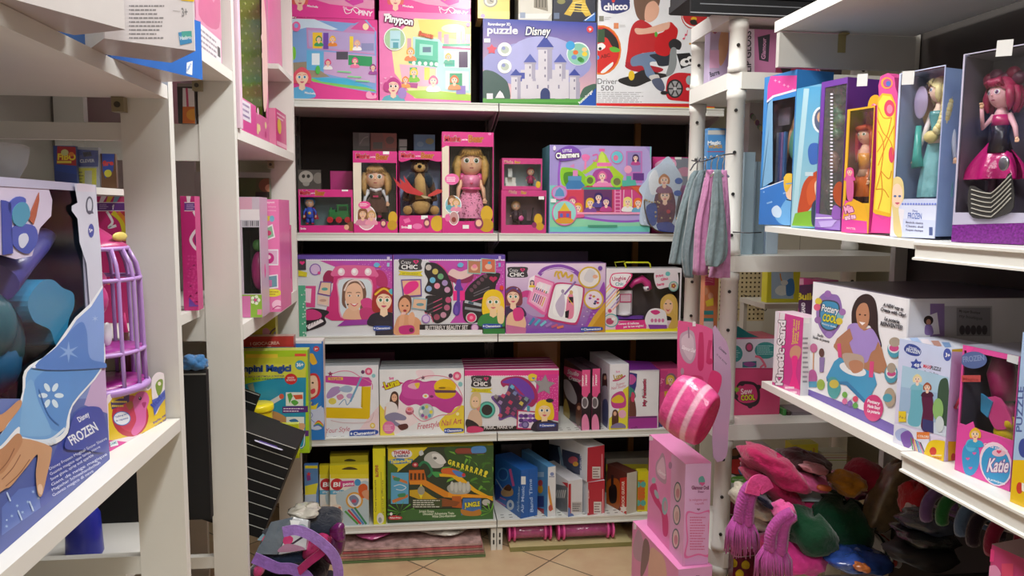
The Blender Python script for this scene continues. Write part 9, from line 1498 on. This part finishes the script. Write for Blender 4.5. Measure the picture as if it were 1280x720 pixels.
def pa(c):
 f=c.left.k('B4');f.r(100,60,330,700,'e488bc');f.p([(250,170),(325,215),(300,700),(240,620)],'dca4cc');f.b([(180,215),(195,190),(210,165),(222,200),(228,290),(215,305),(182,270)],'b890a8',4);f.b([(185,225),(210,185),(220,220),(222,285),(190,262)],'dcb4c8',4);f.t('Glamour',188,250,222,272,12,'f0e0ea',1);f.b([(152,325),(165,305),(182,310),(195,380),(230,440),(236,500),(230,540),(212,530),(205,440),(175,390),(158,350)],'d02c78',4);f.e(170,290,9,14,'9cb8bc');f.e(183,352,8,22,'a4b8c0',rot=-20);f.e(220,405,13,40,'8cb4b8');f.e(222,405,7,24,'c890a8');f.e(245,222,8,16,'a87ca0')
 for y,q in((342,'c88090'),(445,'c89c9c'),(552,'c87c94')):f.e(278+(342-y)*.04,y,17,46,'5c6c74');f.e(278+(342-y)*.04,y,13,39,'d8b8b8');f.e(279+(342-y)*.04,y+5,8,22,q)
 f.r(150,90,168,110,'f0dce8');f=c.front.k('B4');f.r(310,215,450,690,'d8a8d4',grad=('d49ccc','dcb4dc','v'));f.b([(372,280),(390,270),(400,290),(395,310),(375,308)],'68a8a4');f.heart(388,305,13,'d85c98');f.t('Glamour Doll',340,330,418,330,16,'8c4c7c',2,'e8d0e4',ow=1.5);f.t('Star',368,345,398,345,10,'8c4c7c',1);f.t('la valigetta per',330,382,412,380,10,'c04c7c',0);f.t('capelli',355,398,395,397,9,'c04c7c',0);f.heart(371,420,8,'8c5c7c');f.b([(318,430),(370,436),(425,425),(420,500),(424,560),(420,632),(370,626),(308,638),(318,560),(314,500)],'dc6ca8',4);f.b([(324,438),(370,442),(418,434),(414,500),(417,560),(413,622),(370,618),(316,628),(325,560),(321,500)],'d8a0cc',4);f.a(332,450,408,605,13,'c8608c',3)
_,cb=pinkbox('styling_set_box','upper pink box with oval pictures and a magenta brush, stacked by the front post',(857,580),(812,543),(893,582),2.08,at_y(857,707,2.08).z,pa);Nz=cb.z0
def pb_(c):
 f=c.left.k('B4');f.r(60,460,300,900,'dc88b8');f.b([(78,580),(100,510),(122,560),(125,650),(85,640)],'b890a8',4);f.b([(125,560),(148,570),(150,640),(120,720),(110,700)],'7c5c64',4);f.b([(155,600),(190,610),(220,650),(225,760),(150,760)],'d8a898',4);f.r(80,480,92,510,'f0dce8');c.front.k('B4').heart(368,722,9,'8c5c7c')
pinkbox('styling_set_box','lower pink box of the stack by the front post, cut off by the bottom edge',(848,712),(791,651),(896,713),2.06,.0006,pb_)
Yq=2.0;GH='hats and scarves heaped on the right'
def pw(name,label,cx,cy,rx,ry,dY,ryd,col,seed,tilt=0,m=FAB,cat='hat',amp=.085,q=2.6,view='H1',grp=GH):return pillow(name,label,cx,cy,rx,ry,Yq+dY,ryd,col,seed,m=m,tilt=tilt,cat=cat,view=view,group=grp,amp=amp,q=q)
pw('knitted_hat','dark pink knitted hat on top of the heap',400,178,205,72,-.04,.11,'b02458',1,.55)
pw('knitted_hat','dark pink folded hat beneath the topmost one',390,295,215,60,-.01,.11,'a82252',2,.62)
pw('knitted_hat','dark pink hat at the middle of the heap above the green ones',560,370,120,50,-.01,.10,'b82c60',3,-.15)
pw('magazine_pack','pale blue and yellow flat pack pushed between the pink hats',520,300,230,13,.01,.11,'a8bcc0',4,.05,m=CARD,cat='pack',amp=.02,q=6)
pw('magazine_pack','pink clear flat packs sticking out to the right of the heap',740,300,190,22,.03,.12,'a04c6c',5,-.12,m=CM,cat='pack',amp=.03,q=6)
pw('printed_hat','hat printed with a dark-haired pink face on top of the heap',565,130,130,48,.0,.09,'3c1c20',6,.12);pw('printed_patch','pink face patch lying on the dark print hat',570,140,70,20,-.06,.04,'a86c74',7,.1,cat='patch');pw('knitted_hat','light pink hat part with an orange badge on the heap',560,225,95,42,-.035,.07,'d8649c',8,.35);pw('badge','small orange oval badge on the light pink hat',597,232,46,17,-.05,.01,'c86438',9,.2,cat='badge',m=CARD,amp=.01,q=2)
lump('curly_wig','mustard yellow curly wool lump on the heap beside the dark red pompom','wig','H1',715,195,85,58,Yq-.01,.06,None,'a87420',FAB,11,.22)
lump('pompom','large dark red woolly pompom at the right of the heap','pompom','H1',815,155,92,88,Yq+.02,.07,None,'8c1c34',FAB,12,.07)
pw('knitted_hat','cream white knitted hat at the left of the heap',255,370,90,62,.0,.10,'c9c2ae',13,.35);pw('knitted_hat','white and navy knitted cloth under the cream hat',320,480,120,50,.03,.10,'b8b4ac',14,.4);pw('navy_scarf','dark navy folded strip across the cream hat',265,315,105,20,-.06,.05,'1c2038',15,.6,cat='scarf');pw('navy_scarf','dark navy cloth at the centre of the heap behind the pink braid',350,520,110,40,.05,.08,'1c1c30',16,.3,cat='scarf')
pw('green_hat','dark green folded hat at the left with white toggles',585,545,160,108,-.12,.10,'0f3a24',17,.5);pw('green_hat','dark green hat at the right with a striped edge',775,505,175,140,-.09,.11,'11402a',18,.35)
for k,q in enumerate(('c8c4bc','12301e','c8c4bc','a83c2c','b8b4ac')):pw('knitted_band',('cream','green','second cream','red','outermost cream')[k]+' stripe of the striped scarf end right of the green hat',925+k*24,590+k*10,17,78,-.03+.004*k,.06,q,20+k,-.15,cat='scarf',amp=.02)
pw('pink_scarf','bright pink fringed scarf at the bottom of the heap',500,665,185,90,-.09,.09,'d83c90',30,.2,cat='scarf',amp=.09)
pw('printed_bag','blue bag with an orange and white print at the bottom right of the heap',860,695,180,48,-.20,.08,'2c4890',31,.03,m=CM,cat='bag');pw('printed_patch','orange patch on the blue printed bag',820,690,46,20,-.215,.02,'b86838',32,.2,cat='patch',m=CM)
def braid(label,paths,tip,Y,col):
 t=empty('braided_scarf',PY('H1',*paths[0][0],Y),0,label,'scarf','purple braided scarf ends on the heap');o0=t.location.copy();r=random.Random(len(label))
 for p in paths:
  P=[PY('H1',x,y,Y)-o0 for x,y,_ in spl([(a,b,0)for a,b in p],6,False)];g=G()
  for k in range(0,len(P)-1):
   for s in(-1,1):d=(P[k+1]-P[k]).normalized();n=Vector((-d.z,0,d.x));g.tube([P[k]+n*s*.013,(P[k]+P[k+1])/2+Vector((0,-.012,0)),P[k+1]-n*s*.004],[.010,.0125,.009],col,seg=7)
  g.build('braid',FAB,t)
  e=P[-1];g=G()
  for k in range(34):a=2*PI*k/34;q=.026+.012*r.random();g.tube([e+Vector((.012*math.cos(a),.008*math.sin(a),.008)),e+Vector((q*math.cos(a),q*.6*math.sin(a),-.03)),e+Vector((q*1.15*math.cos(a)+.004*r.random(),q*.7*math.sin(a),-tip*(.85+.3*r.random())))],[.004,.0035,.0015],col,seg=4)
  g.build('tassel',FAB,t)
braid('purple-pink braided scarf ends hanging at the far left of the heap',[[(215,195),(150,225),(115,320),(105,400)],[(230,215),(180,240),(155,330),(150,420)]],.085,Yq-.09,'b04c9c')
braid('purple-pink braided scarf ends hanging in the middle of the heap',[[(385,365),(330,400),(285,470),(278,560)],[(400,380),(360,420),(345,500),(335,580)]],.085,Yq-.15,'b04c98')
strap('scarf_loop','',[PY('H1',x,y,Yq-.12)for x,y in((180,260),(200,200),(240,195),(265,240))],.04,'d8488c')['label']='pink scarf loop above the left purple braid';pw('pink_scarf','pink gathered scarf loop at the root of the middle braid',395,385,62,48,-.10,.04,'e0589c',33,.2,cat='scarf',amp=.08)
bpy.data.objects['scarf_loop']['category']='scarf'
Yr=1.62
def pr2(*a,**k):k.setdefault('grp','goods lying under the right shelves');return pw(*a,view='H2',**k)
pr2('wrapped_pack','dim clear pack with yellow patches standing right of the heap',190,300,90,210,-.10,.04,'6c5c44',41,.45,m=CM,cat='pack',q=5,amp=.02);pr2('wrapped_pack','dim beige flat pack leaning beside the yellow patched pack',235,200,60,150,-.06,.03,'7c6c58',42,.4,m=CM,cat='pack',q=5,amp=.02)
pr2('santa_hat','red hat with a white band in the shade behind the headbands',350,330,62,90,-.25,.05,'9c1c24',43,.1);pr2('hat_band','white fluffy band at the foot of the red hat',318,385,26,34,-.33,.03,'b8b4b0',44)
pr2('cloth_pack','blue and brown printed cloth pack under the headbands',440,470,140,48,-.42,.06,'3c4658',45,.05,m=CM,cat='pack');pr2('cloth_pack','dark grey folded pack under the blue printed one',450,560,160,34,-.44,.07,'2c3234',46,.03,m=CM,cat='pack');pr2('cloth_pack','black pack at the bottom under the right shelf',430,660,180,60,-.45,.07,'17171a',47,.03,m=RUB,cat='pack')
for k,(x,y,rx,q,nm)in enumerate(((420,345,85,'5c4474','purple'),(505,368,80,'1c5c2c','green'),(615,425,85,'4c6484','grey-blue'),(690,475,95,'1c1424','black'),(800,520,105,'7c1c3c','dark pink'))):
 Y=1.5-.05*k;c_=PY('H2',x,y,Y);R_=rx/4.5/FPX*(c_-EYE).dot(FW);g=G();g.tube([(R_*1.1*math.cos(a),.25*R_*math.cos(a),R_*1.2*math.sin(a))for a in[PI*(-.15+1.3*i/20)for i in range(21)]],.013,q,seg=10);g.v=[tuple(v)for v in g.v];tag(g.build('padded_headband',FAB,None,c_),nm+' padded headband in the row under the steel shelf','headband','headbands under the steel shelf')
rdim('storage_box','dark box on the low board beneath the black packs at the right',1.28,1.62,1.16,.5206,.25,'1c1a1c',dep=.24,cat='box');P0,P1=PY('H2',400,330,1.5),PY('H2',860,480,1.27);g=G();g.tube([P0,P1],.004,'77777a',seg=8);tag(g.build('hanging_rod',STEEL,None),'thin metal rod carrying the padded headbands under the steel shelf','rod')
for i,(pl,pr,pt)in enumerate(((1214,1262,680),(1263.5,1330,700))):
 c=rb('doll_box',('pink and clear box with yellow ovals at the bottom right corner','clear box with pink print at the very right bottom corner')[i],pl,pr,pt,.5206,.14,'b83c74',X=1.03,ang=-78,cols={'T':'a8909c'},cat='boxed toy');f=c.front.k('H2');f.p([(612,530),(735,575),(730,640),(640,640)],'d83c80');f.e(645,605,20,34,'e8dce0');f.e(630,685,26,30,'c8a83c');f.b([(680,680),(740,660),(770,720),(690,730)],'d88cb4');f.r(775,650,840,760,'d0486c');f.r(605,640,900,900,'9c7484')if i else 0;c.done()
bpy.context.view_layer.update()
for kid,mum in(('badge','knitted_hat.003'),('printed_patch','printed_hat'),('printed_patch.001','printed_bag.002'),('hat_band','santa_hat'),('gathered_cuff','drawstring_bag'),*(('knitted_band'+k,'green_hat.001')for k in('','.001','.002','.003','.004'))):
 a,b=bpy.data.objects[kid],bpy.data.objects[mum];a.parent=b;a.matrix_parent_inverse=b.matrix_world.inverted()
 for k in('category','group'):a.pop(k,None)
